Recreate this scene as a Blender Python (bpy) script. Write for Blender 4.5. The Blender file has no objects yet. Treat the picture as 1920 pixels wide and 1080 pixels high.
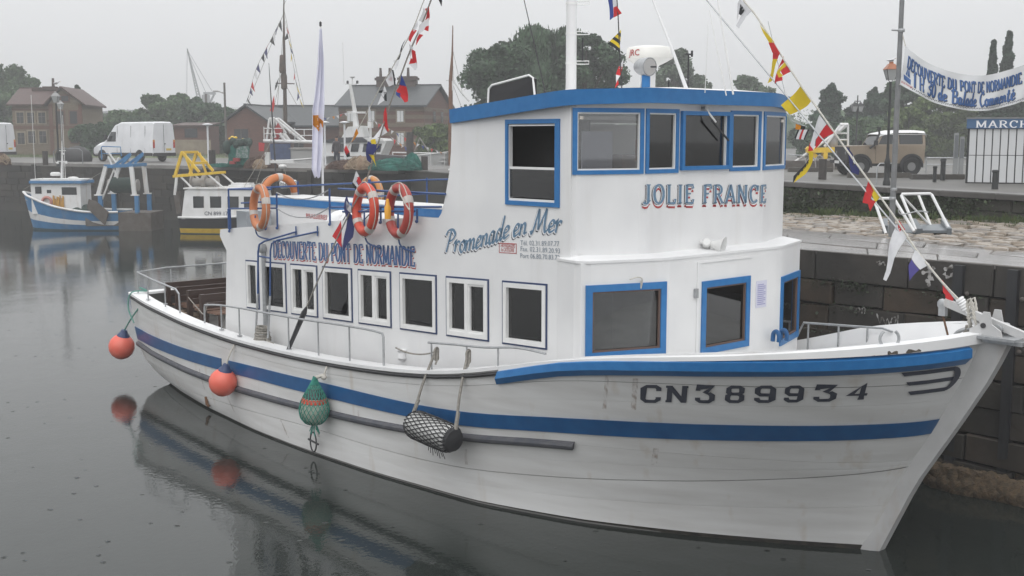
import bpy, bmesh, math, random
import numpy as np
from mathutils import Vector, Matrix
random.seed(7)
SC = bpy.context.scene
COL = SC.collection
# ------------------------------------------------------------------ camera
FPX, HZ, CAMH = 2200.0, 258.0, 4.9
PITCH = math.atan((540 - HZ) / FPX)
cd = bpy.data.cameras.new('camera'); cam = bpy.data.objects.new('camera', cd); COL.objects.link(cam)
cam.location = (0, 0, CAMH); cam.rotation_euler = (math.pi / 2 - PITCH, 0, 0)
cd.sensor_width = 36; cd.lens = FPX / 1920 * 36; cd.clip_end = 3000; cd.clip_start = 0.1
SC.camera = cam
# ------------------------------------------------------------------ overcast sky, sun behind cloud, exposure
SUN_EL, SUN_AZ = math.radians(52), math.radians(200)      # azimuth of the sun, clockwise from +Y
W = bpy.data.worlds.new('World'); SC.world = W; W.use_nodes = True
nt = W.node_tree; nt.nodes.clear()
def wn(t, **k):
    n = nt.nodes.new(t)
    for a, b in k.items(): setattr(n, a, b)
    return n
sky = wn('ShaderNodeTexSky', sky_type='NISHITA', sun_disc=False, sun_elevation=SUN_EL, sun_rotation=SUN_AZ, air_density=1.0, dust_density=6.0, ozone_density=1.0)
hs = wn('ShaderNodeHueSaturation'); hs.inputs['Saturation'].default_value = 0.06
nt.links.new(sky.outputs[0], hs.inputs['Color'])
# cloud layer: even grey that gets brighter towards the zenith, as an overcast sky does
tc = wn('ShaderNodeTexCoord'); sx = wn('ShaderNodeSeparateXYZ'); nt.links.new(tc.outputs['Generated'], sx.inputs[0])
mr = wn('ShaderNodeMapRange'); mr.inputs[1].default_value = 0.0; mr.inputs[2].default_value = 1.0; mr.inputs[3].default_value = 9.2; mr.inputs[4].default_value = 22.0
nt.links.new(sx.outputs['Z'], mr.inputs[0])
cl = wn('ShaderNodeCombineColor')
for i, k in enumerate((0.972, 0.985, 1.0)):
    mm = wn('ShaderNodeMath', operation='MULTIPLY'); mm.inputs[1].default_value = k
    nt.links.new(mr.outputs[0], mm.inputs[0]); nt.links.new(mm.outputs[0], cl.inputs[i])
mx = wn('ShaderNodeMix', data_type='RGBA'); mx.inputs[0].default_value = 0.94
nt.links.new(hs.outputs[0], mx.inputs[6]); nt.links.new(cl.outputs[0], mx.inputs[7])
bg = wn('ShaderNodeBackground'); bg.inputs['Strength'].default_value = 0.09
nt.links.new(mx.outputs[2], bg.inputs['Color'])
wo = wn('ShaderNodeOutputWorld'); nt.links.new(bg.outputs[0], wo.inputs['Surface'])
sd = bpy.data.lights.new('sun', 'SUN'); sd.energy = 0.9; sd.angle = math.radians(60); sd.color = (1, 0.985, 0.96)
so = bpy.data.objects.new('sun', sd); COL.objects.link(so)
sdir = Vector((math.sin(SUN_AZ) * math.cos(SUN_EL), math.cos(SUN_AZ) * math.cos(SUN_EL), math.sin(SUN_EL)))
so.rotation_euler = sdir.to_track_quat('Z', 'Y').to_euler()
vs = SC.view_settings; vs.view_transform = 'Standard'; vs.look = 'None'; vs.exposure = 0.0; vs.gamma = 1; vs.use_curve_mapping = False
SC.cycles.max_bounces = 6; SC.cycles.transparent_max_bounces = 10; SC.cycles.volume_bounces = 0
SC.cycles.use_denoising = True
HAZE = 0.0018
# ------------------------------------------------------------------ survey: from a place in the photograph to a place in the world
cp_, sp_ = math.cos(PITCH), math.sin(PITCH)
CAM = np.array([0, 0, CAMH])
def ray(px, py):
    return np.array([(px - 960) / FPX, cp_ + sp_ * (540 - py) / FPX, -sp_ + cp_ * (540 - py) / FPX])
def onz(px, py, z):
    r = ray(px, py); return CAM + r * (z - CAMH) / r[2]
def ond(px, py, d):                                   # the point at distance y = d
    r = ray(px, py); return CAM + r * d / r[1]
PHI = math.radians(48)
HD = np.array([math.cos(PHI), -math.sin(PHI), 0]); NS = np.array([-math.sin(PHI), -math.cos(PHI), 0])
BOW = onz(1650, 1030, 0)
# ship frame: x forward from the stem at the waterline, y to port, z up
def S2W(p): return BOW + p[0] * HD - p[1] * NS + np.array([0, 0, p[2]])
def W2S(P): d = np.array(P) - BOW; return np.array([d @ HD, -(d @ NS), P[2]])
def onpl(px, py, p0, n):
    r = ray(px, py); t = ((np.array(p0) - CAM) @ n) / (r @ n); return CAM + r * t
def onv(px, py, v): return W2S(onpl(px, py, S2W((0, -v, 0)), NS))      # v to starboard
def onu(px, py, u): return W2S(onpl(px, py, S2W((u, 0, 0)), HD))
# ------------------------------------------------------------------ materials
MATS = {}
def pm(name, c, c2=None, rough=0.5, scale=4.0, bump=0.0, bscale=None, metal=0.0, spec=0.5, coat=0.0, detail=4.0, lo=0.35, hi=0.65, streak=None, stretch=(1, 1, 1), emit=None):
    """base colour c mottled with c2 by noise; optional bump; streak = (colour, amount, scale) vertical runs"""
    if name in MATS: return MATS[name]
    m = bpy.data.materials.new(name); m.use_nodes = True; MATS[name] = m
    t = m.node_tree; b = t.nodes['Principled BSDF']
    b.inputs['Roughness'].default_value = rough; b.inputs['Metallic'].default_value = metal; b.inputs['Specular IOR Level'].default_value = spec
    b.inputs['Coat Weight'].default_value = coat
    c = (*c, 1); out = None
    tcn = t.nodes.new('ShaderNodeTexCoord'); mp = t.nodes.new('ShaderNodeMapping'); mp.inputs['Scale'].default_value = stretch
    t.links.new(tcn.outputs['Object'], mp.inputs[0])
    b.inputs['Base Color'].default_value = c
    if c2 is not None:
        n = t.nodes.new('ShaderNodeTexNoise'); n.inputs['Scale'].default_value = scale; n.inputs['Detail'].default_value = detail
        t.links.new(mp.outputs[0], n.inputs['Vector'])
        r = t.nodes.new('ShaderNodeMapRange'); r.inputs[1].default_value = lo; r.inputs[2].default_value = hi
        t.links.new(n.outputs['Fac'], r.inputs[0])
        x = t.nodes.new('ShaderNodeMix'); x.data_type = 'RGBA'; x.inputs[6].default_value = c; x.inputs[7].default_value = (*c2, 1)
        t.links.new(r.outputs[0], x.inputs[0]); out = x.outputs[2]
    if streak is not None:
        n2 = t.nodes.new('ShaderNodeTexNoise'); n2.inputs['Scale'].default_value = streak[2]; n2.inputs['Detail'].default_value = 5
        mp2 = t.nodes.new('ShaderNodeMapping'); mp2.inputs['Scale'].default_value = streak[3] if len(streak) > 3 else (1, 1, 0.12)
        t.links.new(tcn.outputs['Object'], mp2.inputs[0]); t.links.new(mp2.outputs[0], n2.inputs['Vector'])
        r2 = t.nodes.new('ShaderNodeMapRange'); r2.inputs[1].default_value = streak[4] if len(streak) > 4 else 0.58; r2.inputs[2].default_value = 0.8; r2.inputs[4].default_value = streak[1]
        t.links.new(n2.outputs['Fac'], r2.inputs[0])
        x2 = t.nodes.new('ShaderNodeMix'); x2.data_type = 'RGBA'; x2.inputs[6].default_value = c; x2.inputs[7].default_value = (*streak[0], 1)
        if out is not None: t.links.new(out, x2.inputs[6])
        t.links.new(r2.outputs[0], x2.inputs[0]); out = x2.outputs[2]
    if out is not None: t.links.new(out, b.inputs['Base Color'])
    if bump:
        nb = t.nodes.new('ShaderNodeTexNoise'); nb.inputs['Scale'].default_value = bscale or scale * 4; nb.inputs['Detail'].default_value = 4
        t.links.new(mp.outputs[0], nb.inputs['Vector'])
        bp = t.nodes.new('ShaderNodeBump'); bp.inputs['Strength'].default_value = bump; bp.inputs['Distance'].default_value = 0.02
        t.links.new(nb.outputs['Fac'], bp.inputs['Height']); t.links.new(bp.outputs[0], b.inputs['Normal'])
    return m
def glass(name, tint=(0.5, 0.52, 0.55), rough=0.02):
    """a pane: what shows through is tinted, reflections by Fresnel"""
    if name in MATS: return MATS[name]
    m = bpy.data.materials.new(name); m.use_nodes = True; MATS[name] = m
    t = m.node_tree; t.nodes.clear()
    tr = t.nodes.new('ShaderNodeBsdfTransparent'); tr.inputs[0].default_value = (*tint, 1)
    gl = t.nodes.new('ShaderNodeBsdfGlossy'); gl.inputs['Roughness'].default_value = rough
    fr = t.nodes.new('ShaderNodeFresnel'); fr.inputs[0].default_value = 1.95
    mx = t.nodes.new('ShaderNodeMixShader'); o = t.nodes.new('ShaderNodeOutputMaterial')
    t.links.new(fr.outputs[0], mx.inputs[0]); t.links.new(tr.outputs[0], mx.inputs[1]); t.links.new(gl.outputs[0], mx.inputs[2]); t.links.new(mx.outputs[0], o.inputs[0])
    return m
# ------------------------------------------------------------------ mesh builder
class MB:
    def __init__(s): s.v = []; s.f = []; s.mi = []; s.cur = 0
    def add(s, vs, fs):
        o = len(s.v); s.v.extend([tuple(map(float, p)) for p in vs]); s.f.extend([tuple(i + o for i in f) for f in fs]); s.mi.extend([s.cur] * len(fs)); return s
    def obox(s, c, ax, ay, az):
        c, ax, ay, az = map(np.array, (c, ax, ay, az)); V = []
        for k in (-1, 1):
            for j in (-1, 1):
                for i in (-1, 1): V.append(c + i * ax + j * ay + k * az)
        return s.add(V, [(0, 2, 3, 1), (4, 5, 7, 6), (0, 1, 5, 4), (2, 6, 7, 3), (0, 4, 6, 2), (1, 3, 7, 5)])
    def box(s, x0, x1, y0, y1, z0, z1):
        return s.obox(((x0 + x1) / 2, (y0 + y1) / 2, (z0 + z1) / 2), ((x1 - x0) / 2, 0, 0), (0, (y1 - y0) / 2, 0), (0, 0, (z1 - z0) / 2))
    def beam(s, p, q, w, h, up=(0, 0, 1)):
        p, q = np.array(p, float), np.array(q, float); d = q - p; L = np.linalg.norm(d); d /= L; u = np.array(up, float)
        if abs(d @ u) > 0.98: u = np.array([1., 0, 0])
        x = np.cross(d, u); x /= np.linalg.norm(x); y = np.cross(x, d)
        return s.obox((p + q) / 2, d * L / 2, x * w / 2, y * h / 2)
    def tube(s, pts, r, n=8, closed=False):
        P = [np.array(p, float) for p in pts]; m = len(P); V = []; F = []
        rs = r if hasattr(r, '__len__') else [r] * m; prev = None
        for i in range(m):
            a = P[(i - 1) % m] if (closed or i > 0) else P[i]; b = P[(i + 1) % m] if (closed or i < m - 1) else P[i]
            d = b - a; d = d / (np.linalg.norm(d) + 1e-9)
            if prev is None:
                u = np.array([0, 0, 1.]) if abs(d[2]) < 0.9 else np.array([1., 0, 0]); x = np.cross(d, u)
            else: x = prev - d * (prev @ d)
            x /= np.linalg.norm(x) + 1e-9; prev = x; y = np.cross(d, x)
            for k in range(n):
                t = 2 * math.pi * k / n; V.append(P[i] + rs[i] * (math.cos(t) * x + math.sin(t) * y))
        for i in range(m if closed else m - 1):
            j = (i + 1) % m
            for k in range(n): F.append((i * n + k, i * n + (k + 1) % n, j * n + (k + 1) % n, j * n + k))
        if not closed: F.append(tuple(range(n - 1, -1, -1))); F.append(tuple((m - 1) * n + k for k in range(n)))
        return s.add(V, F)
    def lathe(s, prof, c=(0, 0, 0), ax=(0, 0, 1), n=16):
        ax = np.array(ax, float); ax /= np.linalg.norm(ax); u = np.array([0, 0, 1.]) if abs(ax[2]) < 0.9 else np.array([1., 0, 0])
        x = np.cross(ax, u); x /= np.linalg.norm(x); y = np.cross(ax, x); c = np.array(c, float); V = []; F = []
        for r, z in prof:
            for k in range(n):
                t = 2 * math.pi * k / n; V.append(c + ax * z + r * (math.cos(t) * x + math.sin(t) * y))
        for i in range(len(prof) - 1):
            for k in range(n): F.append((i * n + k, i * n + (k + 1) % n, (i + 1) * n + (k + 1) % n, (i + 1) * n + k))
        if prof[0][0] > 1e-4: F.append(tuple(range(n - 1, -1, -1)))
        if prof[-1][0] > 1e-4: F.append(tuple((len(prof) - 1) * n + k for k in range(n)))
        return s.add(V, F)
    def ball(s, c, r, n=12, sc=(1, 1, 1)):
        c = np.array(c, float); V = []; F = []; h = n // 2
        for i in range(h + 1):
            a = math.pi * i / h - math.pi / 2
            for k in range(n):
                t = 2 * math.pi * k / n; V.append(c + r * np.array([math.cos(a) * math.cos(t) * sc[0], math.cos(a) * math.sin(t) * sc[1], math.sin(a) * sc[2]]))
        for i in range(h):
            for k in range(n): F.append((i * n + k, i * n + (k + 1) % n, (i + 1) * n + (k + 1) % n, (i + 1) * n + k))
        return s.add(V, F)
    def poly(s, pts): return s.add(pts, [tuple(range(len(pts)))])
    def prism(s, pts, ext):
        n = len(pts); e = np.array(ext, float); P = [np.array(p, float) for p in pts]
        return s.add(P + [p + e for p in P], [tuple(range(n - 1, -1, -1)), tuple(range(n, 2 * n))] + [(i, (i + 1) % n, n + (i + 1) % n, n + i) for i in range(n)])
    def grid(s, rows):
        m, n = len(rows), len(rows[0])
        return s.add([p for r in rows for p in r], [(i * n + j, i * n + j + 1, (i + 1) * n + j + 1, (i + 1) * n + j) for i in range(m - 1) for j in range(n - 1)])
    def slab(s, rows, off):
        """a sheet given by a grid of points with thickness: off(i, j) is the offset vector to the back"""
        m, n = len(rows), len(rows[0]); A = [np.array(p, float) for r in rows for p in r]
        Bk = [A[i * n + j] + np.array(off(i, j) if callable(off) else off, float) for i in range(m) for j in range(n)]
        F = []; N = m * n
        for i in range(m - 1):
            for j in range(n - 1):
                a, b, c, d = i * n + j, i * n + j + 1, (i + 1) * n + j + 1, (i + 1) * n + j
                F.append((a, b, c, d)); F.append((d + N, c + N, b + N, a + N))
        for j in range(n - 1):
            F.append((j + 1, j, j + N, j + 1 + N)); a = (m - 1) * n + j; F.append((a, a + 1, a + 1 + N, a + N))
        for i in range(m - 1):
            F.append((i * n, (i + 1) * n, (i + 1) * n + N, i * n + N)); a = i * n + n - 1; F.append((a + n, a, a + N, a + n + N))
        return s.add(A + Bk, F)
    def mesh(s, name, mats, o=(0, 0, 0), smooth=False):
        me = bpy.data.meshes.new(name)
        me.from_pydata([(p[0] - o[0], p[1] - o[1], p[2] - o[2]) for p in s.v], [], s.f)
        for m in (mats if isinstance(mats, (list, tuple)) else [mats]): me.materials.append(m)
        me.polygons.foreach_set('material_index', s.mi)
        bm = bmesh.new(); bm.from_mesh(me); bmesh.ops.recalc_face_normals(bm, faces=bm.faces); bm.to_mesh(me); bm.free()
        if smooth:
            me.polygons.foreach_set('use_smooth', [True] * len(me.polygons))
            try: me.set_sharp_from_angle(angle=math.radians(smooth if smooth is not True else 40))
            except Exception: pass
        return me
ORG = {}
def props(o, label=None, cat=None, group=None, kind=None):
    if label: o['label'] = label
    if cat: o['category'] = cat
    if group: o['group'] = group
    if kind: o['kind'] = kind
    return o
class Frame:
    def __init__(s, loc=(0, 0, 0), rz=0.0): s.loc = np.array(loc, float); s.rz = rz
    def w(s, p):
        c, n = math.cos(s.rz), math.sin(s.rz); return s.loc + np.array([c * p[0] - n * p[1], n * p[0] + c * p[1], p[2]])
    def inv(s, P):
        d = np.array(P, float) - s.loc; c, n = math.cos(s.rz), math.sin(s.rz); return np.array([c * d[0] + n * d[1], -n * d[0] + c * d[1], d[2]])
WORLD = Frame()
SHIP = Frame(BOW, -PHI)
def thing(name, label, cat, frame=WORLD, org=(0, 0, 0), group=None):
    o = bpy.data.objects.new(name, None); COL.objects.link(o); o.empty_display_size = 0.2
    o.location = frame.w(org); o.rotation_euler = (0, 0, frame.rz)
    ORG[o.name] = tuple(org); return props(o, label, cat, group)
def root(o):
    while o.parent is not None: o = o.parent
    return o
def part(mb, name, mats, parent, smooth=False, label=None, kind=None):
    me = mb.mesh(name, mats, ORG[root(parent).name], smooth)
    o = bpy.data.objects.new(name, me); COL.objects.link(o); o.parent = parent
    return props(o, label, kind=kind)
def solo(mb, name, mats, label, cat, frame=WORLD, org=(0, 0, 0), group=None, smooth=False, kind=None):
    me = mb.mesh(name, mats, org, smooth); o = bpy.data.objects.new(name, me); COL.objects.link(o)
    o.location = frame.w(org); o.rotation_euler = (0, 0, frame.rz); ORG[o.name] = tuple(org)
    return props(o, label, cat, group, kind)
def struct(mb, name, mats, kind='structure', smooth=False):
    me = mb.mesh(name, mats, (0, 0, 0), smooth); o = bpy.data.objects.new(name, me); COL.objects.link(o); ORG[o.name] = (0, 0, 0)
    return props(o, kind=kind)
def inst(o, parent=None, loc=None, rot=None, scale=None):
    c = o.copy(); COL.objects.link(c)
    if parent is not None: c.parent = parent
    if loc is not None: c.location = loc
    if rot is not None: c.rotation_euler = rot
    if scale is not None: c.scale = scale
    return c
def copy_tree(o, parent=None):
    c = o.copy(); COL.objects.link(c)
    if parent is not None: c.parent = parent
    for ch in list(o.children): copy_tree(ch, c)
    ORG[c.name] = ORG.get(o.name, (0, 0, 0)); return c
def lerp(a, b, t): return np.array(a, float) * (1 - t) + np.array(b, float) * t
def smoothline(pts, n=6):
    """Catmull-Rom through pts"""
    P = [np.array(p, float) for p in pts]; out = []
    for i in range(len(P) - 1):
        p0 = P[max(i - 1, 0)]; p1 = P[i]; p2 = P[i + 1]; p3 = P[min(i + 2, len(P) - 1)]
        for k in range(n):
            t = k / n; out.append(0.5 * (2 * p1 + (p2 - p0) * t + (2 * p0 - 5 * p1 + 4 * p2 - p3) * t * t + (3 * p1 - p0 - 3 * p2 + p3) * t ** 3))
    out.append(P[-1]); return out
def sag(p, q, s, n=12):
    p, q = np.array(p, float), np.array(q, float)
    return [p + (q - p) * i / n - np.array([0, 0, s * 4 * (i / n) * (1 - i / n)]) for i in range(n + 1)]
# ------------------------------------------------------------------ drawn letters: pen strokes swept with an elliptical nib
def arc(cx, cy, rx, ry, a0, a1, n=10):
    return [(cx + rx * math.cos(math.radians(a0 + (a1 - a0) * i / n)), cy + ry * math.sin(math.radians(a0 + (a1 - a0) * i / n))) for i in range(n + 1)]
def L(*p): return list(p)
def bowl(x0, x1, y0, y1):     # D-like bowl
    m = (y0 + y1) / 2; r = (y1 - y0) / 2
    return [(x0, y1)] + arc(x1 - min(r, (x1 - x0) * 0.6), m, min(r, (x1 - x0) * 0.6), r, 90, -90, 10) + [(x0, y0)]
# serif capitals: (width, strokes, serifs[(x, y, half length)])
CAPS = {
 'A': (.66, [L((.06, 0), (.33, 1)), L((.33, 1), (.60, 0)), L((.15, .34), (.51, .34))], [(.06, 0, .09), (.6, 0, .1)]),
 'C': (.62, [arc(.34, .5, .26, .48, 45, 315, 16), L((.55, .98), (.54, .68))], []),
 'D': (.66, [L((.14, 0), (.14, 1)), bowl(.14, .6, 0.02, .98)], [(.12, 0, .1), (.12, 1, .1)]),
 'E': (.56, [L((.14, 0), (.14, 1)), L((.14, .98), (.5, .98), (.5, .8)), L((.14, .52), (.38, .52)), L((.14, .02), (.52, .02), (.52, .22))], [(.14, 0, .1), (.14, 1, .1), (.385, .52, .001)]),
 'F': (.54, [L((.14, 0), (.14, 1)), L((.14, .98), (.5, .98), (.5, .78)), L((.14, .52), (.38, .52))], [(.14, 0, .12), (.14, 1, .1)]),
 'H': (.7, [L((.14, 0), (.14, 1)), L((.56, 0), (.56, 1)), L((.14, .5), (.56, .5))], [(.14, 0, .11), (.14, 1, .11), (.56, 0, .11), (.56, 1, .11)]),
 'I': (.3, [L((.15, 0), (.15, 1))], [(.15, 0, .12), (.15, 1, .12)]),
 'J': (.46, [L((.3, 1), (.3, .2)) + arc(.18, .2, .12, .2, 0, -150, 8)], [(.3, 1, .12)]),
 'L': (.54, [L((.14, 0), (.14, 1)), L((.14, .02), (.5, .02), (.5, .24))], [(.14, 0, .1), (.14, 1, .12)]),
 'M': (.82, [L((.12, 0), (.12, 1)), L((.12, 1), (.41, .1)), L((.41, .1), (.7, 1)), L((.7, 1), (.7, 0))], [(.12, 0, .1), (.1, 1, .08), (.7, 0, .1), (.72, 1, .08)]),
 'N': (.7, [L((.12, 0), (.12, 1)), L((.12, 1), (.57, 0)), L((.57, 0), (.57, 1))], [(.12, 0, .1), (.1, 1, .08), (.57, 1, .1)]),
 'O': (.66, [arc(.33, .5, .26, .48, 0, 360, 22)], []),
 'P': (.58, [L((.14, 0), (.14, 1)), bowl(.14, .54, .44, .98)], [(.14, 0, .12), (.12, 1, .1)]),
 'R': (.66, [L((.14, 0), (.14, 1)), bowl(.14, .52, .48, .98), L((.32, .48), (.58, 0))], [(.14, 0, .11), (.12, 1, .1), (.6, 0, .07)]),
 'T': (.6, [L((.3, 0), (.3, 1)), L((.05, .78), (.05, .98), (.55, .98), (.55, .78))], [(.3, 0, .11)]),
 'U': (.68, [L((.14, 1), (.14, .28)) + arc(.34, .28, .2, .27, 180, 360, 10) + L((.54, 1))], [(.14, 1, .11), (.54, 1, .11)]),
 'V': (.64, [L((.08, 1), (.33, 0)), L((.33, 0), (.57, 1))], [(.08, 1, .1), (.57, 1, .09)]),
 ' ': (.34, [], []),
}
# brush script, lower case height about .5
SCR = {
 'P': (.72, [smoothline([(.2, -.05), (.3, .4), (.4, .95)], 6), smoothline([(.08, .72), (.2, .95), (.5, 1.0), (.68, .78), (.5, .52), (.3, .48)], 6)], []),
 'M': (1.02, [smoothline([(.0, .12), (.08, .0), (.2, .35), (.36, .98)], 6), L((.36, .98), (.42, .1)), L((.42, .1), (.78, 1.0)), smoothline([(.78, 1.0), (.76, .3), (.84, .02), (1.0, .16)], 6)], []),
 'B': (.66, [L((.16, 0), (.3, 1)), smoothline([(.1, .85), (.3, 1), (.6, .9), (.55, .62), (.3, .53)], 6), smoothline([(.3, .53), (.6, .45), (.55, .08), (.3, 0), (.1, .05)], 6)], []),
 'C': (.6, [smoothline([(.6, .85), (.45, 1), (.2, .75), (.12, .3), (.28, 0), (.58, .16)], 6)], []),
 'r': (.42, [smoothline([(.02, .36), (.1, .5), (.12, .25), (.1, 0)], 5), smoothline([(.12, .25), (.25, .48), (.38, .44)], 5)], []),
 'o': (.44, [smoothline([(.26, .5), (.1, .42), (.06, .18), (.2, 0), (.34, .14), (.36, .36), (.26, .5), (.42, .42)], 5)], []),
 'm': (.74, [L((.1, .5), (.06, 0)), smoothline([(.08, .25), (.22, .48), (.32, .44), (.3, 0)], 5), smoothline([(.32, .25), (.46, .48), (.56, .42), (.56, .08), (.7, .1)], 5)], []),
 'n': (.52, [L((.1, .5), (.06, 0)), smoothline([(.08, .25), (.22, .48), (.34, .42), (.34, .08), (.48, .1)], 5)], []),
 'e': (.42, [smoothline([(.08, .22), (.28, .3), (.32, .46), (.18, .5), (.06, .28), (.14, .02), (.4, .14)], 6)], []),
 'a': (.5, [smoothline([(.34, .46), (.18, .5), (.06, .26), (.14, .0), (.3, .14), (.36, .5)], 5), smoothline([(.36, .5), (.32, .12), (.38, .0), (.5, .14)], 5)], []),
 'd': (.52, [smoothline([(.34, .4), (.18, .5), (.06, .26), (.14, .0), (.3, .14), (.4, .5)], 5), smoothline([(.46, 1.0), (.34, .2), (.38, .0), (.52, .14)], 6)], []),
 'l': (.3, [smoothline([(.24, 1.0), (.1, .2), (.14, 0), (.3, .12)], 6)], []),
 't': (.36, [smoothline([(.24, .82), (.1, .18), (.16, 0), (.34, .14)], 6), L((.02, .52), (.34, .56))], []),
 'é': (.42, [smoothline([(.08, .22), (.28, .3), (.32, .46), (.18, .5), (.06, .28), (.14, .02), (.4, .14)], 6), L((.2, .62), (.32, .78))], []),
 '1': (.34, [L((.08, .8), (.2, 1), (.18, 0))], []), 'H': (.62, [L((.12, 0), (.16, 1)), L((.46, 0), (.52, 1)), L((.12, .5), (.5, .52))], []),
 '3': (.5, [smoothline([(.08, .88), (.28, 1), (.42, .78), (.2, .54), (.44, .36), (.3, 0), (.06, .12)], 6)], []),
 '0': (.5, [arc(.26, .5, .19, .48, 0, 360, 20)], []),
 ' ': (.3, [], []),
}
# square-cut stencil numerals and letters of a registration number
BLK = {
 'C': (.8, [L((.7, .68), (.7, .82), (.58, .94), (.22, .94), (.1, .82), (.1, .18), (.22, .06), (.58, .06), (.7, .18), (.7, .32))], []),
 'N': (.86, [L((.14, 0), (.14, 1)), L((.14, .95), (.7, .05)), L((.72, 0), (.72, 1))], [(.12, 0, .12), (.08, 1, .1), (.74, 1, .12)]),
 '3': (.76, [L((.1, .72), (.1, .94), (.62, .94), (.38, .6), (.54, .56), (.66, .44), (.66, .18), (.54, .06), (.2, .06), (.1, .18), (.1, .3))], []),
 '8': (.76, [L((.22, .52), (.12, .62), (.12, .84), (.22, .94), (.54, .94), (.64, .84), (.64, .62), (.54, .52), (.22, .52), (.1, .4), (.1, .18), (.22, .06), (.54, .06), (.66, .18), (.66, .4), (.54, .52))], []),
 '9': (.76, [L((.1, .28), (.1, .18), (.22, .06), (.54, .06), (.66, .18), (.66, .82), (.54, .94), (.22, .94), (.1, .82), (.1, .58), (.22, .46), (.66, .46))], []),
 '4': (.8, [L((.56, 0), (.56, .98), (.1, .34), (.76, .34))], [(.56, 0, .12)]),
}
def pen(mb, pts, A, Bn, ang, place, tf):
    """sweep one stroke; A, Bn half axes of the nib, ang its tilt; tf: glyph xy -> text xy, place: text xy -> 3-D"""
    P = [np.array(tf(*p)) for p in pts]; n = len(P); V = []
    for i in range(n):
        d = P[min(i + 1, n - 1)] - P[max(i - 1, 0)]; d = d / (np.linalg.norm(d) + 1e-9); nn = np.array([-d[1], d[0]])
        miter = 1.0
        if 0 < i < n - 1:
            d1 = (P[i] - P[i - 1]); d1 /= np.linalg.norm(d1) + 1e-9; c = abs(nn @ np.array([-d1[1], d1[0]])); miter = min(1 / max(c, .45), 2.0)
        ca, sa = math.cos(ang), math.sin(ang); e = np.array([nn @ (ca, sa), nn @ (-sa, ca)])
        w = math.sqrt((A * e[0]) ** 2 + (Bn * e[1]) ** 2) * miter
        V += [P[i] + nn * w, P[i] - nn * w]
    mb.add([place(*p) for p in V], [(2 * i, 2 * i + 1, 2 * i + 3, 2 * i + 2) for i in range(n - 1)])
def write(mb, font, text, size, place, nib, x0=0.0, y0=0.0, gap=0.06, slant=0.0, width=None, ser=0.045, xs=1.0, dx=0.0, dy=0.0, at=None):
    """lay text along x; width squeezes the line to an exact length; at gives each letter its own x"""
    tot = sum(font[c][0] + gap for c in text) - gap
    kx = (width / tot / size) if width else xs
    x = 0.0
    for i, c in enumerate(text):
        w, st, se = font[c]
        bx = (at[i] if at is not None else x0 + x * size * kx)
        tf = lambda a, b: (bx + (a + slant * b) * size * kx + dx, y0 + b * size + dy)
        for s_ in st: pen(mb, s_, nib[0] * size, nib[1] * size, nib[2], place, tf)
        for (sx, sy, hl) in se:
            q = [tf(sx - hl, sy - ser * (1 if sy > .5 else -0)), tf(sx + hl, sy - ser * (1 if sy > .5 else 0)), tf(sx + hl, sy + ser * (0 if sy > .5 else 1)), tf(sx - hl, sy + ser * (0 if sy > .5 else 1))]
            mb.add([place(*p) for p in q], [(0, 1, 2, 3)])
        x += w + gap
def small_text(mb, text, size, place, x0=0, y0=0, width=None, bold=0.0, font_cache={}):
    """plain sans lettering from the built-in font, laid with place()"""
    cu = bpy.data.curves.new('txt', 'FONT'); cu.body = text; cu.size = 1.0; cu.resolution_u = 2; cu.offset = bold
    ob = bpy.data.objects.new('txt', cu); COL.objects.link(ob)
    dg = bpy.context.evaluated_depsgraph_get(); me = bpy.data.meshes.new_from_object(ob.evaluated_get(dg))
    V = [(v.co.x, v.co.y) for v in me.vertices]; F = [tuple(p.vertices) for p in me.polygons]
    bpy.data.objects.remove(ob); bpy.data.curves.remove(cu); bpy.data.meshes.remove(me)
    if not V: return
    mxx = max(v[0] for v in V); k = (width / mxx) if width else size / 0.73
    mb.add([place(x0 + a * k, y0 + b * size / 0.73) for a, b in V], F)
# ------------------------------------------------------------------ paints used on the passenger boat
WHITE = pm('white_paint', (.74, .74, .74), (.68, .68, .685), rough=.42, scale=1.6, streak=((.54, .52, .48), .28, 4.0, (1, 1, .1), .57), bump=.03, bscale=30)
HULLW = pm('hull_white', (.66, .66, .655), (.57, .565, .555), rough=.4, scale=2.2, streak=((.40, .31, .21), .5, 4.0, (1, 1, .12), .60), bump=.12, bscale=9, stretch=(.35, .35, 3.0))
HULLB = pm('hull_seam', (.20, .195, .19), rough=.7)
BLUE = pm('blue_paint', (.014, .135, .36), (.022, .16, .40), rough=.38, scale=9, bump=.05, bscale=40)
DBLUE = pm('deep_blue_paint', (.005, .070, .20), (.008, .088, .24), rough=.35, scale=5, streak=((.03, .11, .26), .5, 3, (1, 1, .3), .55))
NAVY = pm('navy_trim', (.025, .045, .12), rough=.45)
RUBB = pm('rub_grey', (.055, .06, .075), (.09, .09, .10), rough=.6, scale=7)
GALV = pm('galvanised', (.42, .43, .44), (.34, .35, .36), rough=.42, scale=20, metal=.55)
STEM = pm('stem_grey', (.50, .50, .50), (.43, .43, .43), rough=.42, scale=3, streak=((.33, .24, .16), .35, 6))
DGREY = pm('dark_grey', (.03, .03, .033), rough=.5)
BLACK = pm('black_gloss', (.008, .008, .01), rough=.12)
DECK = pm('deck_paint', (.62, .62, .61), (.50, .50, .49), rough=.45, scale=3, bump=.05)
WOOD = pm('dark_wood', (.030, .016, .012), (.05, .027, .02), rough=.45, scale=6, stretch=(1, 1, 8))
SEAT = pm('seat_wood', (.15, .085, .06), (.22, .14, .105), rough=.35, scale=5, stretch=(6, 1, 1))
ALU = pm('alu_frame', (.76, .76, .75), (.70, .70, .69), rough=.4, scale=6)
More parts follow.
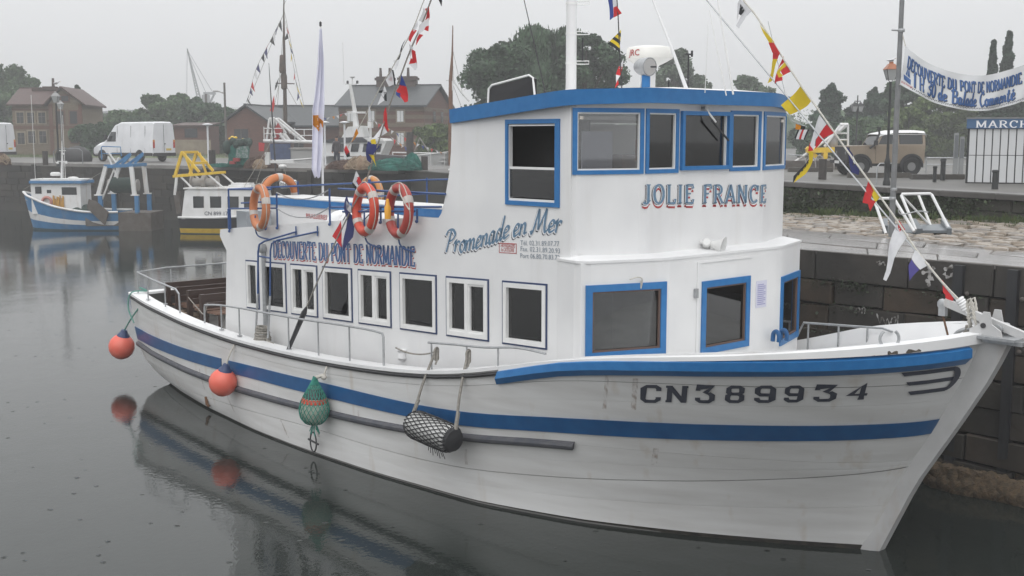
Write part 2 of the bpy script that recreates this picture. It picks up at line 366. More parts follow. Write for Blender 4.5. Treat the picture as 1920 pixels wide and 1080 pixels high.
INT = pm('cabin_interior', (.30, .285, .27), (.22, .21, .20), rough=.8, scale=1.5)
INTL = pm('wheelhouse_interior', (.70, .66, .60), (.60, .56, .52), rough=.7, scale=2)
ROPE = pm('grey_rope', (.30, .28, .25), (.20, .19, .17), rough=.9, scale=40, bump=.4, bscale=90)
ROPEW = pm('pale_rope', (.56, .54, .49), (.44, .42, .38), rough=.9, scale=40, bump=.4, bscale=90)
ORNG = pm('orange_buoy', (.58, .12, .05), (.50, .095, .04), rough=.5, scale=6)
ORNR = pm('red_orange_buoy', (.56, .062, .03), (.48, .052, .025), rough=.5, scale=6)
ORNP = pm('faded_orange_buoy', (.50, .185, .08), (.44, .155, .065), rough=.55, scale=6)
TAPE = pm('reflective_tape', (.46, .42, .39), rough=.3)
LBLUE = pm('lettering_blue', (.055, .115, .26), rough=.45)
LSLATE = pm('lettering_slate', (.12, .21, .31), rough=.45)
LRED = pm('lettering_red', (.40, .05, .05), rough=.45)
LDARK = pm('lettering_dark', (.045, .05, .07), rough=.45)
LWHT = pm('lettering_white', (.80, .80, .82), rough=.45)
LGREY = pm('lettering_grey', (.20, .24, .29), rough=.5)
GL_D = glass('tinted_pane', (.52, .53, .54), .03)
GL_C = glass('clear_pane', (.90, .91, .92), .03)
YEL = pm('yellow_paint', (.75, .50, .03), (.65, .42, .03), rough=.4, scale=6)
PAPER = pm('paper', (.58, .58, .68), rough=.8)
RUST = pm('rust', (.16, .075, .035), (.09, .05, .03), rough=.85, scale=30)

# ------------------------------------------------------------------ hull shape: s from stern (0) to stem (1), t from waterline (0) to sheer (1)
ip = np.interp
SHu = [-15.15, -14, -12, -10, -8, -5, -2.65, -1.6, -.77, 0, .4, .75, .95, 1.08, 1.14]
SHb = [2.3, 2.5, 2.66, 2.74, 2.76, 2.76, 2.68, 2.54, 2.34, 2.03, 1.76, 1.38, 1.0, .55, .09]
WLu = [-14.65, -13.6, -12.2, -10, -8.55, -6.6, -4.48, -2.98, -1.75, -.7, -.25, 0.03]
WLb = [1.92, 2.2, 2.45, 2.68, 2.72, 2.66, 2.44, 1.97, 1.33, .64, .29, .09]
ZSu = [-15.15, -14.3, -13, -12, -10.2, -8.5, -7.3, -6, -4.75, -3.75, -2.7, -1.7, -.75, 0.4, 1.14]
ZSz = [1.74, 1.70, 1.61, 1.55, 1.49, 1.49, 1.53, 1.6, 1.72, 1.9, 2.22, 2.38, 2.5, 2.64, 2.70]
def _smooth(xs, ys, n=160, w=.28):
    X = np.linspace(xs[0], xs[-1], n); Y = ip(X, xs, ys); out = []
    for x in X:
        k = np.exp(-((X - x) / w) ** 2); k *= (np.abs(X - x) <= min(x - X[0], X[-1] - x) + 1e-6); out.append((k * Y).sum() / k.sum())
    return X, np.array(out)
_sz = _smooth(ZSu, ZSz, 160, .7); _sb = _smooth(SHu, SHb, 300, .22); _wb = _smooth(WLu, WLb, 300, .35)
def stemu(z): return ip(z, [-.6, 0, .9, 1.75, 2.32, 2.7, 3], [-.30, -.06, .29, .75, 1.04, 1.18, 1.27])
def sternu(z): return ip(z, [-.6, 0, .15, .4, .7, 1.1, 1.8], [-14.1, -14.65, -15.05, -15.45, -15.62, -15.68, -15.66])
_pz = _smooth([-15.15, -14.3, -13, -12, -10.2, -8.5, -7.3, -6, -4.75, -3.75, -2.85, -2.05, -1.57, -.2, .7, 1.14], [1.74, 1.70, 1.61, 1.55, 1.49, 1.48, 1.50, 1.53, 1.57, 1.62, 1.72, 1.98, 2.18, 2.46, 2.62, 2.70], 160, .5)
def HP0(s, t, side=1):
    us = -15.15 + s * 16.29; zs = ip(us, *(_sz if side > 0 else _pz)); z = t * zs
    u = sternu(z) + s * (stemu(z) - sternu(z))
    bs = ip(us, *_sb); bw = ip(-14.65 + s * 14.68, *_wb)
    g = max(t, 0) ** ip(s, [0, .12, .5, .85, 1], [.45, .7, .8, 1.15, 1.2])
    v = bw + (bs - bw) * g
    if t < 0: v = max(v * (1 + t * .8), .03)
    return np.array([u, -v, z])
def HP(s, t, off=0.0, side=1):
    p = HP0(s, t, side)
    if off:
        e = 1e-3; a = HP0(min(s + e, 1), t, side) - HP0(max(s - e, 0), t, side); b = HP0(s, t + e, side) - HP0(s, t - e, side); n = np.cross(b, a); n /= np.linalg.norm(n) + 1e-9
        if n[1] > 0: n = -n
        p = p + n * off
    if side < 0: p = p * (1, -1, 1)
    return p
def tl(name):
    T = dict(seamlow=([0, .1, .275, .452, .621, .744, .836, .911, .974, 1], [.06, .10, .199, .28, .245, .252, .288, .336, .389, .42]),
             rub=([0, .104, .28, .413, .545, .67, .745, .793, 1], [.42, .402, .43, .467, .485, .50, .488, .486, .45]),
             sbot=([0, .113, .349, .501, .622, .745, .837, .91, .97, 1], [.47, .503, .625, .637, .609, .563, .557, .572, .588, .585]),
             stop=([0, .123, .351, .501, .622, .745, .837, .91, .969, 1], [.62, .646, .768, .781, .73, .659, .65, .658, .666, .655]),
             seamup=([0, .228, .456, .6, .712, 1], [.84, .87, .87, .90, .90, .84]))[name]
    X, Y = _smooth(T[0], T[1], 120, .05)
    return lambda s: float(ip(s, X, Y))
T_low, T_rub, T_sb, T_st, T_up = (tl(k) for k in ('seamlow', 'rub', 'sbot', 'stop', 'seamup'))
boat = thing('passenger_boat', 'large white wooden excursion boat with blue roofed wheelhouse, moored along the stone quay', 'boat', SHIP)
# inner shell, both sides, and the transom
mb = MB(); SSP = np.concatenate([np.linspace(.0005, .90, 44), np.linspace(.908, .985, 14), 1 - .013 * np.linspace(1, .0, 10) ** 2.0]); ss = np.concatenate([[0], SSP]); ts = [-.35, -.15, 0, .12, .25, .4, .55, .7, .85, 1.0]
for sd_ in (1, -1): mb.grid([[HP(s, t, -.014, sd_) for s in ss] for t in ts])
tr = [HP(0, t, 0, 1) for t in ts]; tp = [HP(0, t, 0, -1) for t in ts]
mb.grid([tr, tp])
hull = part(mb, 'hull', HULLB, boat, smooth=35)
# planking: each strake a piece of its own with an open seam
bounds = [lambda s: -.30, lambda s: .022, lambda s: T_low(s) * .52 + .011, T_low, lambda s: T_low(s) * .5 + T_rub(s) * .5, lambda s: T_rub(s) * .97 + T_sb(s) * .03, T_sb, T_st,
          lambda s: T_st(s) * .5 + T_up(s) * .5, T_up, lambda s: 1.0]
wide = {2: .0006, 3: .005, 4: .0005, 8: .0005, 9: .003}
BOOT = pm('boot_top', (.022, .020, .020), (.05, .045, .035), rough=.5, scale=8)
for sd_ in (1, -1):
    for i in range(len(bounds) - 1):
        lo, hi = bounds[i], bounds[i + 1]; g0, g1 = wide.get(i, .0007) * .5, wide.get(i + 1, .0007) * .5
        rows = []
        for k in range(4):
            w = k / 3; rows.append([HP(s, (lo(s) + g0) * (1 - w) + (hi(s) - g1) * w, 0.0012 * math.sin(math.pi * w), sd_) for s in SSP])
        inn = lambda a, b, sd_=sd_: (0, .014 * sd_, 0)
        part(MB().slab(rows, inn), 'plank', BOOT if i == 0 else HULLW, hull, smooth=30)
def band(f0, f1, s0, s1, off, th, mat, name, n=50, parent=boat, sides=(1, -1), label=None):
    for sd_ in sides:
        rows = [[HP(s, f0(s) * (1 - w) + f1(s) * w, off, sd_) for s in sorted({s0, s1} | {x for x in SSP if s0 < x < s1})] for w in (0, .5, 1)]
        part(MB().slab(rows, (0, th * sd_, 0)), name, mat, parent, smooth=30, label=label)
band(T_sb, T_st, .004, .283, .016, .018, DBLUE, 'stripe', 26)
band(T_sb, T_st, .299, .999, .016, .018, DBLUE, 'stripe', 50)
def strip(f, s0, s1, prof, mat, name, n=50, sides=(1, -1), smooth=30):
    """moulding along the hull: prof lists (dt in metres up, offset outwards)"""
    for sd_ in sides:
        rows = []
        for dz, of in prof:
            rows.append([HP(s, f(s) + dz / ip(-15.15 + s * 16.29, *_sz), of, sd_) for s in sorted({s0, s1} | {x for x in SSP if s0 < x < s1})])
        rows.append(rows[0]); m = MB(); m.grid(rows)
        m.poly([r[0] for r in rows[:-1]]); m.poly([r[-1] for r in rows[:-1]])
        part(m, name, mat, boat, smooth=smooth)
strip(T_rub, .004, .793, [(-.05, .0), (-.045, .05), (-.015, .07), (.02, .07), (.045, .05), (.05, .0)], RUBB, 'rubbing_strake')
strip(lambda s: ip(s, [.715, .775, .85, 1], [.955, .972, .968, .955]), .716, .998, [(-.115, .0), (-.11, .035), (-.01, .085), (.075, .05), (.08, .0)], BLUE, 'bow_rubbing_rail', smooth=10)
strip(lambda s: .978, .0, .716, [(-.03, .0), (-.028, .03), (.0, .04), (.02, .03), (.02, 0)], DGREY, 'cap_moulding')
# capping rail: aft, and raised along the bow
def cap(s0, s1, out, inn, z0, z1, name, n=44):
    for sd_ in (1, -1):
        rows = []
        for a, z in ((out, z0), (out, z1), (-inn, z1), (-inn, z0)):
            r = []
            for s in np.linspace(s0, s1, n):
                p = HP(s, 1, 0, 1); e = 2e-3; d = HP(min(s + e, 1), 1) - HP(max(s - e, 0), 1); nn = np.array([d[1], -d[0], 0.]); nn /= np.linalg.norm(nn)
                if nn[1] > 0: nn = -nn
                q = p + nn * a
                if sd_ < 0: q[2] += HP(s, 1, 0, -1)[2] - p[2]
                q[2] += z(s) if callable(z) else z
                if q[1] > -.02: q[1] = -.02
                r.append(q * (1, sd_, 1))
            rows.append(r)
        rows.append(rows[0]); m = MB(); m.grid(rows); m.poly([r[0] for r in rows[:-1]]); m.poly([r[-1] for r in rows[:-1]])
        part(m, name, WHITE, boat, smooth=30)
cap(.0, .716, .035, .24, .0, .045, 'capping_rail', 50)
cap(.716, 1.0, .03, .13, -.02, lambda s: ip(s, [.716, .78, .9, .96, 1], [.04, .022, .03, .06, .09]), 'bow_capping_rail', 44)
mb = MB(); a, b = HP(0, 1, 0, 1), HP(0, 1, 0, -1); mb.slab([[a + (-.03, 0, 0), b + (-.03, 0, 0)], [a + (.25, 0, 0), b + (.25, 0, 0)]], (0, 0, .045)); part(mb, 'stern_capping_rail', WHITE, boat)
# inner bulwark and decks
mb = MB(); rows = []
dk = lambda s: ip(s, [0, .6, .74, .8, .9, 1], [.62, .55, .62, .55, .40, .30])
for sd_ in (1, -1):
    r = []
    for s in np.linspace(0.004, .992, 50):
        p = HP(s, 1, -.11, sd_); q = HP(s, 1 - dk(s) / p[2], -.11, sd_); r.append((p, q))
    mb.grid([[p for p, q in r], [q for p, q in r]])
part(mb, 'inner_bulwark', WHITE, boat, smooth=40)
mb = MB(); S_ = np.linspace(0.004, .992, 50); rows = [[], [], []]
for s in S_:
    p = HP(s, 1, -.11, 1); p = HP(s, 1 - dk(s) / p[2], -.11, 1); z = p[2]; rows[0].append((p[0], p[1], z)); rows[1].append((p[0], 0, z + .06)); rows[2].append((p[0], -p[1], z))
mb.grid(rows); part(mb, 'deck', DECK, boat, smooth=40)
# stem post: a grey wedge down the bow
mb = MB(); rows = []
for z in np.linspace(-.5, 2.72, 14):
    u = stemu(z); t = z / 2.7; wd = .13 + .09 * max(t, 0); us_ = []
    back = u - .10; fw = .09 + .18 * max(t, 0)
    rows.append([(back, -.17, z), (u, -.13, z), (u + fw, -.065, z), (u + fw, .065, z), (u, .13, z), (back, .17, z)])
mb.grid(rows); mb.poly(rows[-1]); mb.poly(rows[0]); part(mb, 'stem_post', STEM, boat, smooth=25)
# ------------------------------------------------------------------ registration number and bow emblem, painted on the planks
def hmap(side=1, off=.008): return lambda x, y: HP(x, y, off, side)
for sd_ in (1, -1):
    mb = MB(); KST = .993; starts = [.8425, .8605, .8805, .8995, .917, .934, .9495, .9655]; ends = [.857, .8755, .893, .911, .929, .944, .9605, .9745]
    if sd_ > 0:
        for ch, s0, s1 in zip('CN389934', starts, ends):
            s0, s1 = s0 * KST + .0035, s1 * KST + .0035; w = BLK[ch][0]; b0 = ip(s0, [.84, .92, .975], [.768, .782, .79]); hgt = ip(s0, [.84, .92, .975], [.094, .083, .071])
            tfp = lambda x, y, s0=s0, s1=s1, w=w, b0=b0, hgt=hgt: HP(s0 + x * (s1 - s0) / w, b0 + y * hgt, .010, 1)
            write(mb, BLK, ch, 1.0, tfp, (.105, .085, 0), 0, 0, ser=.13)
        part(mb, 'registration_number', LDARK, boat)
    mb = MB()
    def eb(x, y, sd_=sd_): return HP(.9815 + x * .0165, .800 + y * .105, .012, sd_)
    def loop(pts, w):
        pen(mb, pts, w, w, 0, lambda x, y: eb(x / 10, y), lambda x, y: (x * 10, y))
    def bar(x0, x1, yb, h, sl=.02): mb.add([eb(x0, yb + h), eb((x0 + x1) / 2, yb + h), eb(x1, yb + h), eb(x1, yb), eb((x0 + x1) / 2, yb), eb(x0 + sl + .06, yb)], [(0, 1, 4, 5), (1, 2, 3, 4)])
    bar(.0, .93, .83, .17); bar(.15, .97, .39, .17); bar(.26, .93, -.05, .17)
    cx = .92
    ring = [(cx + .10 * math.sin(a), .475 + .515 * math.cos(a), cx + .030 * math.sin(a), .475 + .345 * math.cos(a)) for a in np.linspace(0, math.pi, 12)]
    mb.add([eb(r[0], r[1]) for r in ring] + [eb(r[2], r[3]) for r in ring], [(i, i + 1, i + 13, i + 12) for i in range(11)])
    part(mb, 'bow_emblem', LDARK, boat)
# ------------------------------------------------------------------ deckhouse
KS = .0368                                       # the house follows the sheer
def wz(u, w): return w + KS * (u + 11.1)
def cells(mb, xs, ys, holes, f, th):
    """wall of slabs between the lines xs and ys, leaving out the holes (x0, x1, y0, y1); f(x, y, depth) gives the points"""
    for j in range(len(ys) - 1):
        for i in range(len(xs) - 1):
            cx, cy = (xs[i] + xs[i + 1]) / 2, (ys[j] + ys[j + 1]) / 2
            if any(h[0] < cx < h[1] and h[2] < cy < h[3] for h in holes): continue
            c = [(xs[i], ys[j]), (xs[i + 1], ys[j]), (xs[i + 1], ys[j + 1]), (xs[i], ys[j + 1])]
            mb.add([f(*q, 0) for q in c] + [f(*q, th) for q in c], [(0, 1, 2, 3), (7, 6, 5, 4), (0, 4, 5, 1), (2, 6, 7, 3), (1, 5, 6, 2), (0, 3, 7, 4)])
def lines(holes, a, b, k, extra=()):
    s = {a, b, *extra}
    for h in holes: s |= {h[k], h[k + 1]}
    return sorted(s)
HV = 2.2
WINS = [(-11.08, -10.64, 'fixed'), (-10.52, -9.75, 'curtain'), (-9.61, -8.80, 'slide'), (-8.65, -7.82, 'poster'), (-7.66, -6.81, 'slide'), (-6.60, -5.73, 'fixed'), (-5.52, -4.61, 'slide'), (-4.34, -3.485, 'fixed')]
W0, W1 = 1.945, 2.79
for sd_ in (1, -1):
    f = lambda x, y, d, sd_=sd_: np.array([x, -(HV - d) * sd_, wz(x, y)])
    holes = [(a + .05, b - .05, W0 + .05, W1 - .05) for a, b, _ in WINS]
    mb = MB(); cells(mb, lines(holes, -11.76, -3.0, 0), lines(holes, .62, 2.93, 2), holes, f, .06)
    # above the windows up to the edge of the upper deck
    tops = [(-11.97, 3.27), (-11.2, 3.35), (-10.5, 3.41), (-9.5, 3.50), (-7.95, 3.645), (-6.07, 3.775), (-5.69, 3.785)]
    us = [p[0] for p in tops]
    for (u0, z0), (u1, z1) in zip(tops, tops[1:]):
        b0 = wz(max(u0, -11.76), 2.93); q = [(max(u0, -11.76), b0), (u1, wz(u1, 2.93)), (u1, z1), (u0, z0)]
        mb.prism([(a, -HV * sd_, z) for a, z in q], (0, .06 * sd_, 0))
    mb.prism([(a, -HV * sd_, z) for a, z in ((-11.76, 2.93 + wz(-11.76, 0)), (-11.97, 3.27), (-11.99, 3.15), (-11.86, 3.0))], (0, .06 * sd_, 0))
    mb.prism([(a, -HV * sd_, z) for a, z in ((-11.76, .62 - .02), (-11.76, 2.90), (-11.84, 2.0), (-11.96, .62))], (0, .06 * sd_, 0))
    # sweep up to the wheelhouse
    cur = [(-5.69, 3.785), (-5.62, 3.86), (-5.56, 4.0), (-5.50, 4.2), (-5.44, 4.42), (-5.40, 4.7), (-5.38, 5.10)]
    mb.prism([(a, -HV * sd_, z) for a, z in [(-5.69, wz(-5.69, 2.93)), (-4.30, wz(-4.3, 2.93)), (-4.30, 5.20)] + cur[::-1]], (0, .06 * sd_, 0))
    wh = [(-4.26, -3.28, 4.07, 5.12)]
    f2 = lambda x, y, d, sd_=sd_: np.array([x, -(HV - d) * sd_, y])
    cells(mb, [-4.30, -4.21, -3.33, -3.08], [3.40, 4.10, 5.06, 5.20], [(-4.21, -3.33, 4.10, 5.06)], f2, .06); mb.prism([(-4.30, -HV * sd_, 5.20), (-3.08, -HV * sd_, 5.20), (-3.08, -HV * sd_, 5.30), (-4.30, -HV * sd_, 5.21)], (0, .06 * sd_, 0)); mb.prism([(-5.38, -HV * sd_, 5.10), (-4.30, -HV * sd_, 5.20), (-4.30, -HV * sd_, 5.21), (-5.38, -HV * sd_, 5.125)], (0, .06 * sd_, 0))
    mb.prism([(a, -HV * sd_, z) for a, z in ((-4.30, wz(-4.3, 2.93)), (-3.0, wz(-3.0, 2.93)), (-3.0, 3.40), (-4.30, 3.40))], (0, .06 * sd_, 0))
    part(mb, 'house_side', WHITE, boat)
    for a, b, kind in WINS:
        fr = lambda x0, x1, y0, y1, d0, d1, m_: m_.add([f(x, y, d) for d in (d0, d1) for x, y in ((x0, y0), (x1, y0), (x1, y1), (x0, y1))], [(0, 1, 2, 3), (7, 6, 5, 4), (0, 4, 5, 1), (2, 6, 7, 3), (1, 5, 6, 2), (0, 3, 7, 4)])
        def ringf(x0, x1, y0, y1, w, d0, d1, m_):
            fr(x0, x1, y0, y0 + w, d0, d1, m_); fr(x0, x1, y1 - w, y1, d0, d1, m_); fr(x0, x0 + w, y0 + w, y1 - w, d0, d1, m_); fr(x1 - w, x1, y0 + w, y1 - w, d0, d1, m_)
        m = MB(); ringf(a, b, W0, W1, .024, -.012, -.001, m); win = part(m, 'window', NAVY, boat)
        m = MB(); ringf(a + .024, b - .024, W0 + .024, W1 - .024, .062, -.022, .03, m)
        if kind == 'slide':
            mid = (a + b) / 2 - .01; fr(mid - .035, mid + .035, W0 + .086, W1 - .086, -.02, .028, m); ringf(mid + .035, b - .086, W0 + .086, W1 - .086, .03, -.008, .025, m); fr(a + .086, mid - .035, W0 + .086, W0 + .115, -.008, .025, m)
        part(m, 'frame', ALU, win)
        m = MB(); fr(a + .07, b - .07, W0 + .07, W1 - .07, .030, .036, m); part(m, 'pane', GL_D, win)
        if kind == 'curtain' and sd_ > 0:
            m = MB(); n = 14; x0, x1 = a + .33, b - .14
            m.slab([[f(x0 + (x1 - x0 + (.10 if w else -.02)) * k / n, y, .10 + .018 * math.sin(k * 2.6)) for k in range(n + 1)] for w, y in ((0, W1 - .1), (1, W0 + .1))], (0, .004, 0)); part(m, 'curtain', pm('curtain', (.75, .75, .73), (.68, .68, .66), rough=.8), win)
        if kind == 'poster' and sd_ > 0:
            m = MB(); fr(a + .2, b - .3, W1 - .42, W1 - .1, .05, .053, m); part(m, 'poster', PAPER, win)
# plan of the fronts: lower house, and wheelhouse above it
def roundpath(pts, r=.12, n=5):
    out = [np.array(pts[0], float)]
    for i in range(1, len(pts) - 1):
        p, a, b = np.array(pts[i], float), np.array(pts[i - 1], float), np.array(pts[i + 1], float)
        da, db = (a - p) / np.linalg.norm(a - p), (b - p) / np.linalg.norm(b - p); q0, q1 = p + da * r, p + db * r
        for k in range(n + 1):
            t = k / n; out.append((1 - t) ** 2 * q0 + 2 * t * (1 - t) * p + t * t * q1)
    out.append(np.array(pts[-1], float)); return np.array(out)
class Path:
    def __init__(s, pts): s.p = pts; s.l = np.concatenate([[0], np.cumsum(np.linalg.norm(np.diff(pts, axis=0), axis=1))])
    def at(s, a): return np.array([ip(a, s.l, s.p[:, 0]), ip(a, s.l, s.p[:, 1])])
    def nrm(s, a):
        d = s.at(min(a + .02, s.l[-1])) - s.at(max(a - .02, 0)); d /= np.linalg.norm(d); return np.array([d[1], -d[0]])
    def P(s, a, z, d=0.0):
        q = s.at(a) - s.nrm(a) * d; return np.array([q[0], q[1], z])
    def ay(s, y): return float(ip(y, s.p[:, 1], s.l))
LOWP = Path(roundpath([(-3.30, -2.206), (-2.79, -2.32), (-2.39, -1.22), (-2.39, 1.22), (-2.79, 2.32), (-3.30, 2.206)], .13))
UPP = Path(roundpath([(-3.12, -2.2), (-3.05, -2.2), (-2.74, -1.25), (-2.74, 1.25), (-3.05, 2.2), (-3.12, 2.2)], .05))
def pathwall(mb, P, a0, a1, z0, z1, holes, th=.06, step=.12):
    xs = set(np.linspace(a0, a1, max(2, int((a1 - a0) / step))))
    for h in holes: xs |= {h[0], h[1]}
    xs = sorted(xs); xs = [x for i, x in enumerate(xs) if i == 0 or x - xs[i - 1] > .004 or any(abs(x - h[k]) < 1e-6 for h in holes for k in (0, 1))]
    ys = sorted({z0, z1} | {h[k] for h in holes for k in (2, 3)})
    cells(mb, xs, ys, holes, lambda x, y, d: P.P(x, y, d), th)
def pslab(mb, P, a0, a1, z0, z1, d0, d1, step=.1, sh=0.0):
    n = max(2, int((a1 - a0) / step) + 1); X = np.linspace(a0, a1, n)
    mb.slab([[P.P(x, z, d0) for x in X] for z in (z0, z1)], lambda i, j: P.P(X[j], 0, d1) - P.P(X[j], 0, d0))
def pring(mb, P, a0, a1, z0, z1, w, d0, d1):
    pslab(mb, P, a0, a1, z0, z0 + w, d0, d1); pslab(mb, P, a0, a1, z1 - w, z1, d0, d1); pslab(mb, P, a0, a0 + w, z0 + w, z1 - w, d0, d1, .03); pslab(mb, P, a1 - w, a1, z0 + w, z1 - w, d0, d1, .03)
y2 = LOWP.ay
CRN = math.hypot(.5, .164); lw = [(CRN + .03, CRN + 1.15, 2.20, 3.12), (y2(-.50), y2(.52), 2.10, 3.06), (LOWP.l[-1] - CRN - 1.08, LOWP.l[-1] - CRN - .10, 2.0, 2.98)]
mb = MB(); hl = [(a + .07, b - .07, c + .07, d - .07) for a, b, c, d in lw]
pathwall(mb, LOWP, 0, LOWP.l[-1], 1.75, 3.385, hl); part(mb, 'house_front', WHITE, boat, smooth=30)
mb = MB(); X = np.linspace(0, LOWP.l[-1], 40)
mb.slab([[LOWP.P(x, 3.385, -.012) for x in X], [np.array([min(-3.0, LOWP.at(x)[0] - .05), LOWP.at(x)[1] * .93, 3.43]) for x in X]], (0, 0, .03)); part(mb, 'ledge', WHITE, boat, smooth=30)
FRB = pm('frame_rim', (.12, .075, .06), rough=.7)
for k, (a, b, c, d) in enumerate(lw):
    m = MB(); pring(m, LOWP, a, b, c, d, .085, -.02, .02); win = part(m, 'front_window', BLUE, boat, smooth=30)
    m = MB(); pring(m, LOWP, a + .085, b - .085, c + .085, d - .085, .022, -.004, .025); part(m, 'frame', FRB, win, smooth=30)
    m = MB(); pslab(m, LOWP, a + .09, b - .09, c + .09, d - .09, .028, .034); part(m, 'pane', GL_D, win, smooth=30)
m = MB(); pslab(m, LOWP, y2(-.60), y2(-.55), 1.9, 3.30, -.012, -.001, .02); pslab(m, LOWP, y2(-.60), y2(.56), 3.30, 3.318, -.014, -.001); door = part(m, 'door', WHITE, boat)
m = MB(); pslab(m, LOWP, y2(-.66), y2(-.60), 2.86, 2.98, -.035, -.001, .02); part(m, 'latch', GALV, door)
m = MB(); pslab(m, LOWP, y2(.66), y2(.90), 2.60, 2.97, -.006, -.002); ntc = part(m, 'notice', PAPER, boat)
m = MB()
for r in range(11): pslab(m, LOWP, y2(.69), y2(.87 - .04 * (r % 3 == 1)), 2.64 + r * .027, 2.652 + r * .027, -.009, -.007)
part(m, 'notice_print', pm('print_ink', (.30, .30, .50), rough=.8), ntc)
m = MB(); p = LOWP.P(y2(-1.55), 3.15, -.02); m.tube(smoothline([p, p + (0, 0, -.1), p + (.02, 0, .02), p + (.02, -.1, .05), p + (.0, -.2, .03)], 5), .008, 5); part(m, 'loose_cable', ROPEW, boat)
# wheelhouse
y3 = UPP.ay
uw = [(y3(-2.19), y3(-1.262)), (y3(-1.225), y3(-.60)), (y3(-.565), y3(.45)), (y3(.47), y3(1.15)), (y3(1.22), y3(2.19))]
Z0, Z1 = 4.45, 5.26
mb = MB(); hl = [(a + .045, b - .045, Z0 + .045, Z1 - .045) for a, b in uw]
pathwall(mb, UPP, 0, UPP.l[-1], 3.43, 5.33, hl); part(mb, 'wheelhouse_front', WHITE, boat, smooth=30)
for k, (a, b) in enumerate(uw):
    m = MB(); pr = -.05 if k == 2 else -.018; pring(m, UPP, a, b, Z0 + (.03 if k == 2 else 0), Z1 - (.02 if k == 2 else 0), .052, pr, .02); win = part(m, 'wheelhouse_window', BLUE, boat, smooth=30)
    m = MB(); pring(m, UPP, a + .052, b - .052, Z0 + .052, Z1 - .052, .018, -.002, .03); part(m, 'frame', ALU, win, smooth=30)
    m = MB(); pslab(m, UPP, a + .05, b - .05, Z0 + .05, Z1 - .05, .03, .035); part(m, 'pane', GL_C, win, smooth=30)
for sd_ in (1, -1):
    m = MB(); f = lambda x, y, d, sd_=sd_: np.array([x, -(HV - d) * sd_, y])
    def bx(x0, x1, y0, y1, d0, d1): m.add([f(x, y, d) for d in (d0, d1) for x, y in ((x0, y0), (x1, y0), (x1, y1), (x0, y1))], [(0, 1, 2, 3), (7, 6, 5, 4), (0, 4, 5, 1), (2, 6, 7, 3), (1, 5, 6, 2), (0, 3, 7, 4)])
    a, b, c, d = -4.27, -3.27, 4.04, 5.13
    bx(a, b, c, c + .055, -.02, .02); bx(a, b, d - .055, d, -.02, .02); bx(a, a + .05, c + .055, d - .055, -.02, .02); bx(b - .08, b, c + .055, d - .055, -.02, .02)
    win = part(m, 'wheelhouse_side_window', BLUE, boat)
    for z_ in (c + .055, d - .085, 4.50): m = MB(); bx(a + .05, b - .08, z_, z_ + .03, .0, .03); part(m, 'sash', ALU, win)
    m = MB(); bx(a + .06, b - .09, c + .10, 4.50, .012, .018); part(m, 'pane', GL_D, win)
# rooms behind the windows
mb = MB(); mb.box(-11.7, -2.95, -2.05, 2.05, .60, .66); mb.box(-11.7, -3.0, 2.02, 2.05, .66, 2.85); mb.box(-11.7, -6.0, -2.05, 2.05, 2.93, 2.97); mb.box(-6.0, -2.98, -2.05, 2.05, 3.22, 3.27); mb.box(-11.74, -11.7, -2.05, 2.05, .66, 3.2); mb.box(-6.9, -6.85, .2, 2.0, .66, 3.2); mb.box(-3.9, -3.86, -.6, 2.0, .66, 3.2)
part(mb, 'cabin_interior', INT, boat)
mb = MB()
for i in range(8): mb.box(-11.2 + i * .9, -10.75 + i * .9, -1.8, -.5, .66, 1.15); mb.box(-11.25 + i * .9, -11.17 + i * .9, -1.8, -.5, 1.15, 1.62 + i * .035)
part(mb, 'cabin_seats', SEAT, boat)
mb = MB(); mb.box(-5.3, -3.03, -2.1, 2.1, 3.44, 3.5); mb.box(-5.34, -5.3, -2.12, -1.2, 3.5, 5.1); mb.box(-5.34, -5.3, -1.2, 2.12, 3.5, 5.1); mb.box(-5.34, -4.35, 2.04, 2.09, 3.5, 5.1); mb.box(-5.34, -4.33, -2.09, -2.04, 3.5, 5.1); mb.box(-5.3, -3.03, -2.1, 2.1, 5.12, 5.16)
part(mb, 'wheelhouse_interior', INTL, boat)
part(MB().box(-5.29, -3.36, -1.62, -1.58, 3.5, 5.11), 'dark_backing', INT if 0 else pm('dark_backing_paint', (.03, .028, .027), rough=.7), boat)  # added dark sheet; its colour stands for the unlit room behind the side window
mb = MB(); mb.box(-3.55, -2.95, -1.1, 1.2, 3.5, 4.46); mb.box(-3.6, -3.25, -1.1, -.6, 4.46, 4.68); part(mb, 'console', pm('console_wood', (.20, .09, .05), (.14, .06, .035), rough=.5, scale=4), boat)
mb = MB(); mb.box(-5.2, -4.85, -.9, .05, 3.5, 4.95); part(mb, 'cupboard', pm('pale_cupboard', (.62, .63, .64), rough=.6), boat)
mb = MB(); mb.box(-3.35, -3.33, -1.75, -1.2, 4.40, 4.98); part(mb, 'chart_board', PAPER, boat)
mb = MB(); mb.ball((-2.98, -.20, 4.66), .11, 10, (1, 1, .75)); part(mb, 'sun_hat', pm('hat_yellow', (.72, .58, .12), rough=.8), boat, smooth=True)
mb = MB(); mb.box(-3.1, -3.0, -1.02, -.93, 4.60, 4.88); part(mb, 'life_jacket', ORNP, boat)
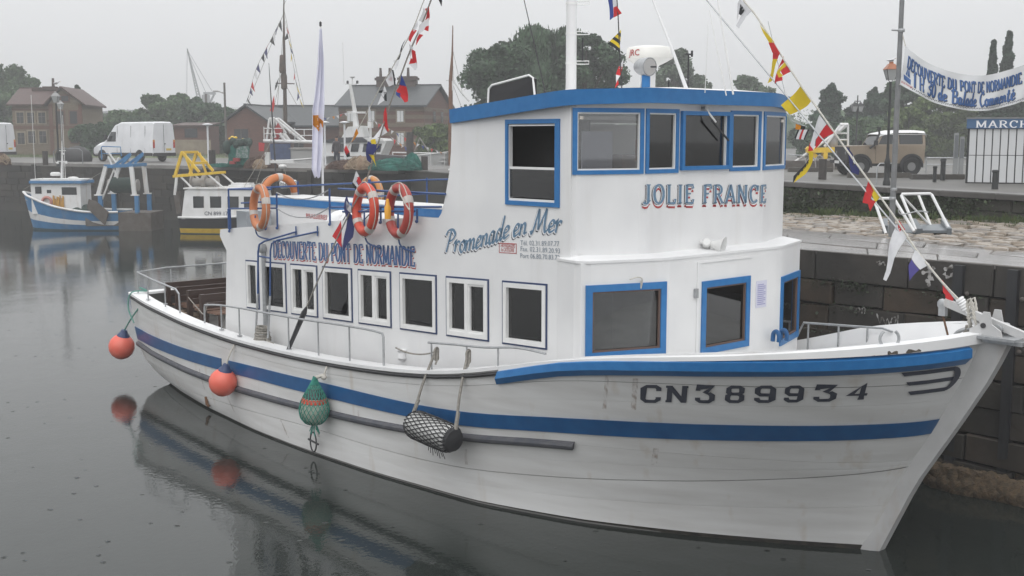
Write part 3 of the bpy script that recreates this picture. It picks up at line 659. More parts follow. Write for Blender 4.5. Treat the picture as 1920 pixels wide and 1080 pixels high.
# roof with blue fascia
def roofz(u): return 5.275 + (u + 5.4) * .084
RO = [(-5.37, -2.24), (-3.04, -2.34), (-2.60, -1.32), (-2.60, 1.32), (-3.04, 2.34), (-5.37, 2.24)]
RP = roundpath([(-4.6, -2.275)] + RO[1:5] + [(-4.6, 2.275)], .22, 6)
RPT = Path(np.vstack([[RO[0]], RP, [RO[5]]]))
X = np.linspace(0, RPT.l[-1], 90)
mb = MB(); mb.slab([[np.append(RPT.at(x), roofz(RPT.at(x)[0]) - .185) for x in X], [np.append(RPT.at(x) - RPT.nrm(x) * -.012, roofz(RPT.at(x)[0])) for x in X]], lambda i, j: np.append(-RPT.nrm(X[j]) * .05, 0)); roof_f = mb
mb = MB(); rim = [np.append(RPT.at(x) - RPT.nrm(x) * .03, roofz(RPT.at(x)[0]) + .004) for x in X]; inner = [np.array([p[0] * .9 - .42, p[1] * .55, p[2] + .025]) for p in rim]; cen = [np.array([-4.4, 0, 5.40]) for p in rim]
mb.grid([rim, inner, cen]); und = [p - (0, 0, .17) for p in rim]; mb.grid([und, [np.array([-4.2, 0, 5.20]) for _ in und]]); mb.poly([rim[0], inner[0], cen[0], inner[-1], rim[-1], und[-1], und[0]])
roof = part(mb, 'roof', WHITE, boat, smooth=40)
part(roof_f, 'fascia', BLUE, roof, smooth=30)
mb = MB(); mb.box(-11.9, -5.5, -2.14, 2.14, 3.15, 3.22); part(mb, 'upper_deck', DECK, boat)
mb = MB(); mb.prism([(-11.75, -2.15, .6), (-11.75, 2.15, .6), (-11.75, 2.15, 3.1), (-11.75, -2.15, 3.1)], (.05, 0, 0)); part(mb, 'house_end', WHITE, boat)
# ------------------------------------------------------------------ lettering on the house
def sidep(off): return lambda x, y: np.array([x, -HV - off, y])
def slope(z0, u0, k, off): return lambda x, y: np.array([x, -HV - off, y + z0 + k * (x - u0)])
base = lambda off: slope(2.90, -10.15, .043, off)
LN1 = 'DECOUVERTE DU PONT DE NORMANDIE'
wd = 3.92
m = MB(); write(m, CAPS, LN1, .285, base(.003), (.085, .04, 0), -10.15 + .0, 0, gap=.03, width=wd, dx=.014, dy=-.030, ser=.06); lt = part(m, 'route_lettering_shadow', LRED, boat)
m = MB(); write(m, CAPS, LN1, .285, base(.005), (.088, .045, 0), -10.15, 0, gap=.03, width=wd, dx=.005, dy=-.010, ser=.065); part(m, 'route_lettering_outline', LWHT, boat)
m = MB(); write(m, CAPS, LN1, .285, base(.007), (.080, .036, 0), -10.15, 0, gap=.03, width=wd, ser=.05); part(m, 'route_lettering', LBLUE, boat)
# script line on a rising curve
pts = [onv(x, y, HV) for x, y in ((832, 470), (865, 473), (890, 468), (915, 459), (948, 447), (985, 440), (1010, 435), (1055, 437))]
bx_ = [p[0] for p in pts]; bz_ = [p[2] for p in pts]
hs_ = [.25, .25, .26, .27, .28, .29, .30, .31]
def scriptp(off):
    def f(x, y):
        e = .05; b = ip(x, bx_, bz_); return np.array([x, -HV - off, b + y])
    return f
for nm, mt, nib, dx_, dy_, off in (('script_lettering_shadow', LDARK, (.092, .05, .6), -.028, -.024, .003), ('script_lettering_outline', LWHT, (.10, .058, .6), -.012, -.01, .005), ('script_lettering', LSLATE, (.080, .034, .6), 0, 0, .007)):
    m = MB(); write(m, SCR, 'Promenade en Mer', .30, scriptp(off), nib, bx_[0], 0, gap=-.05, slant=.18, width=bx_[-1] - bx_[0] - .02, dx=dx_, dy=dy_); part(m, nm, mt, boat)
m = MB()
for px0, py0, px1, py1, tx in ((976, 459.5, 1049, 461.5, 'Tél. 02.31.89.07.77'), (976, 470.5, 1050.5, 475, 'Fax. 02.31.89.20.93'), (975.5, 483.5, 1050, 487.5, 'Port 06.80.70.83.72')):
    a, b = onv(px0, py0, HV), onv(px1, py1, HV); k = (b[2] - a[2]) / (b[0] - a[0])
    small_text(m, tx, .066, slope(a[2], a[0], k, .006), a[0], 0, width=b[0] - a[0], bold=-.002)
part(m, 'telephone_lettering', LGREY, boat)
a, b = onv(936, 474, HV), onv(969, 457, HV)
m = MB(); k = .036; sp = slope(a[2], a[0], k, .004)
for x0, x1, z0_, z1_ in ((0, 1, 0, .07), (0, 1, .93, 1), (0, .03, .07, .93), (.97, 1, .07, .93)):
    W_, H_ = b[0] - a[0], b[2] - a[2] - .01; m.add([sp(a[0] + x * W_, z * H_) for x, z in ((x0, z0_), (x1, z0_), (x1, z1_), (x0, z1_))], [(0, 1, 2, 3)])
W_, H_ = b[0] - a[0], b[2] - a[2] - .01
small_text(m, '140 PASSAGERS', .05, sp, a[0] + W_ * .09, H_ * .58, width=W_ * .82, bold=.01); small_text(m, '3e CATEGORIE', .05, sp, a[0] + W_ * .12, H_ * .17, width=W_ * .74, bold=.01)
part(m, 'capacity_plate', LRED, boat)
# name across the wheelhouse front
def upp(off): return lambda x, y: UPP.P(y3(x), y, -off)
nm0, nm1 = -1.27, 1.36
def nbase(off): return lambda x, y: UPP.P(y3(x), y + 4.075 - .03 * (x + 1.27), -off)
for nm, mt, nib, dx_, dy_, off, sr in (('name_lettering_shadow', LRED, (.11, .06, 0), -.008, -.050, .003, .08), ('name_lettering_outline', LWHT, (.125, .075, 0), -.01, -.02, .0045, .10), ('name_lettering_edge', LDARK, (.125, .05, 0), -.018, -.01, .006, .07), ('name_lettering_gap', LWHT, (.118, .05, 0), -.006, -.003, .0075, .065), ('name_lettering', LSLATE, (.105, .042, 0), 0, 0, .009, .055)):
    tj = sum(CAPS[c_][0] + .10 for c_ in 'JOLIE FRANCE') - .10; k_ = (nm1 - nm0) / tj
    for wd_, x_ in (('JOLIE', nm0), ('FRANCE', nm0 + k_ * sum(CAPS[c_][0] + .10 for c_ in 'JOLIE '))): m = MB(); write(m, CAPS, wd_, .245, nbase(off), nib, x_, 0, gap=.10, xs=k_ / .245, dx=dx_, dy=dy_, ser=sr); part(m, nm, mt, boat)
# ------------------------------------------------------------------ rails and fittings of the passenger boat
def capz(u):      # height of the capping rail at u
    return float(ip(u, *_sz)) + .045
def capy(u, ins=.1): return -(float(ip(u, *_sb)) - ins)
def railing(us, hgts, posts, name, r=.017, ends=(False, False), side=1):
    pts = [np.array([u, capy(u) * side, capz(u) + h_]) for u, h_ in zip(us, hgts)]
    line = smoothline(pts, 4)
    if ends[0]: line = [np.array([us[0] - .02, capy(us[0]) * side, capz(us[0]) + .01]), pts[0] - (.02, 0, .06)] + line
    if ends[1]: line = line + [pts[-1] + (.03, 0, -.05), np.array([us[-1] + .03, capy(us[-1]) * side, capz(us[-1]) + .01])]
    rl = part(MB().tube(line, r, 8), name, GALV, boat, smooth=True)
    for u in posts:
        h_ = ip(u, us, hgts); m = MB(); b = np.array([u, capy(u) * side, capz(u)]); m.tube([b, b + (0, 0, h_)], r * .8, 8); m.lathe([(.045, 0), (.045, .012), (.0, .014)], b, n=10); part(m, 'stanchion', GALV, rl, smooth=True)
# aft rail round the stern
q = lambda u, v, z: np.array([u, -v, z])
st = [q(-13.05, 2.5, 1.66), q(-13.07, 2.5, 2.02), q(-13.2, 2.5, 2.10), q(-14.3, 2.42, 2.16), q(-15.45, 2.22, 2.2), q(-15.68, 1.5, 2.22), q(-15.68, -1.5, 2.22), q(-15.45, -2.22, 2.2), q(-14.3, -2.42, 2.16), q(-12.6, -2.5, 2.1)]
rl = part(MB().tube(st, .018, 8), 'stern_rail', GALV, boat, smooth=True)
for p in [(-15.45, 2.22), (-14.6, 2.4), (-13.75, 2.45), (-15.66, 1.4), (-15.68, .2), (-15.68, -1.0), (-15.45, -2.22), (-14.2, -2.42)]:
    m = MB(); m.tube([q(*p, 1.70), q(*p, 2.19)], .014, 8); m.lathe([(.045, 0), (.045, .012), (0, .014)], q(*p, 1.75), n=10); part(m, 'stanchion', GALV, rl, smooth=True)
U1 = [-11.95, -11.4, -10.5, -9.5, -8.5, -7.5, -6.75, -6.42]
railing(U1, [.34, .42, .49, .52, .54, .55, .53, .50], [-11.3, -10.62, -8.98, -8.1, -7.25], 'side_rail', ends=(True, True))
railing([-5.35, -4.8, -4.2, -3.6, -3.1], [.42, .40, .34, .28, .14], [-5.28, -4.55, -3.95], 'forward_side_rail', .015)
railing(U1, [.34, .42, .49, .52, .54, .55, .53, .50], [-11.3, -9.8, -8.2], 'side_rail', ends=(True, True), side=-1)
# port rail beside the fore deck
pr = [q(-3.0, -2.42, 1.76), q(-2.78, -2.4, 2.17), q(-1.4, -2.25, 2.27), q(-1.22, -2.2, 2.25)]
m = MB().tube([pr[0]] + pr[1:], .017, 8); rl = part(m, 'fore_rail', GALV, boat, smooth=True)
for u, v, z in ((-2.70, -2.4, 2.18), (-2.15, -2.34, 2.22), (-1.65, -2.28, 2.25)): part(MB().tube([q(u, v, z - .5), q(u, v, z)], .015, 8), 'stanchion', GALV, rl, smooth=True)
# boarding ladder: two bent stiles that reach the upper deck
BLR = pm('blue_rail', (.028, .075, .22), (.022, .06, .18), rough=.4, scale=10)
lad = part(MB().tube([q(-10.25, 2.42, 2.93), q(-9.85, 2.44, 2.93)], .014, 8), 'ladder', BLR, boat, smooth=True)
LGRY = GALV
for x, e in ((-10.25, -9.38), (-9.85, -8.74)):
    a = [q(x, 2.52, 1.60), q(x, 2.46, 2.3)]; part(MB().tube(a, .019, 8), 'lower_stile', LGRY, lad, smooth=True)
    zt = 3.13 if x < -10 else 3.17
    a = [q(x, 2.46, 2.3), q(x, 2.43, zt - .12), q(x + .03, 2.42, zt), q(x + .14, 2.38, zt + .06), q(e, 2.22, zt + .25)]; part(MB().tube(a, .0155, 8), 'stile', BLR, lad, smooth=True)
    part(MB().tube([q(e, 2.225, zt + .18), q(e, 2.225, zt + .34)], .012, 6), 'foot_plate', BLR, lad)
m = MB(); m.tube([q(-10.42, 2.23, 1.5), q(-10.42, 2.23, 3.0)], .04, 10); m.lathe([(.075, -.04), (.08, .0), (.075, .05), (.05, .06)], q(-10.42, 2.25, 3.04), (0, -1, 0), 12); part(m, 'drain_pipe', GALV, boat, smooth=True)
# upper deck railing
def deckz(u): return float(ip(u, [-11.97, -11.2, -10.5, -9.5, -7.95, -6.07, -5.5], [3.27, 3.35, 3.41, 3.50, 3.645, 3.775, 3.79]))
udr = part(MB().tube([q(-11.55, 2.24, 4.0), q(-10.6, 2.24, 4.03), q(-10.1, 2.24, 4.05)], .017, 8), 'upper_deck_rail', BLR, boat, smooth=True)
part(MB().tube([q(-8.1, 2.24, 4.12), q(-5.62, 2.24, 4.13), q(-5.5, 2.22, 4.13)], .017, 8), 'rail', BLR, udr, smooth=True)
part(MB().tube([q(-11.55, 2.24, 3.66), q(-9.95, 2.24, 3.74)], .015, 8), 'rail', BLR, udr, smooth=True)
part(MB().tube([q(-8.3, 2.24, 3.83), q(-6.3, 2.24, 3.92), q(-5.58, 2.23, 3.95)], .015, 8), 'rail', BLR, udr, smooth=True)
part(MB().tube([q(-7.9, 2.30, 3.78), q(-6.1, 2.30, 3.87)], .017, 8), 'rail', BLR, udr, smooth=True)
for u, top in ((-11.55, 4.0), (-10.30, 3.98), (-9.93, 3.98), (-8.35, 4.12), (-7.0, 3.9), (-6.12, 3.9)):
    m = MB(); m.tube([q(u, 2.24, deckz(u) - .05), q(u, 2.24, top)], .016, 8); m.ball(q(u, 2.25, deckz(u) - .05), .026, 8); part(m, 'stanchion', BLR, udr, smooth=True)
part(MB().tube([q(-11.55, 2.24, 3.3), q(-11.55, 2.24, 3.66)], .032, 8), 'stanchion', BLR, udr, smooth=True)
part(MB().tube([q(-11.55, 2.24, 4.0), q(-11.6, -2.2, 4.06)], .017, 8), 'rail', BLR, udr, smooth=True)
part(MB().tube([q(-11.6, -2.2, 4.06), q(-8.5, -2.24, 4.18), q(-5.5, -2.24, 4.25)], .017, 8), 'rail', BLR, udr, smooth=True)
part(MB().tube([q(-11.55, 2.0, 3.75), q(-11.6, -2.2, 3.78), q(-5.5, -2.24, 3.9)], .014, 8), 'rail', BLR, udr, smooth=True)
for p in ((-11.6, .8), (-11.6, -.8), (-11.6, -2.2), (-10, -2.24), (-8.4, -2.24), (-6.9, -2.24)): part(MB().tube([q(*p, 3.2), q(*p, 4.1)], .018 if p[1] != -.8 else .03, 8), 'stanchion', BLR, udr, smooth=True)
part(MB().tube(sag(q(-9.93, 2.24, 4.0), q(-8.35, 2.24, 4.1), .13), .010, 6), 'chain', GALV, udr, smooth=True)
part(MB().tube(sag(q(-9.93, 2.24, 3.74), q(-8.35, 2.24, 3.83), .16), .010, 6), 'chain', GALV, udr, smooth=True)
for x in (-7.28, -6.44): part(MB().tube(smoothline([q(x - .05, 2.30, 3.82), q(x - .05, 2.30, 3.5), q(x, 2.28, 3.34), q(x + .22, 2.22, 3.28)], 4), .014, 6), 'buoy_bracket', BLR, udr, smooth=True)
part(MB().tube(smoothline([q(-10.47, 2.34, 3.6), q(-10.47, 2.34, 3.35), q(-10.42, 2.3, 3.24), q(-10.2, 2.22, 3.2)], 4), .013, 6), 'buoy_bracket', BLR, udr, smooth=True)
# lockers, life raft, benches on the upper deck
mb = MB(); mb.box(-11.52, -5.75, -1.48, -.75, 3.22, 3.72); lk = part(mb, 'life_jacket_locker', WHITE, boat)
mb = MB(); mb.box(-11.55, -5.71, -1.52, -.71, 3.72, 3.84); part(mb, 'lid', BLUE, lk)
mb = MB(); mb.box(-11.53, -5.73, -1.50, -.73, 3.842, 3.86); part(mb, 'lid_top', DECK, lk)
mb = MB(); small_text(mb, 'BRASSIERES ADULTES', .08, lambda x, y: np.array([x, -1.486, y + 3.53]), -10.25, 0, width=1.25, bold=.01); part(mb, 'locker_lettering', LRED, lk)
mb = MB(); small_text(mb, 'BRASSIERES ADULTES', .08, lambda x, y: np.array([x, -1.486, y + 3.56]), -8.2, 0, width=1.25, bold=.01); part(mb, 'locker_lettering', LRED, lk)
mb = MB(); prof = [(0, -.85), (.22, -.85), (.29, -.78), (.31, -.5), (.325, -.49), (.325, -.42), (.31, -.41), (.31, -.04), (.335, -.03), (.335, .03), (.31, .04), (.31, .41), (.325, .42), (.325, .49), (.31, .5), (.29, .78), (.22, .85), (0, .85)]
mb.lathe(prof, q(-7.9, 1.84, 3.46), (1, 0, 0), 20); rf = part(mb, 'liferaft_canister', WHITE, boat, smooth=30)
for a in (-.25, .05, .3): part(MB().tube([np.array(q(-7.9 + a, 1.84, 3.46)) + .335 * np.array([0, -math.cos(t), math.sin(t)]) for t in np.linspace(-.3, 2.6, 12)], .010, 6), 'lashing', RUBB, rf, smooth=True)
mb = MB(); mb.box(-11.55, -11.2, -2.1, -1.6, 3.25, 3.62); part(mb, 'deck_box', pm('grey_box', (.30, .32, .34), rough=.5), boat)
mb = MB(); mb.lathe([(.0, 0), (.07, 0), (.07, .3), (.0, .3)], q(-5.95, 1.75, 3.6), n=12); part(mb, 'gas_bottle', BLUE, boat, smooth=30)
# white brackets at the top of the stairs
mb = MB(); mb.tube([q(-6.0, -1.2, 3.3), q(-6.0, -1.2, 4.2), q(-5.6, -1.2, 4.22)], .016, 6); part(mb, 'stair_rail', ALU, boat, smooth=True)
# aft benches
for k, px in enumerate((314, 333, 355, 379)):
    py = (532, 541, 547, 555)[k]; t = onv(px, py, 1.62); u, zt = t[0], t[2]; zt = min(max(zt, 1.75), 1.95); zb = 1.06
    bk = MB(); 
    for j, z in enumerate((zt - .11, zt - .27)): pass
    bench = part(MB().box(u - .42, u + .02, -1.50, -1.46, zb + .40, zb + .44), 'bench', WOOD, boat)
    for z in (zt - .09, zt - .26): part(MB().box(u - .03, u + .02, -1.62, 1.9, z, z + .115), 'back_slat', WOOD, bench)
    for w in (0, 1, 2): part(MB().box(u + .04 + w * .135, u + .155 + w * .135, -1.55, 1.85, zb + .42, zb + .455), 'seat_slat', SEAT, bench)
    for y in (-1.62, 0, 1.8): part(MB().box(u - .045, u + .045, y - .045, y + .045, zb - .02, zt + .03), 'post', WOOD, bench)
    for y in (-1.45, 1.6): part(MB().box(u + .36, u + .42, y - .03, y + .03, zb - .02, zb + .415), 'leg', WOOD, bench)
# ------------------------------------------------------------------ mast and gear on the wheelhouse roof
MU, MV = -5.1, .2
mb = MB(); mb.tube([q(MU, MV, 5.3), q(MU, MV, 6.6), q(MU, MV, 10.4)], [.078, .076, .055], 16); mast = part(mb, 'mast', WHITE, boat, smooth=True)
part(MB().lathe([(.0, 0), (.14, 0), (.14, .05), (.09, .09), (.08, .14)], q(MU, MV, 5.46), n=16), 'mast_foot', WHITE, mast, smooth=30)
for i, z in enumerate(np.arange(5.95, 10.2, .42)):
    s_ = 1
    pts = [q(MU, MV + .02, z), q(MU + .13, MV - .12, z), q(MU + .20, MV - .16, z), q(MU + .20, MV - .16, z + .045), q(MU + .13, MV - .12, z + .045), q(MU, MV + .02, z + .045)]
    part(MB().tube(pts, .008, 6), 'step', ALU, mast)
    part(MB().lathe([(.082, 0), (.082, .03)], q(MU, MV, z), n=14), 'collar', ALU, mast)
part(MB().tube([q(MU + .13, MV - .1, 6.0), q(MU + .13, MV - .1, 6.32)], .012, 6), 'lamp_bracket', DGREY, mast)
# folded stair hatch standing at the roof's after edge
hatch = part(MB().tube([q(-5.5, 1.45, 5.30), q(-5.5, 1.43, 5.58), q(-5.44, 1.42, 5.63), q(-4.70, 1.40, 5.74), q(-4.62, 1.40, 5.70), q(-4.58, 1.40, 5.42)], .014, 8), 'stair_hatch', WHITE, boat, smooth=True)
part(MB().prism([q(-5.48, 1.44, 5.31), q(-4.60, 1.40, 5.39), q(-4.60, 1.40, 5.69), q(-4.68, 1.40, 5.72), q(-5.43, 1.42, 5.61), q(-5.48, 1.43, 5.56)], (0, .05, 0)), 'hatch_panel', BLACK, hatch)
# searchlight on a blue post
P0 = q(-2.95, 1.0, 0)
post = MB().tube([P0 + (0, 0, 5.45), P0 + (0, 0, 5.68)], .055, 14); sl = part(post, 'searchlight_post', BLUE, boat, smooth=30)
part(MB().tube([P0 + (-.1, -.02, 5.45), P0 + (-.06, 0, 5.72)], .018, 6), 'brace', ALU, sl)
CHR = pm('chrome', (.70, .71, .72), rough=.38, metal=1.0); ax = np.array([.93, -.10, -.05])
part(MB().lathe([(.0, -.16), (.08, -.15), (.105, -.10), (.115, .0), (.118, .07), (.110, .072), (.104, .06), (.08, .02), (.0, -.06)], P0 + (0, 0, 5.79), ax, 20), 'lamp_body', GALV, sl, smooth=30)
part(MB().lathe([(.0, -.05), (.05, -.02), (.085, .03), (.105, .068)], P0 + (0, 0, 5.79), ax, 20), 'reflector', CHR, sl, smooth=True)
part(MB().tube([P0 + (0, 0, 5.79) + ax * .055 + np.array([-.5, -.75, 0]) * a for a in (-.11, .11)], .012, 6), 'bar', DGREY, sl)
# radar scanner
rc = q(-3.52, .30, 5.945)
ped = part(MB().tube([rc + (0, 0, -.42), rc + (0, 0, -.1)], .09, 12), 'radar_pedestal', WHITE, boat, smooth=30)
RAD = pm('radar_white', (.80, .79, .75), rough=.35)
part(MB().lathe([(.09, -.11), (.22, -.05), (.31, .0), (.315, .02), (.30, .13), (.285, .150), (.20, .165), (0, .168)], rc, n=28), 'radar_drum', RAD, ped, smooth=35)
m = MB()
def drum(x, y): a = math.radians(-104) + x / .312; return rc + ((.318 - .09 * y) * math.cos(a), (.318 - .09 * y) * math.sin(a), y + .03)
small_text(m, 'JRC', .085, drum, 0, 0, width=.17, bold=.01); part(m, 'radar_lettering', LRED, ped)
# aerials and slanting pole
for a, b, r in (((1026, 180), (978, -20), .011), ((1362, 170), (1330, 20), .008), ((1375, 168), (1344, -10), .012), ((1322, 165), (1328, 40), .005)):
    p0 = onv(*a, .6); p1 = onv(*b, .6); part(MB().tube([p0 - (0, 0, .06), p1], [r, r * .5], 6), 'aerial', DGREY if r == .011 else ALU, boat, smooth=True)
p0 = onv(1289, 165, .5); p1 = onv(1222, -5, .5); part(MB().tube([p0 - (0, 0, .05), p0 + (p1 - p0) * .45, p1], [.026, .02, .012], 8), 'whip_aerial', WHITE, boat, smooth=True)
part(MB().tube([q(-2.9, .62, 5.4), q(-2.9, .62, 5.62)], .012, 6), 'cleat_post', DGREY, boat)
an = q(-3.1, .05, 6.0); m = MB().tube([an, an + (.0, .13, 0)], .012, 6); m.tube([an + (0, .13, -.03), an + (0, .13, .05)], .015, 6); m.tube([an + (0, .06, 0), an + (0, .06, -.5)], .010, 6); part(m, 'anemometer', DGREY, boat)
# wiper and loudspeaker on the wheelhouse front
wq = lambda y, z, d: UPP.P(y3(y), z, d)
m = MB(); m.box(-2.73, -2.66, -.16, -.08, 5.265, 5.30); wp = part(m, 'wiper', GALV, boat)
part(MB().tube([wq(-.10, 5.28, -.03), wq(.06, 5.10, -.08)], .013, 6), 'wiper_arm', ALU, wp)
part(MB().beam(wq(.0, 5.12, -.065), wq(.36, 4.86, -.065), .02, .02), 'wiper_blade', DGREY, wp)
hp = np.array([-2.64, -.10, 3.52])
m = MB().lathe([(.0, -.10), (.06, -.10), (.06, .02), (.045, .04)], hp, (.25, -.35, .2), 14); m.tube([hp + (-.1, 0, .0), hp], .025, 8); ls = part(m, 'loudspeaker', pm('speaker_white', (.66, .66, .65), rough=.4), boat, smooth=30)
hx = np.array([.80, .32, -.18]); part(MB().lathe([(.035, -.02), (.05, .06), (.085, .14), (.135, .20), (.14, .205), (.13, .203), (.08, .145), (.03, .10)], hp + (.0, .04, -.01), hx, 20), 'horn', MATS['speaker_white'], ls, smooth=True)
part(MB().lathe([(.0, .15), (.025, .15), (.03, .08)], hp + (.0, .04, -.01), hx, 10), 'horn_throat', MATS['speaker_white'], ls, smooth=True)
# side lamp on the house, mooring bollards, fairlead and bow roller
m = MB(); m.lathe([(.05, -.01), (.07, .02), (.055, .10), (.07, .13), (.08, .14), (0, .15)], onv(757, 668, HV) + (0, -.03, -.04), n=12); part(m, 'vent', WHITE, boat, smooth=30)
for y in (.62, .80):
    b = np.array([-2.26, y + .35, 2.12]); part(MB().tube(smoothline([b + (-.05, 0, .0), b + (-.04, 0, .11), b + (.01, 0, .14), b + (.05, 0, .09), b + (.05, 0, .0)], 5), .032, 8), 'bollard', DBLUE, boat, smooth=True)
c = HP(.978, 1, -.12) + (0, 0, -.04)
m = MB(); n_ = np.array([.669, .743, 0]) 
m.tube([c + n_ * .10 * math.cos(t) * (1 if abs(math.sin(t)) < .98 else 1) + np.array([0, 0, .105 + .10 * math.sin(t)]) for t in np.linspace(math.radians(128), math.radians(412), 16)], .017, 8); m.tube([c + n_ * -.14 + (0, 0, .01), c + n_ * .14 + (0, 0, .01)], .02, 8); part(m, 'fairlead', GALV, boat, smooth=True)
def cp(px, py, v=0.0): return onv(px, py, v)
bp = MB(); a = cp(1828, 640); bp.box(a[0] - .05, a[0] + .55, -.24, .24, 2.745, 2.775); bp.box(a[0] + .1, a[0] + .6, -.16, .16, 2.70, 2.745); roller = part(bp, 'bow_roller_plate', GALV, boat)
for y in (-.16, .10):
    m = MB(); m.prism([(1.05, y, 2.775), (1.42, y, 2.775), (1.40, y, 2.84), (1.30, y, 2.90), (1.27, y, 3.03), (1.20, y, 3.03), (1.17, y, 2.90), (1.06, y, 2.83)], (0, .025, 0)); part(m, 'cheek_plate', STEM, roller)
    part(MB().lathe([(.03, -.01), (.03, .04)], (1.21, y, 2.88), (0, 1, 0), 10), 'cheek_bolt', DGREY, roller)
part(MB().lathe([(.0, -.12), (.05, -.12), (.03, 0), (.05, .12), (0, .12)], (1.34, 0, 2.85), (0, 1, 0), 12), 'roller', GALV, roller, smooth=30)
dv = MB(); p0, p1 = cp(1772, 566), cp(1925, 632); dv.beam(p0, p0 + (p1 - p0) * 1.5, .06, .085); dav = part(dv, 'anchor_davit', STEM, boat)
m = MB(); m.ball(p0 + (-.03, 0, -.03), .065, 10, (1, .6, 1)); m.box(p0[0] - .06, p0[0] + .02, -.03, .03, p0[2] - .16, p0[2] - .04); part(m, 'davit_block', GALV, dav, smooth=30)
part(MB().tube([p0 + (-.02, 0, -.15), cp(1780, 640)], .012, 6), 'davit_hook_rod', RUST, dav)
part(MB().tube(smoothline([cp(1785, 642), cp(1793, 625), cp(1812, 617), cp(1850, 616)], 5), .022, 8), 'bow_hoop', GALV, boat, smooth=True)
m = MB(); p = cp(1826, 606)
for k in range(5): m.tube([p + (.05 * math.cos(t) - .01 * k, .05 * math.sin(t), -.12 + .05 * k + .2 * abs(math.sin(t))) for t in np.linspace(0, 2 * math.pi, 10)], .012, 5)
part(m, 'davit_lashing', ROPEW, dav)
m = MB(); m.tube([cp(1815, 610), cp(1805, 640)], .025, 6); m.tube([cp(1822, 612), cp(1812, 642)], .02, 6); part(m, 'lashing_tail', ROPE, dav)
# worn patch of the capping near the bow, deck ring, rust runs
m = MB(); wr = random.Random(4)
for sa, sb, hm in ((.972, .986, .05), (.905, .972, .012), (.955, .960, .03), (.964, .967, .035)):
    n_ = int((sb - sa) / .0008) + 2; X_s = np.linspace(sa, sb, n_); low_ = [.004 + wr.random() * .006 for _ in X_s]; up_ = [l_ + hm * (.25 + .75 * wr.random() ** 1.5) * math.sin(math.pi * (i + .5) / n_) ** .3 for i, l_ in enumerate(low_)]
    m.slab([[HP(x, 1, .032) + (0, 0, a_[i] - .012) for i, x in enumerate(X_s)] for a_ in (low_, up_)], (0, .004, 0))
part(m, 'worn_capping', pm('bare_wood', (.05, .045, .04), (.12, .10, .08), rough=.9, scale=30), boat)
rg = q(-8.05, 2.80, .24); m = MB(); rs_ = S2W((0, 0, 0))
m.tube([rg + (.085 * math.cos(t), -.02, .155 * math.sin(t)) for t in np.linspace(0, 2 * math.pi, 20, endpoint=False)], .013, 6, True); m.tube([rg + (-.14, -.02, .02), rg + (.14, -.02, -.01)], .015, 6); part(m, 'hull_ring', DGREY, boat, smooth=True)
p = HP(.205, .10, .02); part(MB().tube([p + (-.05, 0, .1), p + (.02, -.02, -.02), p + (.06, 0, -.06)], .03, 8), 'exhaust_pipe', RUST, boat, smooth=True)

RSTN = bpy.data.materials.new('rust_stain'); RSTN.use_nodes = True; t_ = RSTN.node_tree; b_ = t_.nodes['Principled BSDF']; b_.inputs['Base Color'].default_value = (.26, .12, .045, 1); b_.inputs['Roughness'].default_value = .8
n_ = t_.nodes.new('ShaderNodeTexNoise'); n_.inputs['Scale'].default_value = 7; n_.inputs['Detail'].default_value = 6; mp_ = t_.nodes.new('ShaderNodeMapping'); mp_.inputs['Scale'].default_value = (4, 4, .35); tc_ = t_.nodes.new('ShaderNodeTexCoord'); r_ = t_.nodes.new('ShaderNodeMapRange'); r_.inputs[1].default_value = .40; r_.inputs[2].default_value = .80; r_.inputs[4].default_value = .55
t_.links.new(tc_.outputs['Object'], mp_.inputs[0]); t_.links.new(mp_.outputs[0], n_.inputs['Vector']); t_.links.new(n_.outputs['Fac'], r_.inputs[0]); t_.links.new(r_.outputs[0], b_.inputs['Alpha'])
for s0, s1, ta, tb in ((.8335, .8375, .90, .72), (.812, .815, .93, .72), (.853, .857, .50, .40), (.403, .4055, .26, .08), (.285, .289, .36, .12), (.545, .549, .58, .50), (.688, .691, .40, .28), (.221, .2235, .50, .26), (.47, .474, .44, .2)):
    m = MB(); m.grid([[HP(s0 + (s1 - s0) * k / 4, ta + (tb - ta) * j / 6, .0075) for k in range(5)] for j in range(7)]); part(m, 'rust_stain', RSTN, boat, smooth=True)
# ------------------------------------------------------------------ things that hang from or rest on the passenger boat
def torus(mb, c, R, r, nrm, arcs=((0, 360),), n=40, k=12, sc=1.0):
    nrm = np.array(nrm, float); nrm /= np.linalg.norm(nrm); u = np.array([0, 0, 1.]); u = u - nrm * (u @ nrm); u /= np.linalg.norm(u); w = np.cross(nrm, u)
    for a0, a1 in arcs:
        full = a1 - a0 >= 360; m = n if full else max(3, int(n * (a1 - a0) / 360)); V = []; F = []; cnt = m if full else m + 1
        for i in range(cnt):
            t = math.radians(a0 + (a1 - a0) * i / m); d = u * math.cos(t) + w * math.sin(t)
            for j in range(k):
                b = 2 * math.pi * j / k; V.append(np.array(c) + d * (R + r * math.cos(b)) + nrm * r * math.sin(b) * sc)
        for i in range(m):
            for j in range(k):
                a = i * k + j; b2 = i * k + (j + 1) % k; c2 = ((i + 1) % cnt) * k + (j + 1) % k; d2 = ((i + 1) % cnt) * k + j; F.append((a, b2, c2, d2))
        mb.add(V, F)
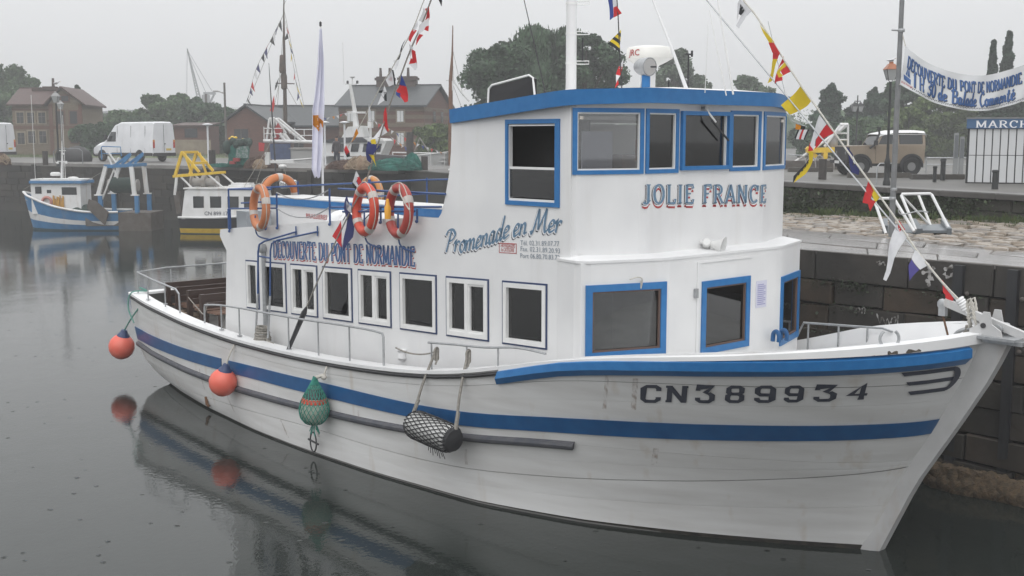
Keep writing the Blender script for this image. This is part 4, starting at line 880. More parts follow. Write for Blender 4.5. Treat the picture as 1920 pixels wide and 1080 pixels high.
def lifebuoy(c, nrm, mat, label, rot=20, lamp=False, R=.328, r=.070):
    c = np.array(c); t = thing('lifebuoy', label, 'lifebuoy', SHIP, c - (0, 0, R + r), 'lifebuoys on the upper deck rail')
    m = MB(); torus(m, c, R, r, nrm, ((0, 360),)); part(m, 'ring', mat, t, smooth=True)
    for k in range(4): m = MB(); torus(m, c, R, r + .004, nrm, ((rot + 90 * k - 8, rot + 90 * k + 8),)); part(m, 'reflective_band', TAPE, t, smooth=True)
    n_ = np.array(nrm, float); m = MB(); pts = []
    for k in range(4):
        for w in (0, .5):
            a = math.radians(rot + 90 * k + 90 * w); u = np.array([0, 0, 1.]); ww = np.cross(n_ / np.linalg.norm(n_), u)
            pts.append(c + (u * math.cos(a) + ww * math.sin(a)) * (R + r + (.0 if w == 0 else .02)) + n_ * .02)
    m.tube(smoothline(pts + [pts[0]], 4), .007, 5); part(m, 'grab_line', ROPEW, t, smooth=True)
    return t
SB = (-.20, -.98, .06)
lifebuoy(onv(685, 393, 2.36), SB, ORNR, 'bright red-orange lifebuoy on the rail, nearest the flag string, with grey bands', 38)
lb = lifebuoy(onv(748, 395, 2.36), SB, pm('red_buoy', (.38, .05, .04), (.33, .045, .035), rough=.5, scale=6), 'deep red lifebuoy with a white cord and yellow light, closest to the wheelhouse', 28)
m = MB(); p = onv(727, 392, 2.46); m.lathe([(.0, -.14), (.045, -.14), (.05, .02), (.03, .06), (.018, .14), (0, .15)], p, n=12); part(m, 'buoy_light', pm('light_yellow', (.75, .36, .03), rough=.35), lb, smooth=30)
m = MB(); m.tube(smoothline([onv(749, 346, 2.46), onv(750, 362, 2.48), onv(760, 382, 2.48), onv(768, 394, 2.47)], 4), .010, 6); part(m, 'cord', ROPEW, lb, smooth=True)
lifebuoy(onv(487, 389, 2.36), SB, ORNP, 'pale orange lifebuoy hung at the after end of the upper deck rail', 20)
lifebuoy(onu(524, 366, -11.66) , (-1, 0, .0), pm('amber_buoy', (.52, .18, .06), (.46, .15, .05), rough=.5, scale=6), 'pale orange lifebuoy half hidden on the after cross rail beside the white lettered raft', 0)
lifebuoy(onv(697, 364, -2.33), (0, -1, .0), pm('yellow_orange_buoy', (.55, .23, .06), (.48, .20, .05), rough=.5, scale=6), 'yellow-orange lifebuoy on the far rail behind the bright red one', 0)
# fenders
FEN = pm('fender_coral', (.70, .115, .075), (.74, .17, .12), rough=.38, scale=3)
def ballfender(px, py, pxr, top, v, label, knot, extra=None):
    c = onv(px, py, v); r = pxr; t = thing('ball_fender', label, 'fender', SHIP, c - (0, 0, r), 'round fenders along the hull')
    m = MB(); m.lathe([(0, -r), (.35 * r, -.94 * r), (.68 * r, -.73 * r), (.9 * r, -.42 * r), (r, 0), (.92 * r, .40 * r), (.72 * r, .70 * r), (.46 * r, .92 * r), (.30 * r, 1.06 * r)], c, (.25, .1, 1), 24); part(m, 'ball', FEN, t, smooth=True)
    m = MB(); m.lathe([(.5 * r, .88 * r), (.46 * r, 1.0 * r), (.30 * r, 1.16 * r), (.22 * r, 1.40 * r), (.0, 1.44 * r)], c, (.25, .1, 1), 16); part(m, 'neck', NAVY, t, smooth=30)
    a = c + np.array([.25, .1, 1]) / 1.035 * 1.35 * r; m = MB(); m.tube(smoothline([a, lerp(a, top, .5) + (0, -.02, 0), top], 5), .016, 6); part(m, 'lanyard', knot, t, smooth=True); return t
GRN = pm('green_rope', (.10, .27, .22), rough=.9)
ballfender(228, 650, .262, onv(262, 575, 2.35), 2.42, 'coral red ball fender hanging at the stern corner on a green rope', GRN)
ballfender(418, 717, .24, onv(443, 640, 2.72), 2.92, 'coral red ball fender hanging amidships over a gap in the blue stripe', ROPEW)
# netted fender
NETG = pm('green_net', (.04, .26, .20), (.03, .2, .16), rough=.8)
c = onv(589, 766, 2.97); t = thing('netted_fender', 'pear shaped fender in a green net with an orange band', 'fender', SHIP, c - (0, 0, .3))
prof = [(0, -.26), (.12, -.235), (.20, -.14), (.225, -.02), (.205, .10), (.15, .22), (.085, .34), (.035, .44), (.02, .50)]
m = MB(); m.lathe([(a * .93, b) for a, b in prof[:7]] + [(0, .35)], c, (.08, 0, 1), 20); part(m, 'float', pm('old_float', (.42, .45, .38), (.25, .33, .27), rough=.6, scale=9), t, smooth=True)
m = MB(); m.lathe([(.190, .10), (.200, .11), (.185, .17), (.172, .17)], c, (.08, 0, 1), 20); part(m, 'band', ORNR, t, smooth=30)
m = MB(); m.lathe([(.16, .18), (.168, .19), (.10, .32), (.09, .32)], c, (.08, 0, 1), 20); part(m, 'dark_cap', DGREY, t, smooth=30)
def net(prof, c, axv, n, turns, r):
    m = MB(); axv = np.array(axv, float); axv /= np.linalg.norm(axv); u = np.array([0, 0, 1.]) if abs(axv[2]) < .9 else np.array([1., 0, 0]); x = np.cross(axv, u); x /= np.linalg.norm(x); y = np.cross(axv, x)
    zs = [p[1] for p in prof]; R_ = [p[0] for p in prof]
    for sgn in (1, -1):
        for k in range(n):
            pts = []
            for i in range(19):
                w = i / 18; z = zs[0] + (zs[-1] - zs[0]) * w; rr = ip(z, zs, R_) + r; a = 2 * math.pi * k / n + sgn * turns * 2 * math.pi * w; pts.append(np.array(c) + axv * z + rr * (math.cos(a) * x + math.sin(a) * y))
            m.tube(pts, r, 3)
    return m
part(net(prof, c, (.08, 0, 1), 20, .30, .006), 'net', NETG, t)
m = MB(); 
for k in range(9): a = k * .7; m.tube([c + (.03 * math.cos(a), .03 * math.sin(a), -.24), c + (.09 * math.cos(a), .07 * math.sin(a), -.35 - .03 * (k % 3))], .008, 4)
part(m, 'tail', NETG, t)
tp = onv(607, 706, 2.85); m = MB(); m.tube([c + (.04, 0, .48), tp + (0, 0, .02)], .03, 6); m.ball(tp + (0, 0, -.01), .05, 8); m.tube(smoothline([tp, onv(612, 690, 2.8), onv(617, 684, 2.72), onv(640, 682, 2.6), onv(652, 683, 2.5)], 4), .017, 6); part(m, 'lanyard', ROPEW, t, smooth=True)
# cylinder fender in a black net
a, b = onv(766, 790, 2.98), onv(852, 826, 2.98); a = lerp(a, b, .06); ax = (b - a); Lc = np.linalg.norm(ax); axn = ax / Lc; c = (a + b) / 2
t = thing('cylinder_fender', 'white cylinder fender in a black net, slung on two grey ropes', 'fender', SHIP, c - (0, 0, .2))
prof = [(.03, -Lc / 2 - .03), (.13, -Lc / 2), (.185, -Lc / 2 + .10), (.19, 0), (.185, Lc / 2 - .10), (.13, Lc / 2), (.03, Lc / 2 + .03)]
m = MB(); m.lathe([(p[0] * .95, p[1]) for p in prof], c, axn, 22); part(m, 'cylinder', pm('float_white', (.70, .70, .69), (.46, .46, .45), rough=.5, scale=5), t, smooth=True)
part(net(prof, c, axn, 20, .34, .008), 'net', pm('black_net', (.02, .02, .022), rough=.8), t)
part(MB().lathe([(.165, Lc / 2 - .045), (.145, Lc / 2 + .006), (.0, Lc / 2 + .045)], c, axn, 18), 'end_cap', MATS['black_net'], t, smooth=True)
m = MB()
for k in range(8): m.tube([c + axn * (.05 + .04 * k) + (0, -.1, -.16), c + axn * (.04 + .05 * k) + (0, -.1, -.23 - .02 * (k % 3))], .006, 4)
part(m, 'frayed_edge', MATS['black_net'], t)
for e, px, py in ((a, 818, 655), (b, 878, 659)):
    tp = onv(px, py, 2.62); mid = lerp(e, tp, .55) + (0, -.03, 0); m = MB(); m.tube(smoothline([e + (0, 0, .05), lerp(e, tp, .3) + (0, -.02, 0), mid, tp], 5), .020, 6)
    m.tube([e + (0, 0, .05), lerp(e, tp, .32) + (.012, -.02, 0)], .028, 6)
    for k in range(4): torus(m, tp + (.0, .0, -.02 - .03 * k), .042, .017, (.9, .3, .1 * (k - 1.5)), n=12, k=6)
    m.tube([tp + (.03, 0, 0), tp + (.05, -.03, -.14), tp + (.03, -.04, -.2)], .014, 6); part(m, 'sling', ROPE, t, smooth=True)
m = MB(); m.tube(sag(onv(742, 652, 2.62), onv(815, 660, 2.62), .06), .012, 6); solo(m, 'slack_rope', ROPE, 'slack grey rope closing the gap between the two side rails', 'rope', SHIP, onv(742, 652, 2.62), smooth=True)
# coil of rope by the ladder foot
c = onv(492, 640, 2.45); m = MB()
for k in range(6): torus(m, c + (.02 * (k % 2), .0, .03 + .042 * k), .13 - .008 * k, .022, (.05 * (k % 3), .04, 1), n=20, k=6)
m.tube(smoothline([c + (.12, 0, .05), c + (.35, -.05, .03), c + (.5, -.08, .02)], 4), .022, 6)
solo(m, 'rope_coil', ROPE, 'grey coil of rope lying on the side deck at the foot of the drain pipe', 'rope', SHIP, c, smooth=True)
# stern mooring lines
m = MB(); m.tube(smoothline([q(-15.3, 2.1, 1.82), q(-15.45, 2.36, 1.80), q(-15.5, 2.42, 1.5), q(-15.3, 2.40, 1.2)], 5), .014, 6); torus(m, q(-15.35, 2.15, 1.86), .08, .012, (0, .5, 1), n=14, k=5)
solo(m, 'mooring_line', GRN, 'thin green rope looped round the stern rail post', 'rope', SHIP, q(-15.3, 2.1, 1.8), smooth=True)
m = MB(); m.tube(smoothline([q(-13.0, 2.35, 1.95), q(-12.7, 2.3, 1.75), q(-12.3, 2.4, 1.72), q(-12.05, 2.45, 1.95)], 5), .010, 6); solo(m, 'chain_rope', ROPE, 'slack chain across the boarding gap of the side rail', 'rope', SHIP, q(-13, 2.35, 1.9), smooth=True)
c = q(-14.6, 1.5, 1.2); m = MB()
for k in range(5): torus(m, c + (0, 0, .03 + .045 * k), .28 - .02 * k, .024, (.04 * (k % 3), .05, 1), n=22, k=6)
solo(m, 'rope_coil', pm('brown_rope', (.20, .15, .11), rough=.9), 'brown coil of rope on the after deck behind the rail', 'rope', SHIP, c, smooth=True)
# ------------------------------------------------------------------ rigging lines and signal flags of the passenger boat
FC = {k: pm('flag_' + k, c, tuple(x * .86 for x in c), rough=.8, scale=9) for k, c in dict(white=(.74, .74, .76), red=(.58, .035, .04), yellow=(.70, .52, .03), navy=(.045, .05, .16), black=(.03, .032, .035), orange=(.68, .26, .02), purple=(.10, .085, .30), blue=(.04, .07, .28)).items()}
for m_ in FC.values():       # thin wet cloth lets some light through
    t_ = m_.node_tree; b_ = t_.nodes['Principled BSDF']; o_ = [n for n in t_.nodes if n.type == 'OUTPUT_MATERIAL'][0]; tr_ = t_.nodes.new('ShaderNodeBsdfTranslucent'); mx_ = t_.nodes.new('ShaderNodeMixShader'); mx_.inputs[0].default_value = .35
    lk_ = b_.inputs['Base Color'].links; 
    if lk_: t_.links.new(lk_[0].from_socket, tr_.inputs[0])
    t_.links.new(b_.outputs[0], mx_.inputs[1]); t_.links.new(tr_.outputs[0], mx_.inputs[2]); t_.links.new(mx_.outputs[0], o_.inputs[0])
def vplane(a, b):            # upright plane through two ship points; returns a function px -> ship point
    A, B_ = S2W(a), S2W(b); d = B_ - A; d[2] = 0; d /= np.linalg.norm(d); n = np.array([d[1], -d[0], 0])
    return (lambda px, py: W2S(onpl(px, py, A, n))), np.array([n @ HD, -(n @ NS), 0.])
foreP = (lambda px, py: onv(px, py, 0.0)), np.array([0., -1, 0])
aftP = vplane((-5.1, -1.95, 0), (-9.65, -2.72, 0))
hallP = (lambda px, py: onv(px, py, 1.0)), np.array([0., -1, 0])
frnd = random.Random(3)
def flag(label, pieces, plane, group='signal flags on the passenger boat', name='signal_flag'):
    """pieces: (colour, corner pixels); every piece becomes a rippled sheet in the plane of its line"""
    P, n = plane; org = P(*pieces[0][1][0]); mb = MB(); mats = []; ph = frnd.uniform(0, 6); amp = frnd.uniform(.025, .045)
    for col, c in pieces:
        if col not in mats: mats.append(col)
        mb.cur = mats.index(col); c = list(c)
        if len(c) == 3: c = [c[0], c[1], c[2], c[2]]
        if len(c) == 4:
            K = [P(*p) for p in c]; N = 7; rows = []
            for i in range(N):
                r = []
                for j in range(N):
                    a, b = i / (N - 1), j / (N - 1); p = (K[0] * (1 - a) + K[1] * a) * (1 - b) + (K[3] * (1 - a) + K[2] * a) * b; e = p - org
                    r.append(p + n * amp * (math.sin(9 * e[0] + 7 * e[2] + ph) + .6 * math.sin(5 * e[2] - 14 * e[0] + ph)))
                rows.append(r)
            mb.grid(rows)
        else:
            K = [P(*p) for p in c]; mb.poly([p + n * amp * math.sin(9 * (p - org)[0] + 7 * (p - org)[2] + ph) for p in K])
    return solo(mb, name, [FC[m] for m in mats], label, 'flag', SHIP, org, group, smooth=True)
fs = [(1375, -28), (1393, 0), (1411, 21), (1429, 47), (1467, 107), (1502, 161), (1541, 215), (1583, 275), (1627, 336), (1683, 415), (1717, 467), (1764, 526), (1806, 570)]
pts = [foreP[0](*p) for p in fs]; top = q(-5.1, .15, 10.2)
m = MB(); m.tube(smoothline([top] + pts, 3), .012, 6); solo(m, 'flag_line', ROPEW, 'pale line of signal flags running from the mast down to the bow', 'flag line', SHIP, pts[-1], smooth=True)
m = MB(); a, b = foreP[0](1325, 0), foreP[0](1808, 580); m.tube([a + (a - b) * .62, b], .0095, 6); solo(m, 'forestay', GALV, 'bare steel stay stretched from the mast to the bow beside the flag line', 'stay', SHIP, b, smooth=True)
m = MB(); a, b = foreP[0](1799, 560), foreP[0](1840, 622); m.tube([a, lerp(a, b, .35), lerp(a, b, .36), b], [.018, .02, .034, .030], 10)
for k in range(5): torus(m, lerp(a, b, .02 + .07 * k), .035, .016, (.5, .3, -.8), n=10, k=6)
solo(m, 'stay_turnbuckle', WHITE, 'white bottle screw and knotted rope at the foot of the bow stay', 'turnbuckle', SHIP, b, smooth=True)
flag('white flag with a dark square, highest on the bow line', [('white', [(1393, -2), (1411, 21), (1402, 30), (1386, 8)]), ('black', [(1393, 8), (1400, 20), (1390, 29), (1386, 26)]), ('white', [(1400, 20), (1402, 30), (1382, 53), (1377, 48), (1388, 30)]), ('white', [(1386, 8), (1393, 8), (1386, 27), (1380, 40)])], foreP)
flag('long yellow flag with a red middle, bent over on the bow line', [('yellow', [(1429, 46), (1453, 80), (1444, 80), (1437, 65)]), ('red', [(1453, 80), (1465, 100), (1460, 111), (1451, 98), (1444, 80)]), ('red', [(1465, 100), (1463, 111), (1450, 111), (1451, 97)]), ('yellow', [(1463, 111), (1444, 152), (1435, 156), (1450, 111)])], foreP)
flag('red flag with a yellow cross, below the long yellow one', [('red', [(1467, 105), (1471, 116), (1463, 124), (1458, 135)]), ('yellow', [(1471, 116), (1476, 122), (1462, 138), (1458, 134)]), ('red', [(1476, 122), (1485, 133), (1471, 142), (1465, 132)]), ('yellow', [(1462, 133), (1471, 142), (1464, 147), (1457, 136)]), ('red', [(1458, 136), (1464, 147), (1453, 158), (1455, 146)]), ('red', [(1464, 145), (1470, 144), (1471, 151), (1456, 154)])], foreP)
flag('plain yellow flag beside the wheelhouse roof corner', [('yellow', [(1502, 160), (1520, 190), (1484, 215), (1468, 197)])], foreP)
flag('white and red pennant with a red tip, over the small yellow gantry', [('white', [(1541, 215), (1552, 233), (1528, 262), (1524, 250)]), ('white', [(1528, 262), (1524, 250), (1518, 272), (1525, 282)]), ('red', [(1552, 233), (1565, 250), (1545, 258), (1534, 255)]), ('red', [(1534, 255), (1545, 258), (1527, 280), (1529, 262)]), ('red', [(1518, 266), (1525, 282), (1516, 284)])], foreP)
flag('limp yellow tail with a black edge, hanging under the red tipped pennant', [('yellow', [(1514, 283), (1524, 285), (1520, 302), (1513, 300)]), ('yellow', [(1520, 302), (1513, 300), (1496, 330), (1507, 327)]), ('yellow', [(1496, 330), (1507, 327), (1491, 343)]), ('black', [(1513, 298), (1512, 305), (1490, 343), (1491, 330)])], foreP)
flag('dark navy flag with a white wedge in front of the tan car', [('navy', [(1583, 275), (1597, 290), (1598, 326), (1590, 308)]), ('white', [(1595, 288), (1606, 306), (1600, 307), (1597, 302)]), ('navy', [(1600, 307), (1611, 314), (1608, 328), (1594, 322)])], foreP)
flag('red flag with a yellow edge above the gangway', [('red', [(1626, 337), (1638, 358), (1632, 382), (1620, 380)]), ('yellow', [(1627, 335), (1649, 370), (1642, 380), (1634, 360)]), ('red', [(1634, 374), (1643, 377), (1635, 396), (1631, 383)])], foreP)
flag('long white pennant with a red head in front of the paving', [('red', [(1682, 413), (1697, 431), (1688, 435), (1682, 425)]), ('white', [(1679, 421), (1703, 440), (1661, 527), (1655, 524)])], foreP)
flag('half white, half purple flag low on the bow line', [('white', [(1717, 465), (1742, 496), (1729, 505), (1713, 485)]), ('purple', [(1713, 486), (1728, 505), (1708, 526), (1707, 497)])], foreP)
flag('small crumpled red flag, lowest on the bow line', [('red', [(1764, 525), (1775, 540), (1776, 556), (1768, 548)]), ('red', [(1775, 540), (1788, 556), (1783, 579), (1773, 556)])], foreP)
farP = (lambda px, py: onv(px, py, -3.2)), np.array([0., -1, 0])
flag('small orange and black flag hanging beyond the wheelhouse', [('orange', [(1488, 232), (1501, 236), (1499, 244), (1488, 242)]), ('black', [(1501, 236), (1512, 237), (1509, 243), (1499, 244)])], farP)
flag('little striped flag, black, white and red, under the orange and black one', [('black', [(1499, 243), (1502, 243), (1494, 261), (1492, 258)]), ('white', [(1502, 243), (1506, 243), (1500, 261), (1494, 261)]), ('red', [(1506, 243), (1509, 243), (1504, 261), (1500, 261)]), ('white', [(1509, 243), (1514, 243), (1508, 262), (1504, 261)]), ('black', [(1514, 243), (1517, 243), (1510, 262), (1508, 262)])], farP)
m = MB(); m.tube([farP[0](1484, 226), farP[0](1513, 238)], .006, 5); m.tube([farP[0](1484, 226), farP[0](1440, 40)], .005, 5); solo(m, 'halyard', GALV, 'thin halyard of the two small flags beyond the wheelhouse', 'line', SHIP, farP[0](1513, 238))
# halyard at the mast
m = MB(); hp_ = [hallP[0](*p) for p in ((1156, -10), (1159, 32), (1162, 100), (1166, 168))]; m.tube(hp_, .008, 5); solo(m, 'halyard', DGREY, 'dark vertical halyard of three flags before the mast', 'line', SHIP, hp_[-1])
flag('French tricolour, blue, white and red, at the top beside the mast', [('blue', [(1134, -4), (1148, -4), (1149, 32), (1142, 38)]), ('white', [(1148, -4), (1159, -4), (1159, 12), (1149, 14)]), ('red', [(1149, 14), (1159, 11), (1166, 25), (1149, 33)])], hallP, name='national_flag')
c3 = [(1158, 55), (1142, 82), (1165, 98)]
bl = []
for k in range(6):
    f0, f1 = k / 6, (k + 1) / 6; A, B_, C_ = c3; T = lambda f: ((A[0] + (B_[0] - A[0]) * f, A[1] + (B_[1] - A[1]) * f), (A[0] + (C_[0] - A[0]) * f, A[1] + (C_[1] - A[1]) * f)); (a, b), (c, d) = T(f0), T(f1)
    bl.append(('black' if k % 2 else 'yellow', [a, c, d, b]))
flag('blue-black and yellow striped flag under the tricolour', bl, hallP)
flag('narrow red and white flag just above the roof, lowest on the halyard', [('white', [(1163, 108), (1165, 130), (1158, 128)]), ('red', [(1165, 125), (1158, 124), (1156, 140), (1165, 142)]), ('white', [(1156, 140), (1165, 142), (1160, 156)]), ('red', [(1162, 148), (1166, 158), (1157, 167)])], hallP)
# after line
as_ = [(812, -10), (790, 48), (771, 90), (752, 140), (728, 205), (690, 330), (655, 400), (612, 490), (575, 575)]
pts = [aftP[0](*p) for p in as_]; foot = onv(537, 664, 2.62)
m = MB(); apex = pts[0] + (pts[0] - pts[1]) * 1.6; m.tube(smoothline([apex] + pts, 3), .011, 6); solo(m, 'flag_line', ROPE, 'grey stay with signal flags slanting from the mast to the side rail', 'flag line', SHIP, pts[-1], smooth=True)
m = MB(); m.tube([pts[-1], lerp(pts[-1], foot, .12), lerp(pts[-1], foot, .9), foot], [.014, .045, .03, .045], 8); solo(m, 'stay_spring', DGREY, 'black sleeved tensioner fastening the flag stay to the side deck', 'tensioner', SHIP, foot, smooth=True)
a2 = [(800, -10), (781, 38), (764, 74), (735, 128), (716, 158), (697, 195), (672, 241), (650, 281)]
pts2 = [aftP[0](*p) for p in a2]; m = MB(); m.tube(smoothline([apex + (0, 0, -.1)] + pts2, 3), .007, 5); part(MB().tube([q(MU, MV, apex[2]), apex + (0, -.03, 0)], [.035, .022], 8), 'yard', WHITE, mast, smooth=True); solo(m, 'flag_line', ROPEW, 'thin second flag line just left of the grey stay', 'flag line', SHIP, pts2[-1])
F = lambda lab, pcs: flag(lab, pcs, aftP)
F('dark pennant tip, topmost at the after lines', [('black', [(816, -4), (829, -4), (823, 12)])])
F('red flag with a white edge, high on the grey stay', [('white', [(791, 14), (782, 38), (788, 42), (794, 16)]), ('red', [(794, 16), (806, 13), (806, 29), (795, 34)]), ('red', [(795, 26), (806, 29), (790, 50), (788, 44)])])
F('white flag with red quarters, second on the grey stay', [('white', [(790, 47), (803, 33), (804, 48), (788, 62)]), ('red', [(800, 50), (804, 48), (804, 59), (798, 56)]), ('white', [(788, 62), (800, 50), (797, 58), (789, 66)]), ('red', [(790, 64), (797, 66), (779, 86), (782, 74)])])
F('slim red and white flag on the thin second line', [('white', [(780, 38), (782, 50), (777, 60), (773, 55)]), ('red', [(773, 55), (782, 57), (771, 79), (766, 75)])])
F('long black pennant with a white end', [('black', [(764, 73), (754, 97), (744, 111), (738, 113)]), ('white', [(744, 110), (734, 113), (738, 134), (741, 124)])])
F('dark red and white flag folded along the grey stay', [('white', [(770, 82), (776, 90), (772, 98), (766, 110)]), ('red', [(772, 92), (779, 96), (779, 120), (770, 112)]), ('red', [(768, 108), (776, 118), (764, 120)]), ('white', [(764, 120), (779, 117), (779, 126), (774, 132)])])
F('white flag with a black edge and a red centre', [('black', [(734, 130), (737, 132), (737, 160), (734, 158)]), ('white', [(734, 130), (734, 158), (727, 162), (722, 149)]), ('red', [(730, 142), (733, 146), (731, 153), (726, 150)])])
F('white flag with a black cross, over the slate roof', [('white', [(716, 160), (720, 172), (714, 182), (711, 176)]), ('black', [(714, 172), (719, 172), (722, 190), (717, 188)]), ('white', [(711, 178), (717, 188), (708, 197)]), ('black', [(708, 170), (715, 168), (714, 174), (708, 174)])])
F('red flag with blue corners in front of the chimneys', [('blue', [(755, 140), (758, 162), (750, 161), (747, 158)]), ('red', [(748, 158), (758, 162), (759, 178), (742, 171)]), ('red', [(743, 171), (759, 177), (759, 190), (754, 192)]), ('blue', [(742, 172), (748, 175), (748, 184), (743, 178)])])
F('thin white tail on the second line', [('white', [(697, 195), (691, 213), (691, 228), (697, 210)])])
F('large pennant half red, half white, before the brick wall', [('red', [(730, 200), (732, 215), (727, 248), (714, 230)]), ('white', [(714, 231), (725, 248), (712, 256), (698, 264)])])
F('narrow orange pennant over the nets', [('orange', [(672, 241), (674, 250), (657, 268), (660, 258)])])
F('small red flag with a dark tip over the fishing nets', [('red', [(655, 272), (661, 285), (655, 291), (650, 281)]), ('black', [(650, 281), (661, 286), (661, 293), (656, 295)])])
F('navy flag with a yellow end at quay level', [('navy', [(694, 265), (711, 274), (702, 292), (689, 290)]), ('navy', [(689, 288), (702, 290), (697, 306), (690, 300)]), ('yellow', [(696, 289), (704, 291), (706, 313), (702, 300)]), ('yellow', [(698, 262), (704, 260), (706, 270), (700, 270)])])
F('red, white and dark flag in front of the bright lifebuoy', [('white', [(672, 320), (676, 330), (664, 346), (660, 341)]), ('red', [(668, 334), (676, 331), (681, 352), (674, 356)]), ('white', [(660, 341), (666, 338), (677, 358), (675, 362)]), ('black', [(658, 344), (662, 342), (675, 362), (668, 360)])])
F('long limp navy flag with a white patch, above the route lettering', [('navy', [(656, 366), (660, 384), (654, 392), (641, 389)]), ('white', [(654, 376), (662, 386), (660, 400), (651, 392)]), ('navy', [(641, 389), (651, 390), (661, 405), (650, 412)]), ('navy', [(650, 404), (661, 405), (658, 445), (645, 472)])])
F('red triangular pennant touching the route lettering', [('red', [(635, 414), (624, 443), (643, 464)])])
# tall house flag on a pole at the after rail
a, b = onu(605, 345, -11.64), onu(601, 50, -11.64)
fp = thing('flagpole', 'white flagpole at the after rail of the upper deck', 'flagpole', SHIP, a - (0, 0, .3))
part(MB().tube([a - (0, 0, .3), b], [.022, .016], 10), 'pole', WHITE, fp, smooth=True); m = MB(); m.lathe([(0, 0), (.022, .01), (.022, .08), (0, .1)], b, n=10); part(m, 'truck', DGREY, fp)
offp = (lambda px, py: onu(px, py, -11.60)), np.array([1., 0, 0])
mb = MB(); E = [(598.5, 54, 603), (595, 120, 604.5), (589, 180, 606), (585, 205, 606.5), (586, 240, 605), (586, 280, 604), (586, 318, 602), (592, 332, 599)]
ys_ = np.linspace(54, 332, 40); rows = []
for y in ys_:
    x0, x1 = ip(y, [e[1] for e in E], [e[0] for e in E]), ip(y, [e[1] for e in E], [e[2] for e in E]); rows.append([offp[0](x0 + (x1 - x0) * k / 10, y + (2.5 * math.sin(k * 2) if y > 320 else 0)) + (.05 * math.sin(k * 1.25 + y * .012) * min(1, (y - 40) / 60), 0, 0) for k in range(11)])
mb.grid(rows); hf = solo(mb, 'house_flag', pm('flag_cloth', (.68, .68, .78), (.62, .62, .72), rough=.85, scale=3), 'tall limp white flag with an ochre emblem, hanging from the white pole', 'flag', SHIP, b, smooth=True)
mb = MB(); rows = []
for y in np.linspace(216, 246, 9):
    x0, x1 = ip(y, [216, 232, 246], [588, 588, 594]), ip(y, [216, 226, 240, 246], [596, 603, 603, 598]); rows.append([offp[0](x0 + (x1 - x0) * k / 6, y) + (.05 * math.sin(((x0 + (x1 - x0) * k / 6) - ip(y, [e[1] for e in E], [e[0] for e in E])) / 20 * 12.5 + y * .012) + .012, 0, 0) for k in range(7)])
mb.grid(rows); part(mb, 'emblem', FC['orange'], hf, smooth=True)
# ================================================================== THE SETTING
LZ = 3.25
rnd = random.Random(11)
def water_mat():
    m = bpy.data.materials.new('water'); m.use_nodes = True; t = m.node_tree; b = t.nodes['Principled BSDF']
    b.inputs['Base Color'].default_value = (.016, .020, .018, 1); b.inputs['Roughness'].default_value = .045; b.inputs['IOR'].default_value = 1.34; b.inputs['Specular IOR Level'].default_value = .5
    tcn = t.nodes.new('ShaderNodeTexCoord'); prev = None
    for sc, st, di, vx in ((3.2, .24, .010, (1, .5, 1)), (15.0, .40, .0040, (1, .7, 1)), (.5, .22, .03, (1, 1, 1))):
        mp = t.nodes.new('ShaderNodeMapping'); mp.inputs['Scale'].default_value = vx; t.links.new(tcn.outputs['Object'], mp.inputs[0])
        n = t.nodes.new('ShaderNodeTexNoise'); n.inputs['Scale'].default_value = sc; n.inputs['Detail'].default_value = 3; t.links.new(mp.outputs[0], n.inputs['Vector'])
        bp = t.nodes.new('ShaderNodeBump'); bp.inputs['Strength'].default_value = st; bp.inputs['Distance'].default_value = di; t.links.new(n.outputs['Fac'], bp.inputs['Height'])
        if prev is not None: t.links.new(prev.outputs[0], bp.inputs['Normal'])
        prev = bp
    # rain drops: small scattered dimples
    v = t.nodes.new('ShaderNodeTexVoronoi'); v.inputs['Scale'].default_value = 2.4; t.links.new(tcn.outputs['Object'], v.inputs['Vector'])
    r = t.nodes.new('ShaderNodeMapRange'); r.inputs[1].default_value = .0; r.inputs[2].default_value = .10; r.inputs[3].default_value = 1; r.inputs[4].default_value = 0; t.links.new(v.outputs['Distance'], r.inputs[0])
    bp = t.nodes.new('ShaderNodeBump'); bp.inputs['Strength'].default_value = .55; bp.inputs['Distance'].default_value = .03; t.links.new(r.outputs[0], bp.inputs['Height']); t.links.new(prev.outputs[0], bp.inputs['Normal'])
    t.links.new(bp.outputs[0], b.inputs['Normal']); return m
mb = MB(); mb.add([(-400, -30, 0), (400, -30, 0), (400, 600, 0), (-400, 600, 0)], [(0, 1, 2, 3)]); struct(mb, 'water', water_mat())
# ground materials
CONC = pm('quay_concrete', (.125, .118, .11), (.085, .08, .075), rough=.45, scale=.8, bump=.1, bscale=6)
ROAD = pm('wet_ground', (.06, .057, .052), (.095, .09, .08), rough=.5, scale=.25, bump=.1, bscale=3)
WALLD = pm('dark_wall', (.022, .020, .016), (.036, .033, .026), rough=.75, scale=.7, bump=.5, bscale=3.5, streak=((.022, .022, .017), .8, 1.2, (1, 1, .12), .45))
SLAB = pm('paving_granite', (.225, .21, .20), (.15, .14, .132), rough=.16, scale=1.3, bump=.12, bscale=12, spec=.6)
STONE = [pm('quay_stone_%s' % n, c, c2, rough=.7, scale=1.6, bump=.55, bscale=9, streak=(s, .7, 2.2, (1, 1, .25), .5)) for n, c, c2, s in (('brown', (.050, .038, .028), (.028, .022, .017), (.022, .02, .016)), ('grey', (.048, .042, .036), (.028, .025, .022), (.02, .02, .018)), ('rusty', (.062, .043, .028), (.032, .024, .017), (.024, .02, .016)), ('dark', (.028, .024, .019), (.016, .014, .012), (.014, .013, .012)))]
JOINT = pm('joint_dark', (.014, .013, .012), rough=.9)
